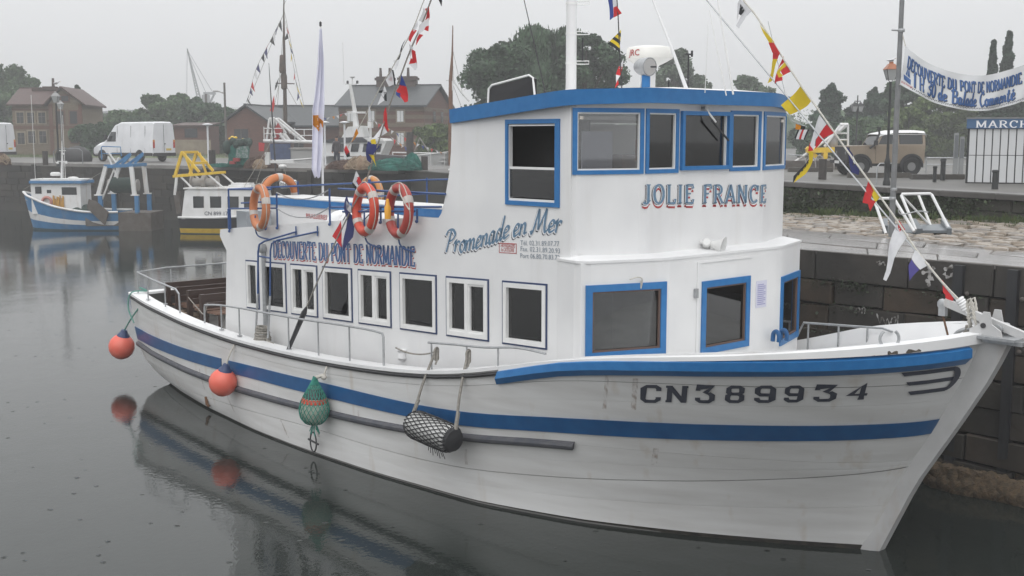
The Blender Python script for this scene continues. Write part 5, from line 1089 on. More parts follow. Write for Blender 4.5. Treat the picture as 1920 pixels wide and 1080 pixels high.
COB = [pm('cobble_%s' % n, c, c2, rough=.3, scale=6, bump=.3, bscale=20) for n, c, c2 in (('tan', (.27, .22, .17), (.20, .165, .13)), ('grey', (.235, .21, .185), (.17, .155, .14)), ('pale', (.33, .285, .235), (.25, .215, .18)))]
EARTH = pm('joint_earth', (.075, .062, .048), (.05, .05, .03), rough=.8, scale=5)
GRASSM = [pm('grass_a', (.075, .115, .035), (.05, .085, .025), rough=.7, scale=3), pm('grass_b', (.10, .12, .04), (.07, .09, .03), rough=.7, scale=3)]
LEAFD = pm('weed_leaf', (.030, .045, .020), (.018, .028, .012), rough=.6, scale=2)
# ---- near quay on the right: edge line, back line
E0, E1 = onz(1490, 465, 3.1), onz(1920, 500, 3.1)
K0, K1 = onz(1490, 341, 3.75), onz(1920, 365, 3.75)
def zback(t): return 2.95 + (3.2 - 2.95) * t
def ql(t, w):
    """point on the lower quay; t along the edge, w from the edge to the upper wall"""
    e = E0 + (E1 - E0) * t; k = K0 + (K1 - K0) * t; p = e * (1 - w) + k * w; p[2] = 3.1 * (1 - w) + zback(t) * w; return p
TMIN, TMAX = -1.25, 2.6
mb = MB(); T = np.linspace(TMIN, TMAX, 24); mb.grid([[ql(t, w) - (0, 0, .07) for t in T] for w in np.linspace(0.004, .999, 8)])
lower = struct(mb, 'lower_quay', EARTH)
def prism_stone(mb, c, up, h, jig, rd, bev=.012):
    """a flat stone given by four corners (counter-clockwise), extruded along up by h, with worn edges"""
    c = [np.array(p, float) for p in c]; ctr = sum(c) / 4; up = np.array(up, float)
    top = [p + (ctr - p) / (np.linalg.norm(ctr - p) + 1e-9) * bev * 1.4 + up * (h + rd.uniform(-jig, jig)) for p in c]; mid = [p + up * (h - bev) for p in c]; N = 4
    mb.add(c + mid + top, [(8, 9, 10, 11)] + [(i, (i + 1) % 4, 4 + (i + 1) % 4, 4 + i) for i in range(4)] + [(4 + i, 4 + (i + 1) % 4, 8 + (i + 1) % 4, 8 + i) for i in range(4)])
def wslab(t): return float(ip(t, [-1.3, 0, 1, 2.6], [.5, .42, .235, .15]))
rows_ = [0, .30, .64, 1.0]; elen = np.linalg.norm(E1 - E0)
for r in range(3):
    t = TMIN + rnd.uniform(0, .2)
    while t < TMAX - .3:
        dt = rnd.uniform(1.0, 1.7) / elen; g = .006; w0, w1 = rows_[r], rows_[r + 1]
        c = [ql(t + g / elen, wslab(t) * w0 + .0022), ql(t + dt - g / elen, wslab(t + dt) * w0 + .0022), ql(t + dt - g / elen + .01 * r, wslab(t + dt) * w1 - .0022), ql(t + g / elen + .01 * r, wslab(t) * w1 - .0022)]
        if r == 0: c[0] = c[0] * 1; 
        mb = MB(); prism_stone(mb, [p - (0, 0, .075) for p in c], (0, 0, 1), .075 + rnd.uniform(-.008, .004), .006, rnd); part(mb, 'paving_slab', SLAB, lower); t += dt
# ---- cobbles: those nearest the lens as pieces, the rest joined
cob_me = []
for k in range(9):
    mb = MB(); c = [(-.5 + rnd.uniform(-.05, .09), -.5 + rnd.uniform(-.05, .12), 0), (.5 - rnd.uniform(-.04, .09), -.5 + rnd.uniform(-.05, .12), 0), (.5 - rnd.uniform(-.04, .09), .5 - rnd.uniform(-.05, .12), 0), (-.5 + rnd.uniform(-.04, .09), .5 - rnd.uniform(-.05, .12), 0)]
    prism_stone(mb, c, (0, 0, 1), 1.0, .18, rnd, .13); cob_me.append(mb.mesh('cobblestone', COB[k % 3], smooth=50))
spots = []; w = .0
for r in range(60):
    wdep = .20; 
    for_t = TMIN + .6 + rnd.uniform(0, .1)
    while for_t < TMAX - .8:
        d = np.linalg.norm(ql(for_t, 1) - ql(for_t, 0)); ww = wslab(for_t) + (.12 + r * wdep) / d; dt = rnd.uniform(.24, .42) / elen
        if ww < .985:
            p = ql(for_t + dt / 2, ww); spots.append((p, dt * elen - .025, wdep - .022))
        for_t += dt
def pxof(p):
    d = p - CAM; wv = d[1] * cp_ - d[2] * sp_; return 960 + FPX * d[0] / wv, wv
vis = [(pxof(s[0])[1] if 1478 < pxof(s[0])[0] < 1930 else 1e3, i) for i, s in enumerate(spots)]; vis.sort()
near = set(i for d, i in vis[:295] if d < 900); base_rz = math.atan2((E1 - E0)[1], (E1 - E0)[0]); stuffmb = MB(); stuffmb.cur = 0
for i, (p, lx, ly) in enumerate(spots):
    h = rnd.uniform(.05, .085); rz = base_rz + rnd.uniform(-.08, .08); lift = rnd.uniform(-.012, .012)
    if i in near:
        o = bpy.data.objects.new('cobblestone', cob_me[rnd.randrange(9)]); COL.objects.link(o); o.parent = lower; o.location = (p[0], p[1], p[2] - .068 + lift); o.rotation_euler = (rnd.uniform(-.05, .05), rnd.uniform(-.05, .05), rz); o.scale = (lx, ly * rnd.uniform(.9, 1.02), h)
    elif pxof(p)[1] > 5:
        k = rnd.randrange(9); me = cob_me[k]; c_, s_ = math.cos(rz), math.sin(rz); stuffmb.cur = k % 3
        stuffmb.add([(p[0] + c_ * v.co.x * lx - s_ * v.co.y * ly, p[1] + s_ * v.co.x * lx + c_ * v.co.y * ly, p[2] - .068 + lift + v.co.z * h) for v in me.vertices], [tuple(f.vertices) for f in me.polygons])
part(stuffmb, 'cobbles', COB, lower, smooth=50, kind='stuff')
# ---- facing wall of the near quay: one object per stone
nE = np.array([(E1 - E0)[1], -(E1 - E0)[0], 0]); nE /= np.linalg.norm(nE)
if nE[1] > 0: nE = -nE
def qf(t, z, off=0.0): p = E0 + (E1 - E0) * t; return np.array([p[0], p[1], z]) + nE * (off + (3.1 - z) * .03)
mb = MB(); mb.grid([[qf(t, z, -.10) for t in np.linspace(TMIN, TMAX, 14)] for z in (3.02, 1.5, 0, -1.2)])
qwall = struct(mb, 'quay_wall', JOINT)
zc = [3.095, 2.62, 2.24, 1.82, 1.42, 1.0, .58, .16, -.3, -.8]
for r in range(len(zc) - 1):
    t = TMIN + rnd.uniform(0, .3)
    while t < TMAX - .2:
        dt = rnd.uniform(*((1.3, 2.0) if r == 0 else (.7, 1.5))) / elen; g = .012 / elen; j = [rnd.uniform(-.022, .022) if r else 0 for _ in range(4)]; jt = rnd.uniform(-.03, .03) if r else 0
        c = [qf(t + g, zc[r + 1] + .012 + j[0], -.09), qf(t + dt - g, zc[r + 1] + .012 + j[1], -.09), qf(t + dt - g, zc[r] - .010 + (j[2] if r else 0), -.09), qf(t + g, zc[r] - .010 + (j[3] if r else 0), -.09)]
        mb = MB(); prism_stone(mb, c, nE, .09 + (rnd.uniform(-.03, .025) if r else .012), .012 if r else .003, rnd, .022)
        mt = STONE[1] if r == 0 else STONE[rnd.choice((0, 0, 2, 1, 3))] if r < 4 else STONE[3 if rnd.random() < .75 else 0]
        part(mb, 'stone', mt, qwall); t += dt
# return end of the near quay (hidden behind the boat) and body
a, b = ql(TMIN, 0), ql(TMIN, 1); mb = MB(); mb.prism([a, b, b * (1, 1, 0) + (0, 0, -1), a * (1, 1, 0) + (0, 0, -1)], tuple((E1 - E0) / elen * .3)); struct(mb, 'quay_end_wall', WALLD)
# chalk and paint marks on the facing stones
CHALK = pm('chalk_mark', (.42, .41, .40), (.12, .11, .10), rough=.9, scale=9, lo=.42, hi=.6)
def onwall(px, py, off=.02):
    p0 = qf(0, 3.0, off); return onpl(px, py, p0, nE)
def chalk(lines, w):
    mb = MB()
    for ln in lines:
        P = [onwall(*p, .045) for p in smoothline(ln, 4)]; V = []
        for i, p in enumerate(P):
            d = P[min(i + 1, len(P) - 1)] - P[max(i - 1, 0)]; d /= np.linalg.norm(d) + 1e-9; s = np.cross(d, nE) * w * (.7 + .5 * math.sin(i * 2.1)); V += [p + s, p - s]
        mb.add(V, [(2 * i, 2 * i + 1, 2 * i + 3, 2 * i + 2) for i in range(len(P) - 1)])
    part(mb, 'chalk_mark', CHALK, qwall)
chalk([[(1643, 492), (1650, 490), (1648, 498), (1656, 491), (1660, 498)], [(1666, 491), (1668, 498), (1672, 492)]], .016)
chalk([[(1728, 512), (1745, 508), (1752, 500)], [(1742, 498), (1743, 520), (1741, 538)], [(1735, 528), (1750, 522)], [(1770, 506), (1785, 500), (1790, 510), (1778, 520), (1770, 512)]], .03)
chalk([[(1605, 588), (1606, 579), (1612, 578), (1611, 584), (1607, 584)], [(1616, 588), (1617, 578), (1622, 578), (1621, 588)]], .012)
chalk([[(1644, 588), (1650, 606), (1654, 594), (1660, 608), (1664, 598), (1668, 610)], [(1670, 606), (1673, 596), (1680, 596), (1678, 606)], [(1684, 590), (1683, 608)]], .013)
# moss and weeds in the joints
mb = MB()
for k in range(900):
    t = rnd.choice((rnd.gauss(.22, .1), rnd.gauss(.75, .06), rnd.uniform(-.1, 1.1), rnd.gauss(.30, .05))); z = rnd.choice((2.6, 2.6, 2.24, 1.82)) + rnd.gauss(-.02, .05); p = qf(t, z, .02 + rnd.uniform(0, .05)); s = rnd.uniform(.012, .04); d = np.array([rnd.uniform(-1, 1), rnd.uniform(-1, 1), rnd.uniform(-1, .5)]) * s; e = np.array([rnd.uniform(-1, 1), rnd.uniform(-1, 1), rnd.uniform(-1, .5)]) * s
    mb.add([p, p + d, p + d + e, p + e], [(0, 1, 2, 3)])
part(mb, 'weeds', LEAFD, qwall, kind='stuff')
# ---- upper wall behind the cobbles, with coping
nK = np.array([(K1 - K0)[1], -(K1 - K0)[0], 0]); nK /= np.linalg.norm(nK)
if nK[1] > 0: nK = -nK
kl = np.linalg.norm((K1 - K0)[:2])
def kf(t, z, off=0.0): p = K0 + (K1 - K0) * t; return np.array([p[0], p[1], z]) + nK * off
mb = MB(); mb.grid([[kf(t, z, -.05) for t in np.linspace(-2.6, TMAX, 14)] for z in (2.6, 3.70)]); uw_ = struct(mb, 'upper_wall', JOINT)
USTONE = [pm('upper_stone_%s' % n, c, c2, rough=.8, scale=1.2, bump=.5, bscale=7, streak=((.03, .035, .02), .8, 1.8, (1, 1, .3), .45)) for n, c, c2 in (('a', (.062, .056, .05), (.04, .037, .03)), ('b', (.08, .072, .064), (.05, .046, .04)), ('c', (.05, .048, .038), (.035, .036, .026)))]
COPE = pm('coping_stone', (.085, .08, .075), (.06, .056, .052), rough=.4, scale=1.5, bump=.2, bscale=8)
zs_ = [3.62, 3.36, 3.08, 2.78]
for r in range(3):
    t = -1.3
    while t < TMAX - .4:
        dt = rnd.uniform(.5, 1.1) / kl; g = .012 / kl; c = [kf(t + g, zs_[r + 1] + .01, -.05), kf(t + dt - g, zs_[r + 1] + .01, -.05), kf(t + dt - g, zs_[r] - .01, -.05), kf(t + g, zs_[r] - .01, -.05)]
        mb = MB(); prism_stone(mb, c, nK, .05 + rnd.uniform(-.02, .02), .01, rnd, .02); part(mb, 'stone', rnd.choice(USTONE), uw_); t += dt
t = -1.4
while t < TMAX - .3:
    dt = rnd.uniform(1.1, 1.8) / kl; g = .006 / kl; c = [kf(t + g, 3.625, .10), kf(t + dt - g, 3.625, .10), kf(t + dt - g, 3.625, -.55), kf(t + g, 3.625, -.55)]
    mb = MB(); prism_stone(mb, c, (0, 0, 1), .125, .004, rnd, .02); part(mb, 'coping', COPE, uw_); t += dt
mb = MB()
for k in range(5200):
    t = rnd.choice((rnd.gauss(.30, .16), rnd.gauss(.02, .10), rnd.uniform(-.1, 1.1), rnd.gauss(.72, .08))); z = 2.95 + .70 * rnd.random() ** 1.3; z = min(z, 3.6); p = kf(t, z, .03 + abs(rnd.gauss(0, .05))); s = rnd.uniform(.02, .055)
    d = np.array([rnd.uniform(-1, 1), rnd.uniform(-1, .3), rnd.uniform(-1, .6)]) * s; e = np.array([rnd.uniform(-1, 1), rnd.uniform(-1, .3), rnd.uniform(-1, .6)]) * s; mb.cur = rnd.randrange(2); mb.add([p, p + d, p + d + e, p + e], [(0, 1, 2, 3)])
part(mb, 'ivy', [LEAFD, pm('weed_leaf_light', (.05, .075, .026), (.03, .05, .018), rough=.6, scale=2)], uw_, kind='stuff')
# grass tufts where the cobbles meet the wall
def tuft(mb, p, n, h, spread):
    for k in range(n):
        a = rnd.uniform(0, 6.28); r = spread * math.sqrt(rnd.random()); b = p + (r * math.cos(a), r * math.sin(a), 0); l = h * rnd.uniform(.5, 1.1); d = np.array([math.cos(a), math.sin(a), 0]) * l * rnd.uniform(.2, .7); w = np.array([-math.sin(a), math.cos(a), 0]) * .007
        mb.cur = rnd.randrange(2); mb.add([b - w, b + w, b + d * .5 + (0, 0, l * .75) + w * .7, b + d + (0, 0, l)], [(0, 1, 2, 3)])
mb = MB()
for k in range(46):
    t = rnd.choice((rnd.gauss(.62, .04), rnd.gauss(.86, .05), rnd.uniform(-.1, 1.2), rnd.gauss(.17, .02), rnd.gauss(.40, .08), rnd.gauss(1.0, .05))); tuft(mb, ql(t, rnd.uniform(.93, .99)), 26, rnd.uniform(.08, .2), .16)
for k in range(70): tuft(mb, ql(rnd.uniform(-.1, 1.1), rnd.uniform(.78, .97)), 9, .06, .10)
struct(mb, 'grass', GRASSM, kind='stuff')
# ---- left pier and the land behind
A0, A1 = onz(0, 304, LZ), onz(850, 321, LZ); dA = (A1 - A0) / np.linalg.norm(A1 - A0); nA = np.array([-dA[1], dA[0], 0])
if nA[1] < 0: nA = -nA
def cross2(p, d, q_, e):
    M_ = np.array([[d[0], -e[0]], [d[1], -e[1]]]); s = np.linalg.solve(M_, (q_ - p)[:2]); return p + d * s[0]
kd = (K1 - K0) * (1, 1, 0); kd = kd / np.linalg.norm(kd); X_ = cross2(A0, dA, K0, kd); X_[2] = LZ
AL = A0 - dA * 90
def rayto(px, y): p = ond(px, 400, y); p[2] = LZ; return p
def backcross(px, off=9.0):
    r = ray(px, 400); return cross2(np.array([0, 0, 0.]), np.array([r[0], r[1], 0]), A0 + nA * off, dA) * (1, 1, 0) + (0, 0, LZ)
Bl, Br = backcross(462), backcross(1010); Bl2, Br2 = rayto(462, 112), rayto(1010, 112)
mb = MB(); mb.poly([AL, X_, X_ + nA * 9, AL + nA * 9]); struct(mb, 'pier', CONC)
mb = MB(); lo = np.array([0, 0, -.004])
mb.poly([AL + nA * 9 + lo, Bl + lo, Bl2 + lo, np.array([-420, 112, LZ - .004])])
mb.poly([np.array([-420, 112, LZ - .004]), Bl2 + lo, Br2 + lo, np.array([420, 112, LZ - .004]), np.array([420, 900, LZ - .004]), np.array([-420, 900, LZ - .004])])
KR = K1 + kd * 60 - nK * .3; KR[2] = LZ - .004; K0b = X_ - nK * .3; K0b[2] = LZ - .004
mb.poly([X_ + nA * 9 + lo, X_ + lo, K0b, KR, np.array([420, -40, LZ - .004]), np.array([420, 112, LZ - .004]), Br2 + lo, Br + lo]); struct(mb, 'ground', ROAD)
def vwall(name, a, b, z0, z1, mt, th, n, seg=1):
    mb = MB(); a, b = np.array(a, float), np.array(b, float); mb.slab([[np.array([*(a + (b - a) * k / seg)[:2], z]) for k in range(seg + 1)] for z in (z0, z1)], tuple(np.array(n) * th)); return struct(mb, name, mt)
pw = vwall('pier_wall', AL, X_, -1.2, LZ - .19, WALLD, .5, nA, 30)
# coping stones of the pier and rubbing timbers
PCOP = pm('pier_coping', (.20, .19, .175), (.14, .133, .125), rough=.35, scale=1.1, bump=.15, bscale=8)
s = 0; Lp = np.linalg.norm(X_ - A0); s0 = -12.0
while s0 < Lp - 1:
    ln = rnd.uniform(1.5, 2.2); c = [A0 + dA * (s0 + .01) - nA * .05, A0 + dA * (s0 + ln - .01) - nA * .05, A0 + dA * (s0 + ln - .01) + nA * .55, A0 + dA * (s0 + .01) + nA * .55]; mb = MB(); prism_stone(mb, [p * (1, 1, 0) + (0, 0, LZ - .19) for p in c], (0, 0, 1), .21, .006, rnd, .02); part(mb, 'coping', PCOP, pw); s0 += ln
s0 = -8.0
for r in range(0):
    pass
for k, s0 in enumerate(np.arange(4.0, Lp - 3, 8.3)):
    p = A0 + dA * s0 - nA * .12; mb = MB(); mb.obox((p[0], p[1], 1.45), dA * .14, nA * .12, (0, 0, 1.7)); part(mb, 'rubbing_timber', pm('wet_timber', (.022, .019, .016), rough=.6), pw)
# upper part of the dark wall: big coursed stones, joined
mb = MB()
for r in range(6):
    s0 = -11 + rnd.uniform(0, 1); z1 = LZ - .20 - r * .42
    while s0 < Lp - 1:
        ln = rnd.uniform(.7, 1.6); mb.cur = rnd.randrange(3); c = [A0 + dA * (s0 + .015), A0 + dA * (s0 + ln - .015)]; c = [np.array([*c[0][:2], z1 - .405]), np.array([*c[1][:2], z1 - .405]), np.array([*c[1][:2], z1 - .015]), np.array([*c[0][:2], z1 - .015])]
        prism_stone(mb, c, -nA, .05 + rnd.uniform(-.03, .03), .01, rnd, .02); s0 += ln
part(mb, 'wall_stones', [pm('pier_stone_a', (.030, .027, .020), (.019, .017, .013), rough=.75, scale=1.2, bump=.4, bscale=5), pm('pier_stone_b', (.038, .033, .024), (.023, .020, .016), rough=.75, scale=1.2, bump=.4, bscale=5), pm('pier_stone_c', (.022, .020, .016), (.015, .0145, .011), rough=.75, scale=1.2, bump=.4, bscale=5)], pw, kind='stuff')
vwall('basin_wall', Bl2, Br2, -1.2, LZ - .01, WALLD, .5, (0, 1, 0)); vwall('basin_wall', Bl, Bl2, -1.2, LZ - .012, WALLD, .3, (-1, 0, 0)); vwall('basin_wall', Br, Br2, -1.2, LZ - .012, WALLD, .3, (1, 0, 0)); vwall('basin_wall', Bl, Br, -1.2, LZ - .02, WALLD, .3, -nA)
vwall('corner_wall', X_, K0 + (K1 - K0) * -1.2, -1.2, LZ - .01, WALLD, .3, -nK)
# grass verge on the left bank and rough grass on the right
def gpoly(name, pts, z, mt): mb = MB(); mb.poly([np.array([p[0], p[1], z]) for p in pts]); return struct(mb, name, mt, 'structure')
VERGE = pm('verge', (.075, .105, .035), (.10, .10, .05), rough=.8, scale=.6, bump=.4, bscale=5)
g0 = [onz(x, y, LZ)[:2] for x, y in ((-60, 294), (200, 296), (455, 297), (455, 288), (200, 286), (-60, 284))]
gpoly('grass_verge', g0, LZ + .004, VERGE)
mb = MB()
for k in range(900): p = onz(rnd.uniform(-30, 450), rnd.uniform(285, 296), LZ); tuft(mb, p + (0, 0, .004), 7, rnd.uniform(.1, .3), .6)
for o_ in [0]: pass
struct(mb, 'grass', GRASSM, kind='stuff')
# ---- air: closed box of thin mist
def haze(density):
    mb = MB(); mb.box(-480, 480, -60, 1100, -2.5, 42); o = struct(mb, 'haze', [], kind='stuff'); m = bpy.data.materials.new('mist'); m.use_nodes = True; t = m.node_tree; t.nodes.clear()
    v = t.nodes.new('ShaderNodeVolumePrincipled'); v.inputs['Color'].default_value = (.985, .99, 1.0, 1); v.inputs['Density'].default_value = density; v.inputs['Anisotropy'].default_value = 0.0; o_ = t.nodes.new('ShaderNodeOutputMaterial'); t.links.new(v.outputs[0], o_.inputs['Volume']); o.data.materials.append(m)
haze(HAZE)
# ================================================================== BUILDINGS
class Loc:
    """metres at a distance d, measured from pixels: x to the right, y away, z up, about a base point"""
    def __init__(s, px, py, d, rz=0.0, z=None):
        p = ond(px, py, d); s.base = p; s.z0 = p[2] if z is None else z; s.px = px; s.sc = d / FPX * 1.0; s.fr = Frame((p[0], p[1], s.z0), rz); s.d = d
    def X(s, px): return (px - s.px) * s.sc
    def Z(s, py): return ond(s.px, py, s.d)[2] - s.z0
BRK = {}
def brick(name, c, c2, mort, sc=1.0):
    m = bpy.data.materials.new(name); m.use_nodes = True; t = m.node_tree; b = t.nodes['Principled BSDF']; b.inputs['Roughness'].default_value = .85
    tcn = t.nodes.new('ShaderNodeTexCoord'); s = t.nodes.new('ShaderNodeSeparateXYZ'); t.links.new(tcn.outputs['Object'], s.inputs[0]); ad = t.nodes.new('ShaderNodeMath'); ad.operation = 'ADD'; t.links.new(s.outputs[0], ad.inputs[0]); t.links.new(s.outputs[1], ad.inputs[1]); cb = t.nodes.new('ShaderNodeCombineXYZ'); t.links.new(ad.outputs[0], cb.inputs[0]); t.links.new(s.outputs[2], cb.inputs[1])
    k = t.nodes.new('ShaderNodeTexBrick'); k.inputs['Scale'].default_value = sc; k.inputs['Color1'].default_value = (*c, 1); k.inputs['Color2'].default_value = (*c2, 1); k.inputs['Mortar'].default_value = (*mort, 1); k.inputs['Brick Width'].default_value = .24; k.inputs['Row Height'].default_value = .075; k.inputs['Mortar Size'].default_value = .008
    t.links.new(cb.outputs[0], k.inputs['Vector']); t.links.new(k.outputs['Color'], b.inputs['Base Color']); return m
REDB = brick('red_brick', (.10, .040, .028), (.135, .054, .038), (.09, .068, .054)); BUFF = brick('buff_brick', (.125, .095, .06), (.165, .125, .082), (.13, .115, .09)); STONEB = pm('cream_stone', (.27, .225, .165), (.20, .165, .12), rough=.85, scale=1.5)
SLATE = pm('slate_roof', (.038, .044, .048), (.025, .030, .033), rough=.45, scale=2.5, bump=.3, bscale=14, stretch=(1, 1, 3)); TILER = pm('red_tile_roof', (.072, .034, .028), (.05, .027, .023), rough=.6, scale=3, bump=.3, bscale=14)
WINW = pm('white_shutter', (.62, .63, .63), rough=.6); WIND = pm('far_pane', (.02, .022, .025), rough=.08); DKB = pm('chimney_brick', (.05, .035, .03), (.075, .05, .04), rough=.9, scale=4); TIMB = pm('eaves_board', (.10, .09, .08), rough=.7)
def house(name, label, L, w, d, he, hr, ridge_x, wallm, roofm, bands=(), wins=(), chim=(), gwins=(), over=.35, hip=0.0, door=None):
    """w along x, d along y away; eaves he, ridge hr above ground; ridge along x (ridge_x) or along y"""
    t = thing(name, label, 'building' if 'shed' in name else 'house', L.fr, (0, 0, 0)); mb = MB(); mb.box(0, w, 0, d, -.3, he)
    if ridge_x:
        for x in (0, w - .25): mb.prism([(x, .0, he), (x, d, he), (x, d / 2, hr - .1)], (.25, 0, 0))
    else:
        for y in (0, d - .25): mb.prism([(0, y, he), (w, y, he), (w / 2, y, hr - .1)], (0, .25, 0))
    wl = part(mb, 'wall', wallm, t)
    th = .16
    if ridge_x: A = [((-over, -over, he - .12), (w + over, -over, he - .12), (w + over - hip, d / 2, hr), (-over + hip, d / 2, hr)), ((-over, d + over, he - .12), (w + over, d + over, he - .12), (w + over - hip, d / 2, hr), (-over + hip, d / 2, hr))]
    else: A = [((-over, -over, he - .12), (-over, d + over, he - .12), (w / 2, d + over, hr), (w / 2, -over, hr)), ((w + over, -over, he - .12), (w + over, d + over, he - .12), (w / 2, d + over, hr), (w / 2, -over, hr))]
    mb = MB()
    for q4 in A: mb.prism(q4, (0, 0, th))
    rf = part(mb, 'roof', roofm, t)
    mb = MB(); mb.beam(*(((-over, d / 2, hr + th), (w + over, d / 2, hr + th)) if ridge_x else ((w / 2, -over, hr + th), (w / 2, d + over, hr + th))), .22, .12); part(mb, 'ridge', roofm, rf)
    for z, h_, mt in bands: m = MB(); m.box(-.03, w + .03, -.03, d + .03, z, z + h_); part(m, 'brick_band', mt, wl)
    def win(x, z, ww, hh, kind, face='f'):
        P = (lambda a, y, b: (a, -y, b)) if face == 'f' else ((lambda a, y, b: (w + y, a, b)) if face == 'r' else (lambda a, y, b: (-y, a, b)))
        bxm = lambda a0, a1, y0, y1, b0, b1, m: m.add([P(a, y, b) for a in (a0, a1) for y in (y0, y1) for b in (b0, b1)], [(0, 1, 3, 2), (4, 6, 7, 5), (0, 4, 5, 1), (2, 3, 7, 6), (0, 2, 6, 4), (1, 5, 7, 3)])
        m = MB(); bxm(x - ww / 2 - .12, x + ww / 2 + .12, .03, .06, z - .1, z + hh + .14, m); wn_ = part(m, 'window', STONEB if kind != 'plain' else wallm, t)
        m = MB(); bxm(x - ww / 2, x + ww / 2, .062, .075, z, z + hh, m); part(m, 'pane', WIND, wn_)
        if kind in ('shut',):
            for s_ in (0, 1): m = MB(); bxm(x - ww / 2 + s_ * ww / 2 + .02, x + s_ * ww / 2 - .02, .078, .11, z + .02, z + hh - .02, m); part(m, 'shutter', WINW, wn_)
        else:
            m = MB(); bxm(x - .03, x + .03, .077, .095, z, z + hh, m); bxm(x - ww / 2, x + ww / 2, .077, .095, z + hh * .6, z + hh * .6 + .05, m); part(m, 'frame', TIMB, wn_)
    for a in wins: win(*a)
    for a in gwins: win(*a[:5], face=a[5])
    for (cx, cy, cw, cd, z0, z1, pots) in chim:
        m = MB(); m.box(cx - cw / 2, cx + cw / 2, cy - cd / 2, cy + cd / 2, z0, z1 - .35); m.box(cx - cw / 2 - .12, cx + cw / 2 + .12, cy - cd / 2 - .12, cy + cd / 2 + .12, z1 - .35, z1 - .12); m.box(cx - cw / 2, cx + cw / 2, cy - cd / 2, cy + cd / 2, z1 - .12, z1); ch = part(m, 'chimney', DKB, rf)
        for px_ in pots: m = MB(); m.lathe([(.15, 0), (.11, .75), (.13, .8)], (cx + px_, cy, z1), n=8); part(m, 'chimney_pot', DKB, rf)
    return t
# slate roofed brick house in the middle
Lc_ = Loc(637, 296, 108, math.radians(-13), LZ); w_ = Lc_.X(802)
he, hr = Lc_.Z(199), Lc_.Z(160); bands = [(Lc_.Z(y) - .1, .35, BUFF) for y in (207, 221, 236, 252, 266)]
hw = lambda px, y0, y1, k: (Lc_.X(px), Lc_.Z(y1), .62, Lc_.Z(y0) - Lc_.Z(y1), k)
house('brick_house', 'two storey brick house with a slate roof and two chimneys, behind the white trawler', Lc_, w_, 8.6, he, hr, True, REDB, SLATE, bands, [hw(660, 208, 228, 'shut'), hw(701, 208, 228, 'shut'), hw(757, 208, 229, 'shut'), hw(757, 249, 271, 'shut'), hw(660, 249, 271, 'shut')], [(Lc_.X(698), 4.3, 1.5, .8, hr - .4, Lc_.Z(140), (-.45, .45)), (Lc_.X(744), 4.3, 1.6, .8, hr - .4, Lc_.Z(140), (0,))], [(3.0, Lc_.Z(229), .7, 1.0, 'plain', 'r'), (5.5, Lc_.Z(229), .7, 1.0, 'plain', 'r')])
# brick shed with its gable to the quay
Ls = Loc(425, 296, 106, math.radians(-8), LZ)
t = house('brick_shed', 'long brick shed with slate roof and a gable facing the quay, behind the net crates', Ls, Ls.X(505), 14.0, Ls.Z(228), Ls.Z(199), False, REDB, SLATE, [], [(Ls.X(455), Ls.Z(292), 1.3, Ls.Z(242) - Ls.Z(292), 'plain')], [], over=.3)
Ls2 = Loc(497, 296, 112, math.radians(3), LZ); house('brick_shed', 'low slate roofed brick wing to the right of the gabled shed', Ls2, Ls2.X(640), 7.5, Ls2.Z(236), Ls2.Z(199), True, REDB, SLATE, [], [(Ls2.X(600), Ls2.Z(280), .9, 1.2, 'plain'), (Ls2.X(560), Ls2.Z(280), .9, 1.2, 'plain')])
# house at the left
Ll = Loc(27, 290, 112, math.radians(6), LZ); he, hr = Ll.Z(196), Ll.Z(165); hw = lambda px, y0, y1: (Ll.X(px), Ll.Z(y1), .62, Ll.Z(y0) - Ll.Z(y1), 'sash')
t = house('brick_house', 'cream and red brick station house with a tiled roof and a gable, far left', Ll, Ll.X(102), 8.0, he, hr, True, BUFF, TILER, [(Ll.Z(240) - .1, .3, REDB), (Ll.Z(198), .2, REDB), (Ll.Z(207), .16, REDB), (Ll.Z(228), .14, REDB)], [hw(41, 211, 231), hw(60, 211, 231), hw(80, 211, 231), hw(41, 249, 270), hw(60, 246, 268), hw(80, 246, 268)], [(Ll.X(60), 3.6, 1.1, .7, hr - .3, Ll.Z(161), ()), (Ll.X(78), 3.6, 1.3, .7, hr - .3, Ll.Z(159), (.3,))], over=.4)
x0, x1 = Ll.X(98), Ll.X(158); m = MB(); m.box(x0, x1, -1.0, 7, -.3, he - .02); m.prism([(x0, -1, he), (x1, -1, he), ((x0 + x1) / 2 - .3, -1, hr - .1)], (0, .3, 0)); part(m, 'gable_wall', BUFF, t)
m = MB(); c_ = (x0 + x1) / 2 - .3; m.prism([(x0 - .4, -1.4, he - .15), (c_, -1.4, hr), (c_, 7, hr), (x0 - .4, 7, he - .15)], (0, 0, .15)); m.prism([(x1 + .4, -1.4, he - .15), (c_, -1.4, hr), (c_, 7, hr), (x1 + .4, 7, he - .15)], (0, 0, .15)); part(m, 'gable_roof', TILER, t)
for px_, y0, y1 in ((142, 209, 232), (118, 209, 232), (142, 246, 268), (128, 180, 190)):
    x, z0_, z1_ = Ll.X(px_), Ll.Z(y1), Ll.Z(y0); m = MB(); m.box(x - .45, x + .45, -1.05, -1.02, z0_ - .1, z1_ + .12); wn_ = part(m, 'window', REDB, t); m = MB(); m.box(x - .32, x + .32, -1.075, -1.052, z0_, z1_); part(m, 'pane', WIND, wn_)
for x in (x0 + .02, x1 - .35): m = MB(); m.box(x, x + .33, -1.06, -.8, 0, he); part(m, 'quoin', REDB, t)
for z in (Ll.Z(240),): m = MB(); m.box(x0, x1, -1.05, -.9, z - .1, z + .2); part(m, 'brick_band', REDB, t)
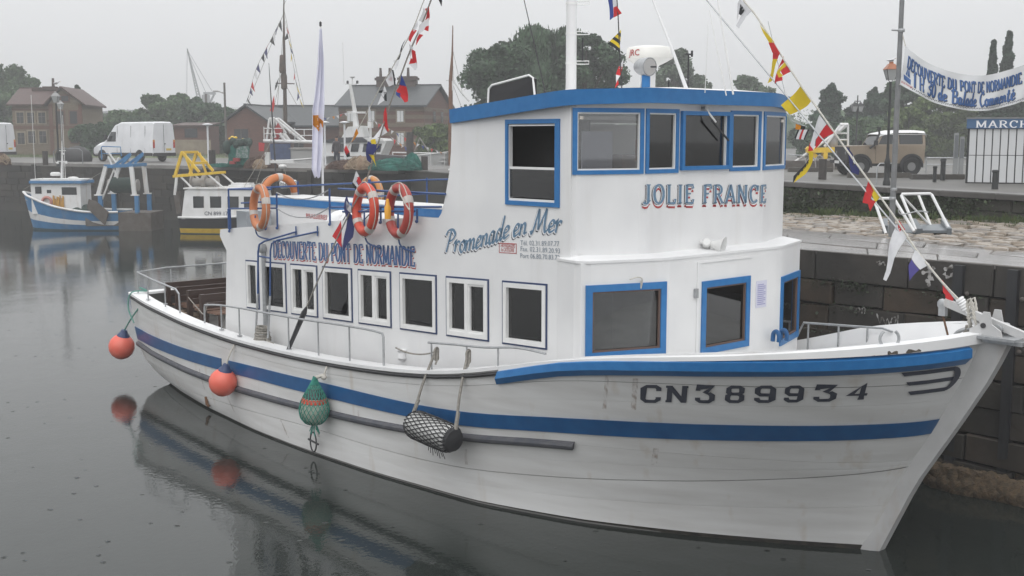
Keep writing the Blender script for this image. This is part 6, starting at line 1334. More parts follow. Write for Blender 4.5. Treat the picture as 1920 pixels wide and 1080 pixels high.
# far industrial roofs
IND = pm('pale_cladding', (.33, .34, .34), (.27, .28, .28), rough=.6, scale=.3)
for px0, px1, py0, py1, d, lab in ((178, 300, 205, 268, 200, 'far long grey warehouse roof rising over the trees beside the left house'), (290, 640, 200, 262, 190, 'pale ribbed warehouse roof seen between the shed and the slate roofed house')):
    L_ = Loc(px0, 268, d, 0, LZ); w_ = L_.X(px1); h0, h1 = L_.Z(py0 + 9), L_.Z(py0); t = thing('warehouse', lab, 'building', L_.fr); m = MB(); m.box(0, w_, 0, 20, 0, h0); part(m, 'wall', IND if px0 > 200 else DKB, t); m = MB(); m.prism([(-.4, -.5, h0), (w_ + .4, -.5, h0), (w_ + .4, 12, h1), (-.4, 12, h1)], (0, 0, .2)); rf = part(m, 'roof', IND if px0 > 200 else SLATE, t)
    for k in range(int(w_ / 2)): m = MB(); m.box(k * 2 + .2, k * 2 + .28, -.5, -.42, h0 + .0, h0 + .26); part(m, 'rib', IND, rf)
# low brick wall with a red lean-to
L_ = Loc(328, 290, 112, 0, LZ); t = thing('brick_outbuilding', 'low reddish brick outbuilding behind the white van', 'building', L_.fr); m = MB(); m.box(0, L_.X(392), 0, 4, 0, L_.Z(236)); part(m, 'wall', REDB, t); m = MB(); m.prism([(-.2, -.3, L_.Z(237)), (L_.X(394), -.3, L_.Z(237)), (L_.X(394), 4.2, L_.Z(231)), (-.2, 4.2, L_.Z(231))], (0, 0, .12)); part(m, 'roof', TILER, t); m = MB(); m.box(-.1, L_.X(396), -.12, -.02, 0, L_.Z(262)); part(m, 'lower_wall', STONEB, t); m = MB(); m.box(1.0, 2.2, -.04, -.01, L_.Z(258), L_.Z(241)); part(m, 'opening', WIND, t)
# ================================================================== TREES
def leafm(n, c): c = (c[0] * 1.12, c[1] * 1.38, c[2] * 1.10); return [pm('leaf_%s_%d' % (n, k), tuple(x * f for x in c), tuple(x * f * .72 for x in c), rough=.6, scale=1.2, spec=.25) for k, f in enumerate((.75, 1.0, 1.3))]
BARK = pm('bark', (.06, .05, .042), (.04, .034, .03), rough=.9, scale=3)
LEAF = dict(dark=leafm('dark', (.045, .068, .042)), mid=leafm('mid', (.062, .088, .045)), yel=leafm('yel', (.095, .11, .045)), grey=leafm('grey', (.085, .10, .075)), conif=leafm('conif', (.030, .048, .035)))
trnd = np.random.default_rng(5)
def tree(label, px, pyb, pyt, pxw, d, kind='round', leaf='mid', dens=1.0, group='trees beyond the quays', cat='tree', name='tree', base=LZ, low=.06, ls=1.0):
    P = ond(px, pyb, d); P[2] = base; top = ond(px, pyt, d)[2] - base; R = pxw / 2 * d / FPX * (1.25 if kind in ('round', 'willow') else 1.1)
    t = thing(name, label, cat, WORLD, P, group); m = MB(); rr = max(.08, top * .022)
    m.tube(smoothline([P - (0, 0, .3), P + (trnd.normal(0, .1), trnd.normal(0, .1), top * .3), P + (trnd.normal(0, .2), trnd.normal(0, .2), top * .62), P + (0, 0, top * .88)], 4), list(np.linspace(rr * 1.3, rr * .25, 13)), 7); part(m, 'trunk', BARK, t, smooth=True)
    blobs = []
    if kind == 'cone':
        for k in range(26): z = low + (1 - low) * (k / 25) ** .9; blobs.append((trnd.normal(0, .16) * R * (1.05 - z), trnd.normal(0, .16) * R * (1.05 - z), z * top * .985, R * (.88 - .80 * z) + .12 * R * (1.1 - z) * trnd.random(), top * .07 * (1.15 - .8 * z)))
    elif kind == 'pop':
        for k in range(30): z = low + (1 - low) * k / 29; prof = math.sin(math.pi * min(1, (z - low) / (1 - low) * .82 + .18)) ** .6; blobs.append((trnd.normal(0, .3) * R * prof, trnd.normal(0, .3) * R * prof, z * top * .985, R * (prof * (.45 + .35 * trnd.random()) + .03), top * .06 * (.35 + .65 * prof)))
    else:
        n = 40 if kind != 'willow' else 44
        for k in range(n):
            a = trnd.uniform(0, 6.28); z = trnd.uniform(low + .04, 1); prof = math.sqrt(max(.02, 1 - ((z - .45) / .58) ** 2)); r = R * prof * trnd.uniform(.25, .85); s = R * trnd.uniform(.20, .40) * (1 if z < .85 else .7); blobs.append((r * math.cos(a), r * math.sin(a), min(z * top, top - s * .55), s, s * trnd.uniform(.6, .95)))
    m = MB()
    for bx, by, bz, br, bh in blobs[::3]:
        if kind in ('round', 'willow'): m.tube([P + (0, 0, min(bz * .55, top * .6)), P + (bx * .5, by * .5, bz * .82), P + (bx, by, bz)], [rr * .5, rr * .3, rr * .08], 5)
    if m.v: part(m, 'limb', BARK, t, smooth=True)
    core = MB()
    for bx, by, bz, br, bh in blobs: core.ball(P + (bx, by, bz), br * .70, 10, (1, 1, bh * (1.3 if kind == 'cone' else 1) / br))
    cv = np.array(core.v) - P; cv += trnd.normal(0, .035, cv.shape) * R * .5; Q4 = []; MI = []; sz = (.0078 * d) * .40 * ls
    for bx, by, bz, br, bh in blobs:
        n = int(dens * 300 * max(1.0, (br / (sz * 4.5)) ** 1.75)); n = min(n, 1600); mi0 = trnd.integers(0, 3)
        dirs = trnd.normal(size=(n, 3)); dirs /= np.linalg.norm(dirs, axis=1)[:, None]; rad = trnd.uniform(.5, 1.12, n) ** .6
        C = np.stack([bx + dirs[:, 0] * br * rad, by + dirs[:, 1] * br * rad, bz + dirs[:, 2] * bh * rad], 1)
        if kind == 'willow': C[:, 2] -= np.abs(trnd.normal(0, 1, n)) * top * .05
        C[:, 2] = np.maximum(C[:, 2], .05); u = trnd.normal(size=(n, 3)); v = trnd.normal(size=(n, 3))
        if kind == 'willow': u *= (.35, .35, .3); v *= (.2, .2, 1.9)
        s_ = sz * trnd.uniform(.5, 1.2, (n, 1)); u = u / np.linalg.norm(u, axis=1)[:, None] * s_ * (.6 if kind == 'willow' else 1); v = v / np.linalg.norm(v, axis=1)[:, None] * s_ * (1.8 if kind == 'willow' else 1)
        Q4.append(np.stack([C - u * .5, C + v * .5 - u * .1, C + u * .6, C - v * .5 + u * .15], 1).reshape(-1, 3)); mi = np.full(n, mi0); k_ = trnd.random(n) < .3; mi[k_] = trnd.integers(0, 3, k_.sum()); MI.append(mi)
    LV = np.concatenate(Q4); nl = len(LV) // 4; nc = len(cv); me = bpy.data.meshes.new('crown'); VV = np.concatenate([cv, LV]).astype(np.float32); CF = np.array(core.f); nf = len(CF) + nl
    me.vertices.add(len(VV)); me.vertices.foreach_set('co', VV.ravel()); me.loops.add(nf * 4); me.loops.foreach_set('vertex_index', np.concatenate([CF.ravel(), np.arange(nl * 4) + nc]).astype(np.int32)); me.polygons.add(nf); me.polygons.foreach_set('loop_start', (np.arange(nf) * 4).astype(np.int32))
    for x_ in LEAF[leaf]: me.materials.append(x_)
    me.polygons.foreach_set('material_index', np.concatenate([np.zeros(len(CF)), *MI]).astype(np.int32)); me.update(calc_edges=True); o = bpy.data.objects.new('crown', me); COL.objects.link(o); o.parent = t
    return t
T_ = tree
T_('tall broad tree at the far left edge, behind the station house', -25, 290, 112, 175, 135, 'round', 'mid', 1.3)
T_('medium bushy tree peeping over the left gable of the station house', 62, 290, 150, 60, 130, 'round', 'mid')
T_('upright dark tree close behind the gable of the station house', 150, 290, 162, 34, 122, 'pop', 'dark')
T_('small dark tree right beside the station house wall', 168, 292, 190, 30, 118, 'pop', 'dark')
for lab, px, pyt, w, d, lf in (('rounded bush beside the station house, left of the white van', 178, 235, 70, 112, 'dark'), ('low tree over the roof of the white van', 225, 212, 90, 130, 'mid'), ('pointed tree above the white van', 292, 176, 62, 135, 'mid'), ('bushy tree between the van and the mushroom lamp', 332, 180, 80, 132, 'mid'), ('darker tree behind the mushroom lamp', 378, 186, 76, 128, 'dark'), ('leafy tree left of the brick shed', 415, 205, 70, 120, 'dark'), ('small rounded tree behind the van bonnet', 260, 222, 60, 126, 'dark')):
    T_(lab, px, 290, pyt, w, d, 'round', lf, 1.1)
T_('big drooping willow, left lobe, just behind the brown mast', 935, 300, 88, 165, 84, 'round', 'dark', 1.5)
T_('tallest weeping willow behind the white mast', 1025, 300, 52, 190, 88, 'willow', 'dark', 1.6)
T_('dense rounded tree to the right of the white mast', 1098, 300, 66, 130, 86, 'round', 'dark', 1.6)
T_('middle willow filling the gap between its two taller neighbours', 980, 300, 84, 150, 90, 'round', 'dark', 1.5)
T_('pale feathery tree behind the radar', 1268, 300, 96, 92, 120, 'round', 'grey', .8)
T_('low grey-green tree over the wheelhouse roof', 1395, 300, 146, 90, 120, 'round', 'grey', .6)
T_('green bush beside the brick gable, behind the trawler rails', 815, 300, 235, 70, 100, 'round', 'yel', 1.1, name='bush', cat='bush', group='bushes beyond the quays')
for lab, px, pyt, w, d, kd_, lf, dn in (('dark upright tree left of the double lamp', 1556, 158, 66, 105, 'pop', 'conif', 1.3), ('dark pointed tree right of the double lamp', 1636, 166, 62, 112, 'pop', 'conif', 1.2), ('small dark tree under the double lamp', 1600, 196, 46, 108, 'pop', 'conif', 1.0), ('dark bushy tree just left of the orange lantern', 1692, 150, 86, 106, 'round', 'dark', 1.3), ('yellow green bush behind the tan car roof', 1700, 205, 80, 98, 'round', 'yel', 1.2), ('wide yellow green tree below the banner', 1760, 182, 120, 100, 'round', 'yel', 1.3), ('green tree between the banner and the kiosk', 1822, 200, 90, 104, 'round', 'mid', 1.2), ('grey green bush left of the tan car', 1540, 232, 90, 100, 'round', 'dark', 1.1), ('mid green bush behind the snorkel of the tan car', 1620, 225, 90, 102, 'round', 'mid', 1.1)):
    T_(lab, px, 300, pyt, w, d, kd_, lf, dn)
T_('shorter column shaped conifer above the banner', 1852, 300, 78, 46, 92, 'cone', 'conif', 1.6, low=.05)
T_('taller column shaped conifer above the banner', 1880, 300, 62, 62, 94, 'cone', 'conif', 1.8, low=.05)
T_('tree cut by the right edge of the picture, behind the kiosk', 1935, 300, 150, 60, 100, 'round', 'dark', 1.0)
T_('broad dark tree behind the blue kiosk sign', 1880, 300, 205, 110, 102, 'round', 'conif', 1.2)
# far low wood that closes the horizon
mb = MB(); wr2 = random.Random(21)
for k in range(230): x = -170 + k * 1.5 + wr2.uniform(-1, 1); h_ = wr2.uniform(3.6, 6.0); mb.cur = wr2.randrange(3); mb.ball((x, 186 + wr2.uniform(-3, 3), LZ + h_ * .4), h_ * .55, 8, (1.1, .8, 1.05))
nb_ = len(mb.v); mb.v = [(x + wr2.gauss(0, .18), y + wr2.gauss(0, .18), z + wr2.gauss(0, .18)) for x, y, z in mb.v]
for k in range(16000):
    x = wr2.uniform(-172, 176); z = LZ + wr2.uniform(.5, 6.2) ; p = np.array([x, 184.5 - wr2.uniform(0, 4), z - .35]); s_ = .28; d_ = np.array([wr2.uniform(-1, 1), wr2.uniform(-1, 1), wr2.uniform(-1, 1)]) * s_; e_ = np.array([wr2.uniform(-1, 1), wr2.uniform(-1, 1), wr2.uniform(-1, 1)]) * s_; mb.cur = wr2.randrange(3); mb.add([p, p + d_, p + d_ + e_, p + e_], [(0, 1, 2, 3)])
struct(mb, 'far_wood', LEAF['mid'], kind='stuff')
# ================================================================== VEHICLES
CARG = pm('car_glass', (.015, .018, .02), rough=.05, spec=.7); TYRE = pm('tyre', (.018, .018, .018), rough=.85); RIM = pm('rim', (.22, .22, .22), rough=.5, metal=.3); VANW = pm('van_white', (.68, .69, .71), (.60, .61, .63), rough=.35, scale=1.2, streak=((.40, .39, .37), .4, 3)); PLAST = pm('black_plastic', (.022, .022, .024), rough=.6)
TANP = pm('tan_paint', (.25, .20, .148), (.20, .16, .118), rough=.35, scale=1.5); LRW = pm('roof_white', (.66, .66, .66), rough=.4); TAIL = pm('tail_lamp', (.40, .03, .02), rough=.3); AMB = pm('amber_lamp', (.55, .2, .02), rough=.3); PLATE = pm('plate_yellow', (.60, .45, .08), rough=.5); PLATEW = pm('plate_white', (.65, .65, .65), rough=.5)
def wheel(t, x, y, r, w, rim=RIM):
    m = MB(); s = 1 if y > 0 else -1; m.lathe([(r * .50, -w / 2), (r * .96, -w / 2), (r, -w * .3), (r, w * .3), (r * .96, w / 2), (r * .50, w / 2), (r * .47, w * .2)], (x, y, r), (0, s, 0), 22); wh = part(m, 'wheel', TYRE, t, smooth=35)
    m = MB(); m.lathe([(0, .34 * w), (r * .14, .36 * w), (r * .18, .22 * w), (r * .38, .24 * w), (r * .44, .46 * w), (r * .50, .46 * w)], (x, y, r), (0, s, 0), 18); part(m, 'rim', rim, wh, smooth=25)
def loft(st, mb, cap=True):
    """stations (x, zsill, zbelt, zroof, wsill, wbelt, wroof)"""
    rows = []
    for x, zs, zb, zr, ws, wb, wr in st:
        h = [(-ws, zs), (-wb, zs + .12), (-wb, zb), (-wr, zr - .10), (-wr * .86, zr - .015), (0, zr)]
        rows.append([(x, y, z) for y, z in h] + [(x, -y, z) for y, z in h[::-1][1:]])
    mb.grid(rows); mb.poly(rows[0]); mb.poly(rows[-1]); mb.grid([[r[0] for r in rows], [r[-1] for r in rows]])
def sidepane(mb, st, x0, x1, z0, z1, off=.012, side=-1, N=8):
    """flat pane lying on the flank of the loft"""
    X = [s[0] for s in st]; out = []
    for x, z in [((x0[0] + (x0[1] - x0[0]) * j / N) * (1 - i / N) + (x1[0] + (x1[1] - x1[0]) * j / N) * i / N, z0 + (z1 - z0) * j / N) for j in range(N + 1) for i in range(N + 1)]:
        zb = ip(x, X, [s[2] for s in st]); zr = ip(x, X, [s[3] for s in st]) - .10; wb = ip(x, X, [s[5] for s in st]); wr = ip(x, X, [s[6] for s in st]); f = min(max((z - zb) / max(zr - zb, .01), 0), 1); out.append((x, side * (wb + (wr - wb) * f + off), z))
    mb.grid([out[j * (N + 1):(j + 1) * (N + 1)] for j in range(N + 1)])
def van(name, label, px, py, d, rz, cut=False):
    L_ = Loc(px, py, d, rz, LZ); t = thing(name, label, 'van', L_.fr, group='white vans on the left bank')
    st = [(0, .55, .80, .95, .80, .90, .80), (.12, .42, .95, 1.10, .86, .97, .86), (.55, .42, 1.10, 1.28, .90, 1.0, .90), (1.15, .42, 1.20, 1.42, .92, 1.01, .86), (1.75, .42, 1.28, 2.10, .94, 1.02, .84), (2.15, .42, 1.35, 2.52, .94, 1.02, .84), (2.8, .42, 1.35, 2.72, .94, 1.02, .86), (5.9, .42, 1.35, 2.74, .94, 1.02, .86), (6.05, .5, 1.35, 2.66, .92, 1.0, .84)]
    m = MB(); loft(st, m); body = part(m, 'body', VANW, t, smooth=30)
    for s_ in (-1, 1):
        m = MB(); sidepane(m, st, (1.30, 1.85), (2.45, 2.40), 1.38, 2.05, .02, s_); part(m, 'cab_window', CARG, body)
        for x in (2.55, 3.9, 5.3): m = MB(); m.beam((x, s_ * 1.028, .6), (x, s_ * .93, 2.45), .02, .012); part(m, 'panel_seam', PLAST, body)
        m = MB(); m.box(2.0, 6.0, s_ * 1.02 - .02, s_ * 1.02 + .02, .42, .62); part(m, 'rub_strip', PLAST, body)
        m = MB(); m.box(1.45, 1.62, s_ * 1.12 - .10, s_ * 1.12 + .10, 1.5, 1.85); part(m, 'mirror', PLAST, body)
        for x in (1.0, 4.75): wheel(t, x, s_ * .98, .36, .22)
        for x in (1.0, 4.75): m = MB(); m.lathe([(.0, 0), (.43, 0), (.43, .012)], (x, s_ * 1.008, .40), (0, s_, 0), 20); part(m, 'wheel_arch', PLAST, body)
        m = MB(); m.box(6.02, 6.08, s_ * .90 - .07, s_ * .90 + .07, .95, 1.35); part(m, 'tail_lamp', TAIL, t); m = MB(); m.box(6.02, 6.085, s_ * .90 - .07, s_ * .90 + .07, 1.35, 1.5); part(m, 'indicator', AMB, t)
        m = MB(); m.box(.03, .16, s_ * .62 - .16, s_ * .62 + .16, .82, 1.0); part(m, 'headlamp', RIM, t)
    m = MB(); m.add([(1.10, -.80, 1.46), (1.10, .80, 1.46), (2.02, .74, 2.40), (2.02, -.74, 2.40)], [(0, 1, 2, 3)]); part(m, 'windscreen', CARG, body)
    m = MB(); m.box(6.0, 6.16, -.95, .95, .40, .62); part(m, 'rear_bumper', PLAST, t); m = MB(); m.box(-.06, .1, -.9, .9, .36, .60); part(m, 'front_bumper', PLAST, t)
    m = MB(); m.box(6.05, 6.07, -.006, .006, .65, 2.55); part(m, 'door_seam', PLAST, body); m = MB(); m.box(6.06, 6.075, .18, .62, .78, .92); part(m, 'number_plate', PLATE, t); m = MB(); m.box(6.06, 6.09, .03, .12, 1.2, 1.26); part(m, 'door_handle', PLAST, body)
    return t
van('white_van', 'white high roofed van parked on the left bank, seen whole behind the small blue trawler', 196, 299.5, 84, math.radians(-31))
van('white_van', 'white van cut off by the left edge of the picture, parked before the station house', -118, 297.5, 88, math.radians(-14))
# tan off-roader with a white roof
L_ = Loc(1567, 330.5, 52.5, math.radians(5), LZ); t = thing('offroad_car', 'tan boxy off-road car with a white roof and snorkel, parked above the cobbled quay', 'car', L_.fr)
S_ = 1.0; m = MB(); m.box(.30, 3.70, -.80, .80, .52, 1.15); m.box(.25, 1.45, -.72, .72, 1.15, 1.28); m.prism([(.25, -.70, 1.28), (1.45, -.72, 1.28), (1.45, -.72, 1.31), (.30, -.68, 1.29)], (0, 1.41, 0)); m.box(1.45, 3.72, -.80, .80, 1.15, 1.30); body = part(m, 'body', TANP, t)
m = MB(); 
for x0, x1 in ((1.45, 1.55), (2.42, 2.54), (3.60, 3.72)):
    dx_ = .28 if x0 < 1.5 else 0
    for s_ in (-1, 1): m = MB(); m.prism([(x0, s_ * .80, 1.30), (x1, s_ * .80, 1.30), (x1 + dx_, s_ * .70, 1.80), (x0 + dx_, s_ * .70, 1.80)], (0, -s_ * .05, 0)); part(m, 'pillar', TANP, body)
for s_ in (-1, 1): m = MB(); m.prism([(1.55, s_ * .80, 1.30), (3.6, s_ * .80, 1.30), (3.6, s_ * .79, 1.36), (1.55, s_ * .79, 1.36)], (0, -s_ * .05, 0)); part(m, 'waistline', TANP, body)
m = MB(); rows = []
for x, z in ((1.62, 1.80), (1.75, 1.86), (2.3, 1.97), (3.3, 1.98), (3.70, 1.95), (3.76, 1.88), (3.76, 1.80)): rows.append([(x, y * (.76), z - .10 * (abs(y) > .9) - (.02 if abs(y) > .7 else 0)) for y in (-1, -.8, -.4, 0, .4, .8, 1)])
m.grid(rows); m.box(1.70, 3.74, -.73, .73, 1.775, 1.80); part(m, 'roof', LRW, body, smooth=30)
for s_ in (-1, 1):
    for x0, x1, dx_ in ((1.56, 2.42, .2), (2.54, 3.60, 0)): m = MB(); m.add([(x0 + .02, s_ * .785, 1.36), (x1 - .02, s_ * .785, 1.36), (x1 - .02, s_ * .70, 1.77), (x0 + dx_ + .04, s_ * .70, 1.77)], [(0, 1, 2, 3)]); part(m, 'side_window', CARG, body)
    m = MB(); m.box(2.55, 3.4, s_ * .70 - .01, s_ * .70 + .02, 1.83, 1.89); part(m, 'alpine_light', CARG, body)
    m = MB(); m.box(1.47, 1.475, s_ * .80 - .012, s_ * .80 + .012, .6, 1.3); m.box(2.46, 2.47, s_ * .80 - .012, s_ * .80 + .012, .6, 1.3); part(m, 'door_seam', PLAST, body)
    for x in (.78, 3.10):
        wheel(t, x, s_ * .745, .385, .25); m = MB(); rows = []
        for a in np.linspace(-.15, math.pi + .15, 14): rows.append([(x + r_ * math.cos(a), s_ * y_, .42 + r_ * math.sin(a)) for r_, y_ in ((.44, .80), (.44, .88), (.53, .88), (.53, .80))])
        m.grid(rows); part(m, 'wheel_arch', PLAST, body); m = MB(); m.lathe([(.0, 0), (.46, 0), (.46, .006)], (x, s_ * .803, .42), (0, s_, 0), 20); part(m, 'arch_recess', PLAST, body)
    m = MB(); m.box(1.35, 1.47, s_ * .93 - .10, s_ * .93 + .10, 1.32, 1.52); part(m, 'mirror', PLAST, t)
    m = MB(); m.lathe([(0, 0), (.09, 0), (.09, .03), (.03, .05)], (.235, s_ * .55, .98), (-1, 0, 0), 14); part(m, 'headlight', RIM, t)
    m = MB(); m.lathe([(0, 0), (.04, 0), (.04, .03)], (.235, s_ * .74, 1.06), (-1, 0, 0), 10); part(m, 'indicator', AMB, t)
m = MB(); m.box(.20, .30, -.78, .78, .60, 1.24); part(m, 'grille', PLAST, t); m = MB(); m.box(.02, .18, -.86, .86, .52, .66); part(m, 'bumper', PLAST, t); m = MB(); m.box(-.0, .018, -.30, .22, .52, .64); part(m, 'number_plate', PLATEW, t)
m = MB(); m.box(.3, 3.7, -.6, .6, .40, .52); part(m, 'chassis', PLAST, t)
m = MB(); m.add([(1.47, -.72, 1.33), (1.47, .72, 1.33), (1.70, .66, 1.76), (1.70, -.66, 1.76)], [(0, 1, 2, 3)]); part(m, 'windscreen', CARG, body)
m = MB(); m.tube([(1.2, -.80, 1.20), (1.38, -.82, 1.32), (1.62, -.76, 1.82), (1.60, -.76, 2.0)], .045, 8); m.box(1.54, 1.66, -.82, -.70, 1.98, 2.10); part(m, 'snorkel', PLAST, t)
m = MB(); m.lathe([(0, 0), (.36, 0), (.38, .05), (.38, .15), (.34, .2), (.12, .2), (.1, .16), (0, .16)], (3.74, .1, 1.15), (1, 0, 0), 18); part(m, 'spare_wheel', TYRE, t, smooth=35)
# small white hatchback far behind
L_ = Loc(1735, 300, 140, math.radians(-62), LZ); t = thing('hatchback', 'small white hatchback, far off behind the tan car', 'car', L_.fr)
st = [(0, .35, .62, .72, .70, .78, .66), (.5, .3, .78, .92, .78, .84, .70), (1.0, .3, .85, 1.0, .80, .85, .66), (1.6, .3, .88, 1.42, .80, .85, .60), (2.6, .3, .92, 1.50, .80, .85, .60), (3.3, .3, .95, 1.40, .80, .84, .60), (3.7, .4, .9, 1.05, .74, .78, .6)]
m = MB(); loft(st, m); body = part(m, 'body', VANW, t, smooth=35)
for s_ in (-1, 1):
    m = MB(); sidepane(m, st, (1.15, 1.65), (3.2, 3.0), .98, 1.34, .02, s_); part(m, 'side_window', CARG, body)
    for x in (.75, 3.0): wheel(t, x, s_ * .74, .30, .2)
m = MB(); m.add([(3.42, -.6, .98), (3.42, .6, .98), (3.30, .5, 1.36), (3.30, -.5, 1.36)], [(0, 1, 2, 3)]); part(m, 'rear_window', CARG, body); m = MB(); m.box(-.01, .02, -.5, .5, .4, .55); part(m, 'grille', PLAST, t)
# ================================================================== BOATS OF THE FISHING FLEET
BLT = pm('trawler_blue', (.05, .19, .38), (.04, .15, .31), rough=.45, scale=3, streak=((.25, .2, .15), .4, 3)); BLK_ = pm('black_hull', (.02, .021, .024), rough=.4); TEAL = pm('antifoul_teal', (.02, .055, .07), rough=.6); BW = pm('boat_white', (.68, .68, .68), (.60, .60, .59), rough=.4, scale=2, streak=((.36, .26, .17), .5, 4)); STEELD = pm('rusty_steel', (.10, .09, .08), (.07, .055, .045), rough=.7, scale=3, bump=.2); STEELG = pm('pale_steel', (.30, .29, .28), (.22, .20, .18), rough=.6, scale=3); NETM = pm('dark_net', (.028, .05, .045), (.04, .06, .05), rough=.9, scale=9, bump=.6, bscale=20); GREYC = pm('grey_cabin', (.33, .33, .32), rough=.6)
def shell(t, L, B, zbow, zstern, bands, bowrake=.7, name='hull'):
    """simple hull, bow towards +x from 0 to L; bands (fraction from, to, material)"""
    def hp(s, f, side):
        bw = B / 2 * min(1, (1.02 - s) * 2.6) ** .55 if s < 1.0 else .02
        if s < .25: bw *= .86 + .14 * (s / .25) ** .5
        z = f * (zstern + (zbow - zstern) * max(0, (s - .2) / .8) ** 2); bw = max(bw * (.72 + .28 * max(f, 0) ** .6), .02); x = s * L + bowrake * max(0, f) * s ** 3; return (x, side * bw, z)
    hl = None
    for f0, f1, mt in bands:
        m = MB()
        for sd_ in (-1, 1): m.grid([[hp(s, f, sd_) for s in np.linspace(0, 1, 16)] for f in (f0, (f0 + f1) / 2, f1)])
        m.grid([[hp(0, f0, -1), hp(0, f0, 1)], [hp(0, f1, -1), hp(0, f1, 1)]])
        if hl is None: hl = part(m, name, mt, t, smooth=40)
        else: part(m, 'paint_band', mt, hl, smooth=40)
    m = MB(); m.grid([[hp(s, .82, -1) for s in np.linspace(0, .98, 14)], [hp(s, .82, 1) for s in np.linspace(0, .98, 14)]]); part(m, 'deck', GREYC, hl)
    m = MB()
    for sd_ in (-1, 1): m.tube([np.array(hp(s, 1, sd_)) for s in np.linspace(0, 1, 16)], .065, 6)
    part(m, 'gunwale', BW, hl, smooth=True); return hl
def winrow(t, mb_pts, par):
    for q4 in mb_pts: m = MB(); m.add(q4, [(0, 1, 2, 3)]); part(m, 'window', CARG, par)
# small blue trawler at the far quay; local +x is towards the bow (to the left), seen from its port side
d = 63.0; L_ = Loc(236, 427, d, math.pi - math.radians(2), 0.0); s = L_.sc
def bx(px, py): return ((236 - px) * s, (427 - py) * s)
t = thing('small_trawler', 'small blue and white fishing trawler with a white cabin, moored under the left quay wall', 'fishing boat', L_.fr)
hl = shell(t, bx(60, 0)[0], 2.5, bx(0, 357)[1], bx(0, 392)[1], [(-.3, .06, TEAL), (.06, .30, BLT), (.30, .52, BW), (.52, 1.0, BLT)], .45)
X = lambda px: (236 - px) * s; Z = lambda py: (427 - py) * s
m = MB(); m.box(X(163), X(70), -.72, .72, Z(397), Z(340)); cab = part(m, 'cabin', BW, t); m = MB(); m.box(X(168), X(69), -.85, .85, Z(340), Z(335)); part(m, 'cabin_roof', BLT, cab); m = MB(); m.box(X(166), X(71), -.8, .8, Z(335), Z(332)); part(m, 'roof_top', BW, cab)
for a, b, c, e in ((78, 90, 346, 359), (128, 156, 347, 361), (100, 108, 352, 358)):
    for sd_ in (1, -1): m = MB(); m.box(X(b), X(a), sd_ * .722 - .006, sd_ * .722 + .006, Z(e), Z(c)); part(m, 'window', CARG, cab)
m = MB(); m.box(X(71) - .01, X(71) + .04, -.6, .6, Z(358), Z(345)); part(m, 'windscreen', CARG, cab)
m = MB(); torus(m, (X(100), .80, Z(374)), .24, .075, (0, 1, 0), n=20, k=8); part(m, 'lifebuoy', pm('pink_buoy', (.45, .20, .17), rough=.6), cab, smooth=True)
m = MB(); m.tube([(X(118), 0, Z(333)), (X(121), 0, Z(290)), (X(122), 0, Z(262))], [.06, .045, .02], 8); m.tube([(X(130), 0, Z(300)), (X(112), 0, Z(300))], .03, 6); m.tube([(X(129), 0, Z(280)), (X(116), 0, Z(280))], .02, 6); ms = part(m, 'mast', BW, t, smooth=True)
for px_, py_ in ((112, 303), (128, 303), (123, 286)): m = MB(); m.ball((X(px_), 0, Z(py_)), .09, 8, (1, 1, .6)); part(m, 'lamp', BW, ms, smooth=True)
m = MB(); m.lathe([(.18, 0), (.27, .03), (.27, .14), (.2, .2), (0, .21)], (X(107), 0, Z(327)), n=14); part(m, 'radar_drum', BW, t, smooth=30)
for a, b in ((73, 178), (127, 200), (130, 215)): m = MB(); m.tube([(X(a), .3, Z(338)), (X(a), .3, Z(b))], .014, 5); part(m, 'aerial', BW, t)
m = MB(); m.ball((X(140), 0, Z(331)), .22, 10, (1.4, 1, .4)); part(m, 'raft', BW, t, smooth=True)
m = MB()
for k in range(14): x = X(112 + k * 1.5); m.beam((x, .78 + .03 * (k % 3), Z(392)), (x + .05 * math.sin(k), .76, Z(362 + (k * 5) % 9)), .05, .04)
part(m, 'oilskins', pm('oilskin', (.50, .27, .04), (.42, .22, .05), rough=.6, scale=5), t)
m = MB(); m.ball((X(155), .1, Z(390)), .62, 12, (1.1, 1.2, .52)); part(m, 'net_pile', NETM, t, smooth=True)
m = MB(); m.prism([(X(236), .9, Z(418)), (X(176), 1.1, Z(418)), (X(176), 1.15, Z(394)), (X(236), .95, Z(394))], (0, .05, 0)); part(m, 'steel_quarter', pm('dull_steel', (.15, .145, .14), (.10, .09, .08), rough=.7, scale=3), hl)
m = MB(); m.prism([(X(186), 1.25, Z(368)), (X(182), 1.25, Z(384)), (X(214), 1.25, Z(416)), (X(222), 1.25, Z(392)), (X(200), 1.25, Z(372))], (0, .08, 0)); part(m, 'trawl_door', STEELD, t)
m = MB(); m.box(X(297), X(236), -1.0, 1.05, Z(432), Z(393)); part(m, 'stern_ramp', STEELD, t)
g = None
for a, b in ((216, 199), (263, 267)):
    for y in (.95, -.95):
        m = MB(); m.beam((X(b), y, Z(362)), (X(a), y, Z(308)), .16, .2); lg = part(m, 'gantry_leg', BW, t); m = MB(); m.beam((X(b + 4), y, Z(395)), (X(b + 4), y, Z(361)), .2, .2); part(m, 'gantry_post', BLT, lg); m = MB(); m.beam((X(b - 6), y, Z(361)), (X(b + 8), y, Z(361)), .22, .06); part(m, 'foot', BW, lg)
for y in (.95, -.95): m = MB(); m.beam((X(213), y, Z(309)), (X(268), y, Z(306)), .16, .16); m.beam((X(246), y, Z(304)), (X(262), y, Z(288)), .12, .12); m.beam((X(226), y, Z(311)), (X(263), y, Z(285)), .10, .12); part(m, 'gantry_beam', BLT, t)
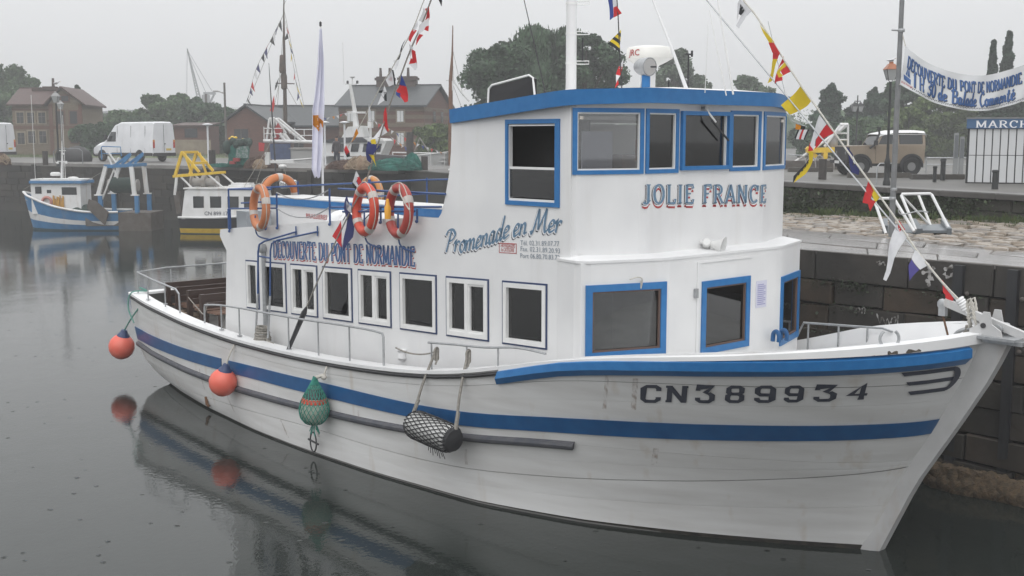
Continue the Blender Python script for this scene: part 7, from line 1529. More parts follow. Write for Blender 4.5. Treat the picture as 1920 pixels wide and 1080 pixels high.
m = MB(); m.beam((X(215), -.95, Z(308)), (X(215), .95, Z(308)), .16, .16); m.beam((X(266), -.95, Z(306)), (X(266), .95, Z(306)), .16, .16); part(m, 'cross_beam', BLT, t)
for a, b, c, e in ((220, 290, 236, 330), (222, 284, 240, 310), (204, 372, 240, 292)): m = MB(); m.tube([(X(a), .9, Z(b)), (X(c), .9, Z(e))], .045, 6); part(m, 'strut', BW, t, smooth=True)
m = MB(); m.tube([(X(204), .6, Z(296)), (X(204), .6, Z(274)), (X(206), .6, Z(272)), (X(240), .6, Z(273)), (X(241), .6, Z(290))], .03, 6); m.tube([(X(204), .6, Z(285)), (X(240), .6, Z(285))], .02, 6); part(m, 'platform_rail', BLT, t, smooth=True)
m = MB(); m.lathe([(0, -.8), (.32, -.8), (.32, -.74), (.22, -.72), (.24, .72), (.32, .74), (.32, .8), (0, .8)], (X(235), 0, Z(344)), (1, 0, 0), 18); part(m, 'net_drum', STEELG, t, smooth=30); m = MB(); m.lathe([(.30, -.68), (.42, -.5), (.40, 0), (.43, .5), (.30, .68)], (X(235), 0, Z(344)), (1, 0, 0), 16); part(m, 'wound_net', NETM, t, smooth=True)
for a, b in (((48, 352), (88, 330)), ((168, 336), (208, 314))): m = MB(); m.tube([(X(a[0]), .2, Z(a[1])), (X(b[0]), .2, Z(b[1]))], .012, 5); part(m, 'stay', ROPE, t)
# yellow and black boat with a white cabin
d = 61.0; L_ = Loc(350, 432, d, math.radians(-6), 0.0); s = L_.sc; X = lambda px: (px - 350) * s; Z = lambda py: (432 - py) * s
t = thing('yellow_trawler', 'black and yellow fishing boat with a white cabin and yellow gantry, behind the passenger boat', 'fishing boat', L_.fr)
shell(t, X(560), 2.5, Z(386), Z(401), [(-.3, .05, TEAL), (.05, .34, YEL), (.34, 1.0, BLK_)], .5)
m = MB(); m.prism([(X(357), -1.15, Z(404)), (X(364), -1.05, Z(352)), (X(372), -1.05, Z(349)), (X(500), -1.05, Z(349)), (X(510), -1.15, Z(404))], (0, 2.2, 0)); cab = part(m, 'cabin', BW, t); m = MB(); m.box(X(362), X(503), -1.12, 1.12, Z(349), Z(346.5)); part(m, 'cabin_roof', BW, cab)
for a, b in ((380, 400), (412, 433), (445, 466), (476, 492)): m = MB(); m.box(X(a), X(b), -1.112, -1.075, Z(386), Z(362)); part(m, 'window', CARG, cab)
m = MB(); small_text(m, 'CN 899 17', .2, lambda x, y: np.array([x, -1.165, y + Z(396.5)]), X(401), 0, width=X(446) - X(401), bold=.006); part(m, 'registration_lettering', LDARK, cab)
m = MB(); m.box(X(440), X(482), -.5, .5, Z(347), Z(342)); m.box(X(444), X(478), -.45, .45, Z(342), Z(339)); part(m, 'roof_hatch', BW, cab)
for y in (-1.0, 1.0):
    m = MB(); m.beam((X(346), y, Z(325)), (X(361), y, Z(281)), .15, .13); m.beam((X(361), y, Z(282)), (X(392), y, Z(318)), .13, .12); m.beam((X(366), y, Z(284)), (X(378), y, Z(322)), .10, .1); m.beam((X(342), y, Z(326)), (X(416), y, Z(320)), .13, .13); part(m, 'gantry_frame', YEL, t)
    m = MB(); m.beam((X(349), y, Z(327)), (X(344), y, Z(360)), .12, .12); m.tube([(X(356), y, Z(326)), (X(382), y, Z(352))], .05, 6); m.tube([(X(408), y, Z(322)), (X(436), y, Z(346))], .05, 6); part(m, 'gantry_prop', BW, t)
for px_, py_ in ((361, 282), (346, 325), (414, 320), (380, 302)): m = MB(); m.beam((X(px_), -1.0, Z(py_)), (X(px_), 1.0, Z(py_)), .12, .12); part(m, 'gantry_crossbar', YEL, t)
m = MB(); m.lathe([(0, -.7), (.34, -.7), (.34, -.64), (.22, -.62), (.22, .62), (.34, .64), (.34, .7), (0, .7)], (X(388), 0, Z(338)), (1, 0, 0), 18); m.lathe([(.34, -.1), (.36, -.1), (.36, .1), (.34, .1)], (X(388), 0, Z(338)), (1, 0, 0), 18); part(m, 'winch_drum', STEELG, t, smooth=30)
m = MB(); m.prism([(X(342), -1, Z(362)), (X(350), -1, Z(352)), (X(356), -1, Z(392)), (X(346), -1, Z(396))], (0, .4, 0)); part(m, 'trawl_door', STEELD, t)
m = MB(); m.tube([(X(526), 0, Z(349)), (X(520), 0, Z(200)), (X(517), 0, Z(120))], [.05, .035, .012], 8); m.tube([(X(535), .2, Z(349)), (X(535), .2, Z(306))], .03, 6); ms = part(m, 'mast', DGREY, t, smooth=True)
m = MB(); m.box(X(506), X(514), -.12, .12, Z(305), Z(282)); m.box(X(513), X(560), -.05, .05, Z(302), Z(297)); part(m, 'radar_scanner', BW, ms); m = MB(); m.ball((X(538), 0, Z(308)), .22, 12, (1, 1, .55)); part(m, 'satellite_dome', BW, ms, smooth=True)
m = MB(); m.lathe([(0, -.42), (.17, -.42), (.20, -.36), (.20, .36), (.17, .42), (0, .42)], (X(555), -.6, Z(340)), (.995, 0, .09), 14); rf = part(m, 'raft_canister', BW, t, smooth=30); m = MB(); small_text(m, 'PH-MARLY', .2, lambda x, y: np.array([x, -.805, y + Z(343) + (x - X(541)) * .09]), X(541), 0, width=X(571) - X(541), bold=.006); part(m, 'raft_lettering', LDARK, rf)
for a, b in (((526, 250), (470, 345)), ((524, 240), (490, 346)), ((540, 308), (556, 349))): m = MB(); m.tube([(X(a[0]), 0, Z(a[1])), (X(b[0]), -.5, Z(b[1]))], .014, 5); part(m, 'stay', ROPE, t)
# trawler stern with a white gantry, in the basin behind the pier
d = 90.0; L_ = Loc(490, 330, d, math.radians(3), 0.0); s = L_.sc; z0_ = L_.z0; Z = lambda py: ond(490, py, d)[2]; X = lambda px: (px - 490) * s
t = thing('gantry_trawler', 'trawler with a white tubular gantry and a grey deckhouse, beyond the net piles', 'fishing boat', L_.fr)
shell(t, X(640), 4.2, Z(288), Z(300), [(-.2, .4, BLK_), (.4, 1.0, BW)], .6)
for y in (-1.2, 1.2):
    for a, b, c, e, r in ((506, 262, 512, 223, .08), (512, 223, 522, 222, .08), (515, 224, 522, 258, .08), (522, 223, 572, 266, .09), (527, 226, 542, 250, .07), (500, 264, 592, 266, .12), (530, 250, 540, 264, .12)): m = MB(); m.tube([(X(a), y, Z(b)), (X(c), y, Z(e))], r, 8); part(m, 'gantry_tube', BW, t, smooth=True)
for a, b, c, e in ((502, 241, 538, 241), (502, 251, 538, 251), (502, 238, 502, 264), (538, 238, 538, 262), (557, 243, 590, 243), (557, 254, 590, 254), (558, 240, 558, 266), (575, 243, 575, 256), (592, 240, 592, 300)): m = MB(); m.tube([(X(a), -1.3, Z(b)), (X(c), -1.3, Z(e))], .035, 6); part(m, 'rail', BW, t)
m = MB(); m.prism([(X(517), -1.0, Z(262)), (X(519), -1.0, Z(244)), (X(526), -1.0, Z(231)), (X(533), -1.0, Z(246)), (X(524), -1.0, Z(263))], (0, .6, 0)); part(m, 'red_tarpaulin', pm('red_cloth', (.35, .03, .03), rough=.7), t)
m = MB(); m.box(X(513), X(550), -1.6, -1.4, Z(300), Z(269)); part(m, 'blue_tarpaulin', pm('blue_cloth', (.03, .05, .11), (.045, .07, .15), rough=.8, scale=4), t); m = MB(); m.box(X(549), X(600), -1.5, 1.5, Z(312), Z(280)); part(m, 'deckhouse', GREYC, t); m = MB(); m.box(X(547), X(602), -1.6, 1.6, Z(280), Z(277)); part(m, 'deckhouse_roof', STEELG, t)
m = MB(); m.prism([(X(492), -1.4, Z(267)), (X(503), -1.4, Z(268)), (X(501), -1.4, Z(283)), (X(492), -1.4, Z(283))], (0, .05, 0)); part(m, 'ensign', FC['red'], t)
# white trawler with forward raked windows
d = 88.0; L_ = Loc(640, 330, d, math.radians(-4), 0.0); s = L_.sc; Z = lambda py: ond(640, py, d)[2]; X = lambda px: (px - 640) * s
t = thing('white_trawler', 'white trawler with a row of raked wheelhouse windows and tall white mast', 'fishing boat', L_.fr)
shell(t, X(845), 4.6, Z(282), Z(296), [(-.2, .35, TEAL), (.35, 1.0, BW)], .8)
m = MB(); m.prism([(X(612), -1.9, Z(292)), (X(612), -1.9, Z(266)), (X(735), -1.9, Z(264)), (X(722), -1.9, Z(292))], (0, 3.6, 0)); wh = part(m, 'wheelhouse', BW, t)
m = MB(); m.prism([(X(604), -2.0, Z(267)), (X(645), -2.0, Z(258)), (X(690), -2.0, Z(257)), (X(700), -2.0, Z(263)), (X(700), -2.0, Z(267))], (0, 3.8, 0)); part(m, 'dark_roof', pm('dark_awning', (.045, .048, .055), rough=.6), wh); m = MB(); m.prism([(X(692), -2.0, Z(258)), (X(727), -2.0, Z(260)), (X(731), -2.0, Z(265)), (X(700), -2.0, Z(265))], (0, 3.8, 0)); part(m, 'visor', BW, wh)
for a, b in ((633, 641), (645, 655), (668, 682), (690, 706), (712, 723)): m = MB(); m.prism([(X(a), -1.94, Z(284)), (X(b), -1.94, Z(284)), (X(b + 3), -1.94, Z(269)), (X(a + 3), -1.94, Z(269))], (0, .03, 0)); part(m, 'window', CARG, wh)
m = MB(); m.prism([(X(648), -1.2, Z(258)), (X(660), -1.2, Z(238)), (X(686), -1.2, Z(236)), (X(690), -1.2, Z(258))], (0, 2.2, 0)); part(m, 'funnel_casing', BW, t); m = MB(); m.prism([(X(666), -.5, Z(238)), (X(667), -.5, Z(212)), (X(672), -.5, Z(212)), (X(675), -.5, Z(238))], (0, .6, 0)); m.beam((X(655), 0, Z(211)), (X(687), 0, Z(211)), .5, .14); part(m, 'mast_tripod', BW, t)
m = MB(); m.tube([(X(668), 0, Z(212)), (X(660), 0, Z(160))], [.16, .11], 10); m.beam((X(650), 0, Z(158)), (X(672), 0, Z(158)), .12, .05); ms = part(m, 'mast', BW, t, smooth=30)
for a in (655, 673): m = MB(); m.lathe([(.08, 0), (.09, .1), (.08, .22), (0, .23)], (X(a), 0, Z(157)), n=8); part(m, 'lamp', DGREY, ms)
m = MB(); m.tube([(X(664), 0, Z(158)), (X(664), 0, Z(147))], .04, 6); m.lathe([(.05, 0), (.2, .08), (.2, .13), (0, .15)], (X(664), 0, Z(147)), n=10); part(m, 'aerial_dish', BW, ms); m = MB(); m.tube([(X(648), 0, Z(158)), (X(647), 0, Z(80))], .02, 5); part(m, 'aerial', BW, ms)
m = MB(); m.box(X(693), X(700), -.4, .4, Z(240), Z(228)); m.tube([(X(696), 0, Z(258)), (X(696), 0, Z(240))], .1, 8); part(m, 'deck_lamp', BW, t)
for k, (a, b) in enumerate((((745, 285), (842, 287)), ((745, 296), (842, 296)), ((745, 303), (842, 303)))): m = MB(); m.tube([(X(a[0]), -2, Z(a[1])), (X(b[0]), -1.2, Z(b[1]))], .05, 6); part(m, 'rail', BW, t)
for a in (745, 780, 815, 840): m = MB(); m.tube([(X(a), -1.8, Z(312)), (X(a), -1.8, Z(285))], .045, 6); part(m, 'stanchion', BW, t)
for a, b in (((782, 283), (792, 258)), ((792, 258), (812, 290))): m = MB(); m.tube([(X(a[0]), -1, Z(a[1])), (X(b[0]), -1, Z(b[1]))], .045, 6); part(m, 'davit', STEELG, t)
pn = ('white', 'red', 'white', 'orange', 'white', 'blue')
def pennants(name, label, pts, dd, n, size, cols, fr=None):
    """a string of small pennants; the pieces hang from one line"""
    W_ = [ond(x, y, dd) for x, y in pts]; line = smoothline(W_, 6); t = thing(name, label, 'bunting', WORLD, W_[-1]); m = MB(); m.tube(line, .014, 4); part(m, 'line', ROPE, t); L2 = np.array(line); cum = np.concatenate([[0], np.cumsum(np.linalg.norm(np.diff(L2, axis=0), axis=1))])
    for k in range(n):
        a = cum[-1] * (k + .6) / n; p = np.array([ip(a, cum, L2[:, i]) for i in range(3)]); q_ = np.array([ip(a + size * .7, cum, L2[:, i]) for i in range(3)]); sgn = (-1 if k % 3 == 1 else 1); tip = (p + q_) / 2 + np.array([sgn * size * rnd.uniform(.1, .5), rnd.uniform(-.1, .1), -size * rnd.uniform(.6, 1.1)])
        m = MB(); m.add([p, q_, tip], [(0, 1, 2)]); part(m, 'pennant', FC[cols[k % len(cols)]], t)
pennants('bunting_string', 'string of tiny pennants dropping to the right from the white trawler wheelhouse', [(697, 224), (740, 247), (780, 268), (828, 285)], 86, 16, .30, pn)
pennants('bunting_string', 'lower string of tiny pennants beside the brick house corner', [(730, 254), (752, 270), (770, 281)], 86, 8, .34, pn)
pennants('bunting_string', 'faint pennant string from the white mast to the left past the shed', [(655, 210), (620, 219), (585, 224)], 87, 9, .30, pn)
# wooden masted ship behind
d = 100.0; P = ond(536, 300, d); P[2] = .5; t = thing('wooden_ship', 'dark wooden masted ship, its tall mast rising behind the white gantry', 'sailing ship', WORLD, P); WD = pm('ship_wood', (.075, .05, .035), (.05, .035, .026), rough=.7, scale=3)
m = MB(); Q = lambda px, py, dy=0: ond(px, py, d) + (0, dy, 0); m.tube([Q(535, 330), Q(535, 215), Q(533, 120), Q(532, 20), Q(533, -20)], [.19, .17, .13, .06, .035], 10); ms = part(m, 'mast', WD, t, smooth=True)
m = MB(); m.tube([Q(517, 156), Q(552, 157)], .05, 6); part(m, 'crosstree', WD, ms); m = MB(); m.lathe([(.15, 0), (.26, .1), (.26, 1.1), (.15, 1.5)], Q(533, 168), n=10); part(m, 'crow_nest', WD, ms, smooth=True); m = MB(); m.lathe([(.25, 0), (.3, .2), (.22, 1.4), (.16, 1.5)], Q(530, 137), n=8); part(m, 'furled_sail', WD, ms, smooth=True)
for a, b in (((532, 25), (462, 200)), ((533, 20), (570, 200)), ((531, 120), (500, 268)), ((536, 160), (556, 196)), ((531, 60), (520, 200)), ((534, 150), (527, 262)), ((532, 10), (546, -20))): m = MB(); m.tube([Q(*a), Q(*b)], .018, 4); part(m, 'shroud', ROPE, ms)
m = MB(); 
for sd_ in (-1, 1): m.grid([[Q(470 + 130 * k / 10, 300) * (1, 1, 0) + (0, sd_ * 2.0 * math.sin(math.pi * (k + .6) / 11.2), z + .6 * abs(k / 5 - 1) ** 2) for k in range(11)] for z in (.0, 2.2)])
part(m, 'hull', BLK_, t, smooth=40)
pc = ('black', 'navy', 'white', 'black', 'red', 'navy', 'black')
pennants('bunting_string', 'long pennant string sloping down left from the wooden mast head', [(530, 30), (505, 80), (480, 130), (464, 190)], 100, 15, .75, pc); pennants('bunting_string', 'long pennant string sloping down right from the wooden mast head', [(535, 40), (548, 110), (556, 160), (566, 200)], 100, 13, .75, ('red', 'black', 'yellow', 'navy', 'yellow', 'black', 'white'))
flag('dark burgee hanging left of the wooden mast', [('black', [(523, 145), (520, 162), (515, 170), (516, 160)])], ((lambda px, py: W2S(ond(px, py, 99))), np.array([0., 0, 0])), 'flags of the fishing fleet')
flag('faded red burgee above the white gantry', [('red', [(514, 178), (515, 195), (512, 210), (506, 208)])], ((lambda px, py: W2S(ond(px, py, 88))), np.array([0., 0, 0])), 'flags of the fishing fleet')
# mast of another wooden boat, right of the brick house
d = 76.0; P = ond(845, 322, d); P[2] = LZ - 2; t = thing('wooden_mast', 'brown wooden mast with a pale topmast and rigging, beside the wheelhouse', 'mast', WORLD, P); Q = lambda px, py: ond(px, py, d)
m = MB(); m.tube([P, Q(845, 250), Q(845, 150), Q(848, 100), Q(849, 48)], [.17, .16, .13, .06, .03], 10); part(m, 'spar', pm('varnished_spar', (.17, .08, .04), (.12, .055, .03), rough=.5, scale=4), t, smooth=True); m = MB(); m.beam(Q(836, 151), Q(853, 151), .1, .05); m.box(*[x for a in ((Q(846, 165)[0] - .1, Q(846, 165)[0] + .15), (d - .1, d + .1), (Q(846, 170)[2], Q(846, 152)[2])) for x in a]); part(m, 'spreader', BW, t)
for a, b in (((848, 90), (868, 180)), ((846, 150), (880, 240)), ((848, 70), (850, 150))): m = MB(); m.tube([Q(*a), Q(*b)], .012, 4); part(m, 'shroud', ROPE, t)
m = MB(); m.tube(smoothline([Q(850, 150), Q(864, 172), Q(880, 190)], 4), .06, 6); part(m, 'furled_cloth', BW, t, smooth=True)
# rowing boats seen past the wheelhouse after edge
L_ = Loc(842, 330, 60, 0, 0.0); t = thing('white_tender', 'white bow of a small tender showing beside the wheelhouse edge', 'boat', L_.fr); shell(t, 2.4, 1.2, ond(842, 312, 60)[2], ond(842, 318, 60)[2], [(-.2, .3, TEAL), (.3, 1, BW)], .3)
# boat with yellow gantry above the cobbled quay
d = 62.0; P = ond(1520, 332, d); t = thing('dredging_gear', 'yellow beam with white crossed spars, fishing gear behind the bow flags', 'fishing gear', WORLD, (P[0], P[1], LZ)); Q = lambda px, py, dy=0: ond(px, py, d) + (0, dy, 0)
m = MB(); m.beam(Q(1512, 282), Q(1596, 280), .35, .26); m.beam(Q(1512, 277), Q(1530, 294), .2, .2); m.box(Q(1552, 0)[0], Q(1560, 0)[0], d - .2, d + .2, Q(0, 298)[2], Q(0, 286)[2]); part(m, 'yellow_beam', YEL, t)
for a, b, w in (((1481, 310), (1590, 234), .07), ((1572, 246), (1582, 236), .12), ((1546, 275), (1575, 236), .08), ((1575, 234), (1590, 234), .1), ((1590, 234), (1590, 280), .06), ((1552, 250), (1588, 250), .04), ((1572, 262), (1590, 262), .04), ((1538, 290), (1525, 302), .05)): m = MB(); m.tube([Q(*a), Q(*b)], w, 8); part(m, 'spar', BW, t, smooth=True)
m = MB(); m.ball(Q(1562, 268, .3), .5, 10, (.7, .6, .9)); part(m, 'net_bundle', STEELG, t, smooth=True)
for k in range(6): m = MB(); torus(m, Q(1500 + k * 17, 312, -.3), .55, .03, (1, .25, 0), n=18, k=5); part(m, 'dredge_hoop', STEELG, t, smooth=True)
m = MB(); m.box(Q(1478, 0)[0], Q(1600, 0)[0], d - .3, d + 2, LZ, LZ + .45); part(m, 'base_frame', STEELD, t)
m = MB(); m.tube([Q(1478, 290), Q(1545, 293)], .03, 6); part(m, 'rail', GALV, t)
# ================================================================== STREET FURNITURE, GEAR AND PEOPLE
POSTB = pm('post_black', (.018, .02, .02), rough=.45); COPPER = pm('lantern_copper', (.34, .12, .05), (.28, .10, .045), rough=.45, scale=8); LGL = pm('lantern_glass', (.36, .37, .37), rough=.2); POLEG = pm('pole_grey', (.20, .205, .21), (.15, .155, .16), rough=.5, scale=5)
def gnd(px, d): p = ond(px, 300, d); p[2] = LZ; return p
def lantern(t, c, h, mt=POSTB, glassm=LGL, roofm=POSTB):
    """a four sided lantern, base at c"""
    w = h * .30; m = MB(); m.grid([[c + (sx_ * w * .55, sy_ * w * .55, 0) for sx_, sy_ in ((-1, -1), (1, -1), (1, 1), (-1, 1), (-1, -1))], [c + (sx_ * w, sy_ * w, h * .55) for sx_, sy_ in ((-1, -1), (1, -1), (1, 1), (-1, 1), (-1, -1))]]); m.poly([c + (sx_ * w * .55, sy_ * w * .55, 0) for sx_, sy_ in ((-1, -1), (1, -1), (1, 1), (-1, 1))]); ln = part(m, 'lantern', glassm, t)
    m = MB(); m.grid([[c + (sx_ * k * w, sy_ * k * w, z) for sx_, sy_ in ((-1, -1), (1, -1), (1, 1), (-1, 1), (-1, -1))] for k, z in ((1.15, h * .55), (1.05, h * .60), (.5, h * .84), (.3, h * .86), (.28, h * .95), (.0, h))]); part(m, 'lantern_roof', roofm, ln)
    for sx_, sy_ in ((-1, -1), (1, -1), (1, 1), (-1, 1)): m = MB(); m.beam(c + (sx_ * w * .56, sy_ * w * .56, 0), c + (sx_ * w * 1.01, sy_ * w * 1.01, h * .55), w * .09, w * .09); part(m, 'lantern_bar', mt, ln)
def post(t, p, h, r=.05, mt=POSTB, name='post'):
    m = MB(); m.lathe([(r * 2.6, 0), (r * 2.6, .12), (r * 2.0, .2), (r * 1.9, .75), (r * 2.2, .80), (r * 1.3, .95), (r, 1.1), (r * .8, h)], p, n=12); return part(m, name, mt, t, smooth=35)
d = 41.0; p = gnd(1664, d); ZT = lambda py: ond(1670, py, d)[2]
t = thing('street_lamp', 'black lamp post with a copper topped lantern, in front of the tan car', 'street lamp', WORLD, p, 'lantern street lamps'); hgt = ZT(153) - LZ; post(t, p, hgt, .05); c = p + (0, 0, hgt); lantern(t, c + (0, 0, .05), ZT(117) - ZT(153), POSTB, LGL, COPPER)
m = MB(); m.tube([c + (-.13, 0, .12), c + (0, 0, -.06), c + (.13, 0, .12)], .015, 5); part(m, 'bracket', POSTB, t)
def gull(p, s, label, rz=0):
    t = thing('gull', label, 'bird', Frame(p, rz), (0, 0, 0), 'gulls perched on high places'); m = MB(); rows = []
    for x, r, z in ((-.22, .01, .11), (-.14, .05, .10), (-.04, .085, .10), (.06, .08, .12), (.11, .05, .16), (.14, .045, .20), (.18, .045, .215), (.205, .03, .21), (.225, .008, .20)): rows.append([(x * s, r * s * math.cos(a), z * s + r * s * math.sin(a)) for a in np.linspace(0, 2 * math.pi, 11)])
    m.grid(rows); part(m, 'body', pm('gull_white', (.62, .62, .63), rough=.8), t, smooth=True)
    m = MB()
    for sd_ in (-1, 1): m.prism([(x * s, sd_ * y * s, z * s) for x, y, z in ((.07, .085, .15), (-.05, .09, .145), (-.27, .03, .10), (-.15, .06, .09), (.02, .09, .09))], (0, sd_ * .012 * s, 0))
    part(m, 'wing', pm('gull_grey', (.16, .17, .18), rough=.8), t); m = MB(); m.tube([(.22 * s, 0, .205 * s), (.27 * s, 0, .195 * s)], .010 * s, 5); part(m, 'beak', YEL, t); m = MB()
    for sd_ in (-.025, .025): m.tube([(.0, sd_ * s, 0), (0, sd_ * s, .07 * s)], .008 * s, 4)
    part(m, 'leg', YEL, t)
gull(np.array([*(c + (0, 0, 0))[:2], ZT(118)]), .75, 'gull standing on the copper topped lantern', .4)
d = 112 + 3.5; pg = ond(106, 159, d); gull(pg, 1.5, 'gull perched on the chimney of the station house at the far left', .3)
d = 72.0; p = gnd(1604, d); ZT = lambda py: ond(1604, py, d)[2]; hgt = ZT(196) - LZ
t = thing('street_lamp', 'tall black post with two hanging lanterns, far behind the tan car', 'street lamp', WORLD, p, 'lantern street lamps'); post(t, p, hgt, .06); s = d / FPX
m = MB(); c = p + (0, 0, hgt); m.tube([c - (0, 0, .2), c + (0, 0, .55)], .035, 6); m.tube([c + (-6 * s, 0, .2), c + (6 * s, 0, .2)], .03, 6); part(m, 'cross_arm', POSTB, t)
for k in (-5.5, 5.5): lantern(t, c + (k * s, 0, -.42), .58)
for px, y0, d, lab in ((110, 168, 66.5, 'tall black lamp post with a pale lantern in front of the station house gable'), (118, 185, 84, 'second black lamp post close behind the taller one at the station house')):
    p = gnd(px, d); h_ = ond(px, y0, d)[2] - LZ; t = thing('street_lamp', lab, 'street lamp', WORLD, p, 'lantern street lamps'); post(t, p, h_ - .75, .055); lantern(t, p + (0, 0, h_ - .72), .62, POSTB, LGL, pm('lantern_grey', (.25, .25, .25), rough=.5))
for px, y0, d, lab in ((391, 233, 69.5, 'short white lamp post with a flat mushroom cap, right of the white van'), (647, 229, 70, 'short white mushroom lamp post before the slate roofed house'), (610, 229, 72, 'short white mushroom lamp half hidden behind the tall white flag')):
    p = gnd(px, d); h_ = ond(px, y0, d)[2] - LZ; t = thing('mushroom_lamp', lab, 'street lamp', WORLD, p, 'white mushroom lamps on the pier'); m = MB(); m.tube([p, p + (0, 0, h_)], .055, 8); part(m, 'post', VANW, t, smooth=True); m = MB(); m.lathe([(.06, -.12), (.16, -.06), (.30, -.03), (.30, .0), (.1, .05), (0, .06)], p + (0, 0, h_), n=16); part(m, 'cap', VANW, t, smooth=30)
d = 100; p = gnd(425, d); h_ = ond(424, 155, d)[2] - LZ; t = thing('lamp_mast', 'tall dark wooden mast with a small lamp arm, left of the brick shed', 'street lamp', WORLD, p); m = MB(); m.tube([p, p + (0, 0, h_)], .09, 8); part(m, 'post', TIMB, t, smooth=True); m = MB(); m.tube([p + (0, 0, h_ - .9), p + (-.6, 0, h_ - .7), p + (-.7, 0, h_ - .72)], .05, 6); m.box(p[0] - .95, p[0] - .55, p[1] - .1, p[1] + .1, p[2] + h_ - .78, p[2] + h_ - .66); part(m, 'lamp_arm', STEELG, t)
for px, d, lab in ((390, 150, 'dark post among the trees by the crane'),): p = gnd(px, d); t = thing('post', lab, 'post', WORLD, p); m = MB(); m.tube([p, p + (0, 0, ond(px, 176, d)[2] - LZ)], .16, 6); part(m, 'shaft', TIMB, t)
# crane far off
d = 290; t = thing('crane', 'pale lattice crane jib far off in the mist, above the trees on the left', 'crane', WORLD, gnd(386, d)); CR = pm('crane_grey', (.20, .21, .22), rough=.6); Q = lambda px, py, dy=0: ond(px, py, d) + (0, dy, 0)
a0, a1, b0, b1 = Q(351, 91), Q(351, 91), Q(374, 205), Q(382, 205); m = MB(); m.beam(a0, b0, .22, .22); m.beam(a1, b1, .22, .22); m.beam(a0, Q(378, 205, 1.2), .22, .22)
for k in range(22): u, v = k / 22, (k + 1) / 22; m.beam(lerp(a0, b0, u), lerp(a1, b1, v), .12, .12); m.beam(lerp(a1, b1, u), lerp(a0, b0, v), .12, .12)
part(m, 'jib', CR, t); m = MB(); m.tube([Q(351, 91), Q(350, 200)], .06, 4); m.tube([Q(352, 95), Q(400, 175)], .06, 4); m.tube([Q(352, 98), Q(388, 178)], .06, 4); part(m, 'cable', CR, t)
m = MB(); m.beam(Q(386, 290), Q(386, 178), 1.6, 1.6); m.beam(Q(390, 200), Q(402, 176), .4, .4); m.beam(Q(394, 205), Q(388, 176), .4, .4); m.beam(Q(382, 175), Q(404, 175), .8, .6); part(m, 'tower', CR, t)
# bollards and bitts on the pier
def bollard(px, py, d, h, r, label, group, mt=POSTB, cap=True):
    p = gnd(px, d); t = thing('bollard', label, 'bollard', WORLD, p, group); m = MB(); m.lathe([(r * 1.05, 0), (r, .05), (r * .95, h * .85), (r * 1.15, h * .88), (r * 1.15, h * .97), (r * .9, h), (0, h)] if cap else [(r, 0), (r, h), (0, h)], p, n=14); part(m, 'post', mt, t, smooth=35); return t
BIT = pm('timber_bitt', (.035, .03, .027), (.05, .043, .038), rough=.7, scale=6)
bollard(85, 0, 71, .85, .16, 'dark mooring bitt on the pier edge before the station house', 'mooring bitts along the pier', BIT, False)
bollard(398, 0, 67, .95, .19, 'dark mooring bitt on the pier edge under the mushroom lamp', 'mooring bitts along the pier', BIT, False)
bollard(796, 0, 60.5, .70, .17, 'dark mooring bitt at the right end of the pier, beside the green net', 'mooring bitts along the pier', BIT, False)
bollard(769, 0, 78, 2.0, .24, 'tall dark pile behind the green net, in front of the brick house', 'mooring bitts along the pier', BIT, False)
bollard(1868, 337, 38, .62, .10, 'black iron bollard in front of the white kiosk', 'black bollards behind the coping'); bollard(1769, 0, 46, .85, .10, 'black iron bollard between the small white car and the kiosk', 'black bollards behind the coping'); bollard(1754, 0, 44, .60, .07, 'thin dark bollard just right of the tan car', 'black bollards behind the coping')
bollard(1543, 0, 47, .8, .16, 'rusty brown mooring post among the fishing gear, left of the tan car', 'mooring posts near the tan car', BIT, False)
# nets and gear on the pier
def heap(name, label, px, py0, py1, pw_, d, mt, mt2=None, seed=1, strands=40):
    p = gnd(px, d); s = d / FPX; R = pw_ / 2 * s; H = (py1 - py0) * s; t = thing(name, label, 'fishing net', WORLD, p, 'heaps of net on the pier'); r2 = random.Random(seed); m = MB(); rows = []
    for i in range(9):
        f = i / 8; rr = R * (1 - f ** 2.2) ** .6; rows.append([(p[0] + rr * math.cos(a) * (1 + .16 * math.sin(3 * a + seed) + .08 * math.sin(7 * a + i)), p[1] + .8 * rr * math.sin(a) * (1 + .12 * math.cos(4 * a)), p[2] + H * f * (1 + .15 * math.sin(2 * a + seed))) for a in np.linspace(0, 2 * math.pi, 25)])
    m.grid(rows); part(m, 'heap', mt, t, smooth=True); m = MB()
    for k in range(strands):
        a = r2.uniform(0, 6.28); pts = []
        for j in range(6):
            f = r2.uniform(0, .95); rr = R * (1 - f ** 2.2) ** .6 * 1.04; a += r2.uniform(.2, .7); pts.append((p[0] + rr * math.cos(a), p[1] + .8 * rr * math.sin(a), p[2] + H * f * 1.05 + .03))
        m.tube(smoothline(pts, 3), .018, 4)
    part(m, 'loose_twine', mt2 or mt, t, smooth=True); return t
NB = pm('net_brown', (.10, .06, .045), (.06, .036, .028), rough=.95, scale=6, bump=.8, bscale=18); NT = pm('net_tan', (.22, .155, .10), (.15, .10, .065), rough=.95, scale=6, bump=.8, bscale=18); NG = pm('net_green', (.018, .13, .10), (.012, .07, .06), rough=.9, scale=6, bump=.8, bscale=18); ROPT = pm('twine', (.26, .20, .14), rough=.95)
heap('net_heap', 'reddish brown heap of nets below the white gantry', 487, 288, 309, 58, 64, NB, NB, 2); heap('net_heap', 'small tan bundle of net before the brown heap', 487, 294, 311, 26, 62.8, NT, ROPT, 5, 20)
heap('net_heap', 'brown part of the long net pile at the feet of the man', 645, 298, 314, 64, 62, NB, NB, 3); heap('net_heap', 'tan part of the long net pile, below the navy flag', 676, 293, 317, 56, 61, NT, ROPT, 4)
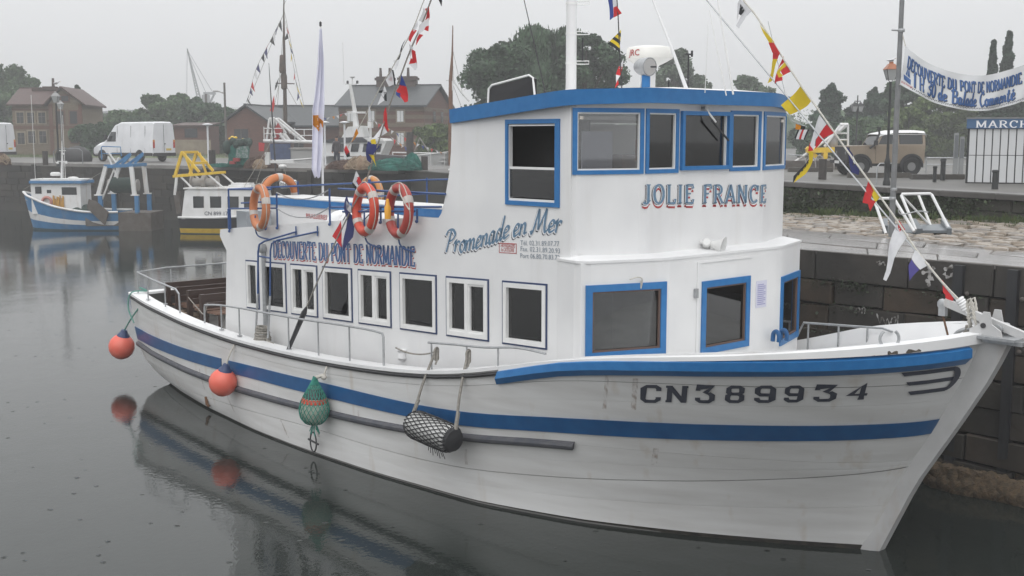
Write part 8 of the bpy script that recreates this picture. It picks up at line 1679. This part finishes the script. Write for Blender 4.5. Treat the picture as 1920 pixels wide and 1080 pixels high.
heap('net_heap', 'bright green net spread on the pier edge', 738, 296, 317, 92, 60, NG, NG, 7); heap('net_heap', 'green net bunched up beside the right hand bitt', 772, 286, 315, 34, 60.5, NG, NG, 8, 24); heap('net_heap', 'low green net lying left of the net cage', 418, 296, 302, 60, 67, NG, NG, 9, 16)
L_ = Loc(722, 312, 61.5, 0, LZ); t = thing('tarpaulin', 'grey tarpaulin folded over gear on the green net', 'tarpaulin', L_.fr); m = MB(); m.prism([(L_.X(694), 0, L_.Z(309)), (L_.X(698), 0, L_.Z(289)), (L_.X(756), 0, L_.Z(293)), (L_.X(760), 0, L_.Z(309))], (0, 1.4, 0)); part(m, 'sheet', pm('grey_sheet', (.07, .065, .07), rough=.6), t)
# net cage with floats
L_ = Loc(452, 308, 66, 0, LZ); t = thing('net_cage', 'rounded green and dark net cage topped with yellow floats, before the brick shed', 'fishing gear', L_.fr); X, Z = L_.X, L_.Z
m = MB(); m.lathe([(.50, 0), (.62, .15), (.56, .5), (.64, Z(276)), (.5, Z(268))], (-.12, 0, 0), n=11); part(m, 'green_net', NG, t, smooth=True); m = MB(); torus(m, (0, 0, Z(272)), .52, .28, (0, 0, 1), n=22, k=8); part(m, 'dark_net', NETM, t, smooth=True); m = MB(); m.ball((X(430), -.3, Z(276)), .33, 10, (.9, 1, 1.2)); part(m, 'net_side', NETM, t, smooth=True)
m = MB(); m.prism([(X(447), -.66, Z(296)), (X(470), -.60, Z(296)), (X(471), -.60, Z(274)), (X(450), -.66, Z(274))], (0, .03, 0))
part(m, 'mesh_panel', pm('mesh_grey', (.24, .27, .27), (.03, .12, .09), rough=.8, scale=12), t)
m = MB()
for k in range(14): a = k * .45; m.ball((.5 * math.cos(a), -.1 + .5 * math.sin(a), Z(268) + .12 * math.sin(k * 2.3)), .2, 8)
part(m, 'bundled_net', NETM, t, smooth=True)
for px_, py_ in ((436, 260), (440, 257), (443, 259), (446, 258), (461, 261)): m = MB(); m.ball((X(px_), -.3 - .03 * (px_ % 3), Z(py_)), .085, 8, (1.3, 1, .8)); part(m, 'float', YEL, t, smooth=True)
L_ = Loc(440, 308, 65, 0, LZ); t = thing('fish_crate', 'two bright red fish crates stepped on the pier edge', 'crate', L_.fr)
for a, b, c, e in ((430, 440, 303, 308), (437, 447, 297, 303)):
    m = MB(); x0, x1, z0_, z1_ = L_.X(a), L_.X(b), max(0, L_.Z(e)), L_.Z(c) + .02; m.box(x0, x1, 0, .5, z0_, z0_ + .02); m.box(x0, x1, 0, .03, z0_, z1_); m.box(x0, x1, .47, .5, z0_, z1_); m.box(x0, x0 + .03, .03, .47, z0_, z1_); m.box(x1 - .03, x1, .03, .47, z0_, z1_); part(m, 'crate', pm('crate_red', (.28, .03, .03), rough=.5), t)
L_ = Loc(146, 303, 82, 0, LZ); t = thing('net_heap', 'black tarpaulin covered heap beside the lamp posts at the far left', 'fishing net', L_.fr, (0, 0, 0), 'heaps of net on the pier'); m = MB(); m.ball((0, 0, .2), .95, 12, (1.1, .8, .95)); m.ball((-.9, 0, .3), .7, 10, (1, .8, 1)); part(m, 'cover', pm('black_sheet', (.015, .015, .016), rough=.5), t, smooth=True)
heap('net_heap', 'brown heap of net at the left edge of the picture below the cut off van', 2, 283, 304, 34, 71, NB, ROPT, 12, 20)
# barrier hoop on the far quay by the bitt
for px, lab in ((128, 'grey hoop barrier near the lamp posts at the far left'),): p = gnd(px, 74); t = thing('hoop_barrier', lab, 'barrier', WORLD, p); m = MB(); m.tube([p + (-.9, 0, 0), p + (-.9, 0, .8), p + (-.7, 0, .95), p + (.7, 0, .95), p + (.9, 0, .8), p + (.9, 0, 0)], .035, 6); part(m, 'hoop', POLEG, t, smooth=True)
# man standing on the pier
def person(p, rz, h, label):
    k = h / 1.75; me = bpy.data.meshes.new('person'); V = [(0, 0, .95), (0, 0, 1.12), (0, .0, 1.32), (0, .01, 1.46), (0, .02, 1.53), (0, .04, 1.60), (0, .05, 1.70), (-.17, 0, 1.42), (-.24, .02, 1.16), (-.21, .10, .93), (.17, 0, 1.42), (.24, .02, 1.16), (.22, .08, .92), (-.09, 0, .88), (-.10, .01, .50), (-.11, -.01, .10), (-.12, .12, .04), (.09, 0, .88), (.11, .01, .50), (.12, -.01, .10), (.13, .12, .04), (-.20, .13, .84), (.215, .11, .83)]
    E_ = [(0, 1), (1, 2), (2, 3), (3, 4), (4, 5), (5, 6), (2, 7), (7, 8), (8, 9), (2, 10), (10, 11), (11, 12), (0, 13), (13, 14), (14, 15), (15, 16), (0, 17), (17, 18), (18, 19), (19, 20), (9, 21), (12, 22)]
    R_ = [.15, .15, .17, .09, .06, .095, .085, .08, .06, .045, .08, .06, .045, .10, .075, .055, .045, .10, .075, .055, .045, .04, .04]
    me.from_pydata([tuple(c_ * k for c_ in v) for v in V], E_, []); o = bpy.data.objects.new('person', me); COL.objects.link(o); md = o.modifiers.new('skin', 'SKIN'); md.use_smooth_shade = True; o.modifiers.new('sub', 'SUBSURF').levels = 1; 
    for i, sv in enumerate(me.skin_vertices[0].data): sv.radius = (R_[i] * k, R_[i] * k * (.72 if i < 3 else 1)); sv.use_root = (i == 0)
    dg = bpy.context.evaluated_depsgraph_get(); nm = bpy.data.meshes.new_from_object(o.evaluated_get(dg)); bpy.data.objects.remove(o)
    skin, coat, trou = pm('skin', (.38, .22, .16), rough=.6), pm('dark_coat', (.045, .04, .045), (.06, .055, .06), rough=.8, scale=6), pm('work_trousers', (.03, .035, .05), rough=.8)
    nm.materials.clear(); [nm.materials.append(x) for x in (skin, coat, trou)]
    for f in nm.polygons: z = f.center.z / k; f.material_index = 2 if z < .95 and abs(f.center.x) < .17 * k else (0 if z > 1.49 or (z < .90) else 1)
    o = bpy.data.objects.new('person', nm); COL.objects.link(o); o.location = p; o.rotation_euler = (0, 0, rz); props(o, label, 'person'); ORG[o.name] = (0, 0, 0)
    m = MB(); m.ball((0, .03 * k, 1.70 * k), .105 * k, 10, (1, 1.1, .62)); part(m, 'hair', pm('dark_hair', (.025, .02, .018), rough=.8), o, smooth=True)
    m = MB(); m.ball((0, .135 * k, 1.64 * k), .022 * k, 6, (1, 1.2, 1.3)); part(m, 'nose', skin, o, smooth=True)
person(gnd(632, 64), math.radians(160), 1.72, 'man in dark work clothes standing on the pier beside the white trawler')
# ------------------------------------------------------------------ right hand quay
ZQ = 3.1
p0 = onz(1671, 447, 3.06); d = p0[1]; t = thing('banner_pole', 'tall grey steel pole leaning slightly, carrying the banner beside the gangway', 'pole', WORLD, p0); Q = lambda px, py: ond(px, py, d)
m = MB(); m.tube([p0, Q(1676, 330), Q(1692, -15)], [.055, .050, .042], 14); part(m, 'shaft', POLEG, t, smooth=True)
for px_, py_ in ((1676, 355), (1673.5, 372), (1690, 57)): m = MB(); m.lathe([(.058, -.03), (.064, 0), (.058, .03)], Q(px_, py_), n=12); part(m, 'clamp', GALV, t)
m = MB(); m.tube([Q(1690, 57), Q(1672, 56)], .02, 6); part(m, 'bracket_arm', GALV, t)
# banner: a hanging sheet with drawn lettering
TOPL, BOTL = [(1697, 86), (1730, 112), (1770, 130), (1815, 141), (1850, 140), (1885, 133), (1930, 118)], [(1689, 158), (1730, 182), (1770, 198), (1815, 207), (1850, 207), (1885, 200), (1930, 184)]
dB0, dB1 = d - .1, d - 1.1
def banP(u, v, off=0.0):          # u along, v down (0 top .. 1 bottom)
    us_ = np.linspace(0, 1, 7); x = ip(u, us_, [a[0] for a in TOPL]) * (1 - v) + ip(u, us_, [a[0] for a in BOTL]) * v; y = bcurve(u, 0) * (1 - v) + bcurve(u, 1) * v
    dd = dB0 + (dB1 - dB0) * u; p = ond(x, y, dd); return p + (0, -.03 * math.sin(u * 24 + v * 5) * (.3 + v) - off, 0)
def bcurve(u, k): c_ = np.polyfit(np.linspace(0, 1, 7), [a[1] for a in (TOPL, BOTL)[k]], 4); return float(np.polyval(c_, u))
mb = MB(); mb.slab([[banP(u, v) for u in np.linspace(0, 1, 60)] for v in np.linspace(0, 1, 14)], (0, .006, 0)); ban = solo(mb, 'banner', pm('banner_cloth', (.66, .67, .68), (.60, .61, .62), rough=.6, scale=2), 'white banner with blue lettering sagging from the grey pole', 'banner', WORLD, tuple(banP(0, 0)), smooth=True)
def bpl(off): return lambda x, y: banP(x, 1 - y, off)
for nm, mt, sx_, sy_, nib, off in (('banner_lettering_shadow', LDARK, .0035, -.02, (.11, .06, 0), .006), ('banner_lettering', pm('banner_blue', (.05, .12, .30), rough=.6), 0, 0, (.085, .04, 0), .010)):
    m = MB(); kx = 5.3
    f1 = lambda x, y, off=off: banP(x / kx, 1 - (y + .52 + .0), off)
    write(m, CAPS, LN1, .30, f1, nib, .16, 0, gap=.02, width=4.85, dx=sx_ * kx, dy=sy_, ser=.07)
    f2 = lambda x, y, off=off: banP(x / kx, 1 - (y + .13), off)
    write(m, SCR, '1 H 30 de Balade Commenté', .38, f2, (nib[0] * 1.0, nib[1] * .9, .3), .46, 0, gap=.0, slant=.03, width=4.3, dx=sx_ * kx, dy=sy_ * .8); part(m, nm, mt, ban)
m = MB()
for k in range(70): u = .07 + k * .0128; m.add([banP(u, .925 + .02 * (k % 2), .006), banP(u + .009, .905, .006), banP(u + .009, .93, .006), banP(u, .95 + .02 * (k % 2), .006)], [(0, 1, 2, 3)])
part(m, 'wave_border', LDARK, ban)
m = MB(); m.add([banP(.015, .70, .006), banP(.075, .72, .006), banP(.072, .86, .006), banP(.022, .82, .006)], [(0, 1, 2, 3)]); m.add([banP(.03, .66, .006), banP(.045, .45, .006), banP(.045, .68, .006)], [(0, 1, 2)]); m.add([banP(.048, .68, .006), banP(.05, .42, .006), banP(.068, .69, .006)], [(0, 1, 2)]); part(m, 'boat_emblem', MATS['banner_blue'], ban)
m = MB(); small_text(m, 'JOLIE FRANCE', .05, lambda x, y: banP(x / 5.3, 1 - y - .07 + .0, .008), .03, 0, width=.42, bold=.02); part(m, 'emblem_lettering', LRED, ban)
m = MB(); m.tube([Q(1691, 60), banP(.003, .0)], .010, 5); m.tube([Q(1683, 160), banP(0.0, 1.0)], .010, 5); m.tube([Q(1683, 165), Q(1677, 300), Q(1674, 410)], .012, 5); solo(m, 'tie_cord', ROPEW, 'thin cord tying the banner to the grey pole', 'rope', WORLD, tuple(Q(1691, 60)))
# kiosk with a blue sign
L_ = Loc(1812, 337.5, 43, math.radians(-22), LZ); X, Z = L_.X, L_.Z; t = thing('kiosk', 'white boarded kiosk with a blue fascia sign, at the right edge', 'kiosk', L_.fr); W_ = X(1990); hK = Z(241)
m = MB(); m.box(0, W_, .06, 2.6, 0, hK); part(m, 'shell', pm('kiosk_white', (.55, .56, .57), rough=.6), t)
wK = (W_ - .04) / 13
for k in range(13):
    for z0_, z1_ in ((.04, Z(291) - .012), (Z(291) + .012, hK - .02)): m = MB(); m.box(.02 + k * wK + .02, .02 + (k + 1) * wK - .02, .0, .055, z0_, z1_); part(m, 'panel', MATS['kiosk_white'], t)
m = MB(); m.box(-.04, W_ + .04, .035, .052, 0, hK); part(m, 'panel_gap', POSTB, t)
m = MB(); m.box(-.08, W_ + .08, -.08, .06, hK, Z(223)); sg = part(m, 'sign_board', pm('sign_blue', (.035, .10, .21), rough=.5), t); m = MB(); m.box(-.1, W_ + .1, -.1, 2.7, Z(223), Z(223) + .05); part(m, 'roof', POLEG, t)
m = MB(); hS = Z(226) - Z(239); write(m, CAPS, 'MARCH', hS, lambda x, y: np.array([x, -.085, y + Z(239.5)]), (.115, .05, 0), X(1825) * .88, 0, gap=.10, width=(X(1928) - X(1825)) * .88, ser=.07); part(m, 'sign_lettering', LWHT, sg)
# sign post boards near the kiosk
for px, y0, lab in ((1792, 249, 'pale grey narrow board standing left of the kiosk'), (1803, 256, 'second rounded grey board standing right beside the kiosk')): p = gnd(px, 49); t = thing('notice_board', lab, 'sign', WORLD, p); h_ = ond(px, y0, 49)[2] - LZ; m = MB(); m.box(p[0] - .09, p[0] + .09, p[1], p[1] + .06, LZ, LZ + h_); part(m, 'board', pm('board_grey', (.25, .26, .26), rough=.6), t); m = MB(); m.box(p[0] - .07, p[0] + .07, p[1] - .012, p[1] - .004, LZ + .8, LZ + h_ - .1); part(m, 'panel', pm('panel_dark', (.13, .14, .15), rough=.5), t)
# hoop barrier and rail behind
p = gnd(1662, 42); t = thing('hoop_barrier', 'grey hoop barrier in front of the front wheel of the tan car', 'barrier', WORLD, p); m = MB(); m.tube([p + (-.32, 0, 0), p + (-.32, 0, .62), p + (-.22, 0, .74), p + (.22, 0, .74), p + (.32, 0, .62), p + (.32, 0, 0)], .025, 6); part(m, 'hoop', GALV, t, smooth=True)
p = gnd(1745, 56); t = thing('guard_rail', 'low grey guard rail right of the tan car', 'barrier', WORLD, p); m = MB()
for k in range(7): m.tube([p + (k * .75 - .2, 0, 0), p + (k * .75 - .2, 0, .72)], .03, 6)
part(m, 'post', GALV, t); m = MB(); m.tube([p + (-.2, 0, .70), p + (4.3, 0, .70)], .035, 6); m.tube([p + (-.2, 0, .38), p + (4.3, 0, .38)], .03, 6); part(m, 'rail', GALV, t)
# kerb stones along the roadway behind the coping
for k, (px0, px1, y, c_) in enumerate(((1478, 1560, 322, 'a'), (1590, 1640, 333, 'b'), (1640, 1706, 333, 'c'), (1708, 1750, 336, 'pale'), (1752, 1806, 336, 'd'))):
    a, b = onz(px0, y, LZ), onz(px1, y, LZ); m = MB(); m.beam(a + (0, 0, .10), b + (0, 0, .10), .35, .2); solo(m, 'kerb_stone', COPE if c_ == 'pale' else pm('kerb_dark', (.07, .06, .05), (.05, .045, .035), rough=.6, scale=2), ('dark kerb block at the left, below the fishing gear', 'dark kerb block under the nose of the tan car', 'dark kerb block under the middle of the tan car', 'pale kerb block just right of the tan car', 'dark kerb block before the black bollards')[k], 'kerb', WORLD, tuple(a), 'kerb blocks behind the coping')
# gangway: ramp with two handrail frames
GRY = pm('ramp_grey', (.155, .175, .19), (.12, .135, .15), rough=.4, scale=4); q0 = onz(1655, 440, 3.08); d = q0[1]; t = thing('gangway', 'grey gangway ramp with white tubular handrails, lying on the cobbles', 'gangway', WORLD, q0); Q = lambda px, py, dy=0: ond(px, py, d + dy)
rz = Frame(q0, math.atan2((E1 - E0)[1], (E1 - E0)[0]) + .25)
A, B_, C_, D_ = Q(1729, 449), Q(1783, 452, -.3), Q(1790, 424, .9), Q(1722, 420, 1.3)
A[2] = 3.10; B_[2] = 3.09; 
for nm, a, b in (('side_beam', Q(1724, 446), Q(1712, 425, .7)), ('side_beam', Q(1779, 446, -.3), Q(1768, 424, .8)), ('side_beam', Q(1659, 440, .3), Q(1660, 424, .8))): m = MB(); m.beam(a + (0, 0, .02), b, .09, .32); part(m, nm, GRY, t)
m = MB(); m.prism([Q(1728, 432, .0), Q(1778, 432, -.3), Q(1768, 420, .8), Q(1714, 421, .7)], (0, 0, -.05)); part(m, 'tread_plate', GRY, t); m = MB(); m.beam(Q(1726, 441, .1), Q(1780, 440, -.2), .03, .20); part(m, 'dark_riser', DGREY, t); m = MB(); m.prism([Q(1664, 436, .3), Q(1724, 436, .1), Q(1712, 420, .7), Q(1664, 421, .8)], (0, 0, -.05)); part(m, 'tread_plate', GRY, t)
for pts in (((1717, 431), (1689, 364), (1746, 363), (1783, 436)), ((1661, 438), (1638, 372), (1676, 372), (1714, 434))):
    m = MB(); P4 = [Q(*pts[0]), Q(*pts[1], .5), Q(*pts[2], .4), Q(*pts[3], -.2)]; P4 = [P4[0], lerp(P4[0], P4[1], .97), lerp(P4[1], P4[2], .03), lerp(P4[1], P4[2], .97), lerp(P4[2], P4[3], .03), P4[3]]; m.tube(P4, .028, 8); part(m, 'handrail', WHITE, t, smooth=True)
m = MB(); m.tube([Q(1750, 436, .6), Q(1722, 365, 1.1)], .026, 8); m.tube([Q(1690, 365, .5), Q(1752, 432, .8)], .022, 8); part(m, 'inner_handrail', ALU, t, smooth=True)
m = MB(); m.tube(smoothline([Q(1684, 392), Q(1690, 402), Q(1722, 396), Q(1740, 398)], 4), .012, 5); solo(m, 'mooring_wire', GALV, 'thin wire loop lying behind the gangway', 'wire', WORLD, tuple(Q(1684, 392)))
# timber fenders on the quay face
for px, y0, lab in ((1803, 490, 'dark timber fender on the quay face, the left one of two'), (1905, 502, 'dark timber fender on the quay face at the right edge')):
    a = onwall(px, y0, .0); m = MB(); m.obox((a[0], a[1], 1.45), (E1 - E0) / elen * .075, nE * .10, (0, 0, 1.60)); tf_ = solo(m, 'timber_fender', pm('wet_timber2', (.016, .017, .02), (.026, .026, .028), rough=.5, scale=5, stretch=(4, 4, .5)), lab, 'fender', WORLD, (a[0], a[1], 0), 'timber fenders on the near quay')
    for z in (2.65, 1.9):
        m = MB(); p = np.array([a[0], a[1], z]) + (E1 - E0) / elen * .15 + nE * .08; m.lathe([(.032, 0), (.032, .02), (.015, .03)], p, nE, 10); part(m, 'bolt', STEELD, tf_)
# thick coir rope fender floating along the wall
COIR = pm('coir_rope', (.105, .072, .042), (.05, .036, .022), rough=.95, scale=14, bump=.9, bscale=45)
wl = [onz(1748, 890, .12), onz(1800, 905, .12), onz(1860, 918, .10), onz(1925, 935, .08), onz(2010, 955, .08)]; wl = smoothline(wl, 10); t = thing('rope_fender', 'thick brown shaggy rope fender at the water along the dark quay wall', 'fender', WORLD, wl[0]); m = MB(); n = len(wl)
for st_ in range(3):
    pts = []
    for i, p in enumerate(smoothline(wl, 3)):
        a = i * .55 + st_ * 2.094; pts.append(p + np.array([math.cos(a) * .085, math.sin(a) * .06, math.sin(a) * .10]) + np.array([rnd.gauss(0, .008) for _ in range(3)]))
    m = MB(); m.tube(pts, [.115 + .022 * math.sin(i * 1.7 + st_) + rnd.uniform(-.012, .012) for i in range(len(pts))], 10); part(m, 'strand', COIR, t, smooth=True)
m = MB()
for k in range(2600):
    p = wl[rnd.randrange(n)] + np.array([rnd.gauss(0, .12), rnd.gauss(0, .08), rnd.uniform(-.12, .22)]); dv_ = np.array([rnd.uniform(-1, 1), rnd.uniform(-1, 1), rnd.uniform(-1, 1)]) * .05; m.add([p, p + (.007, 0, .007), p + dv_], [(0, 1, 2)])
part(m, 'fibres', COIR, t, kind='stuff')
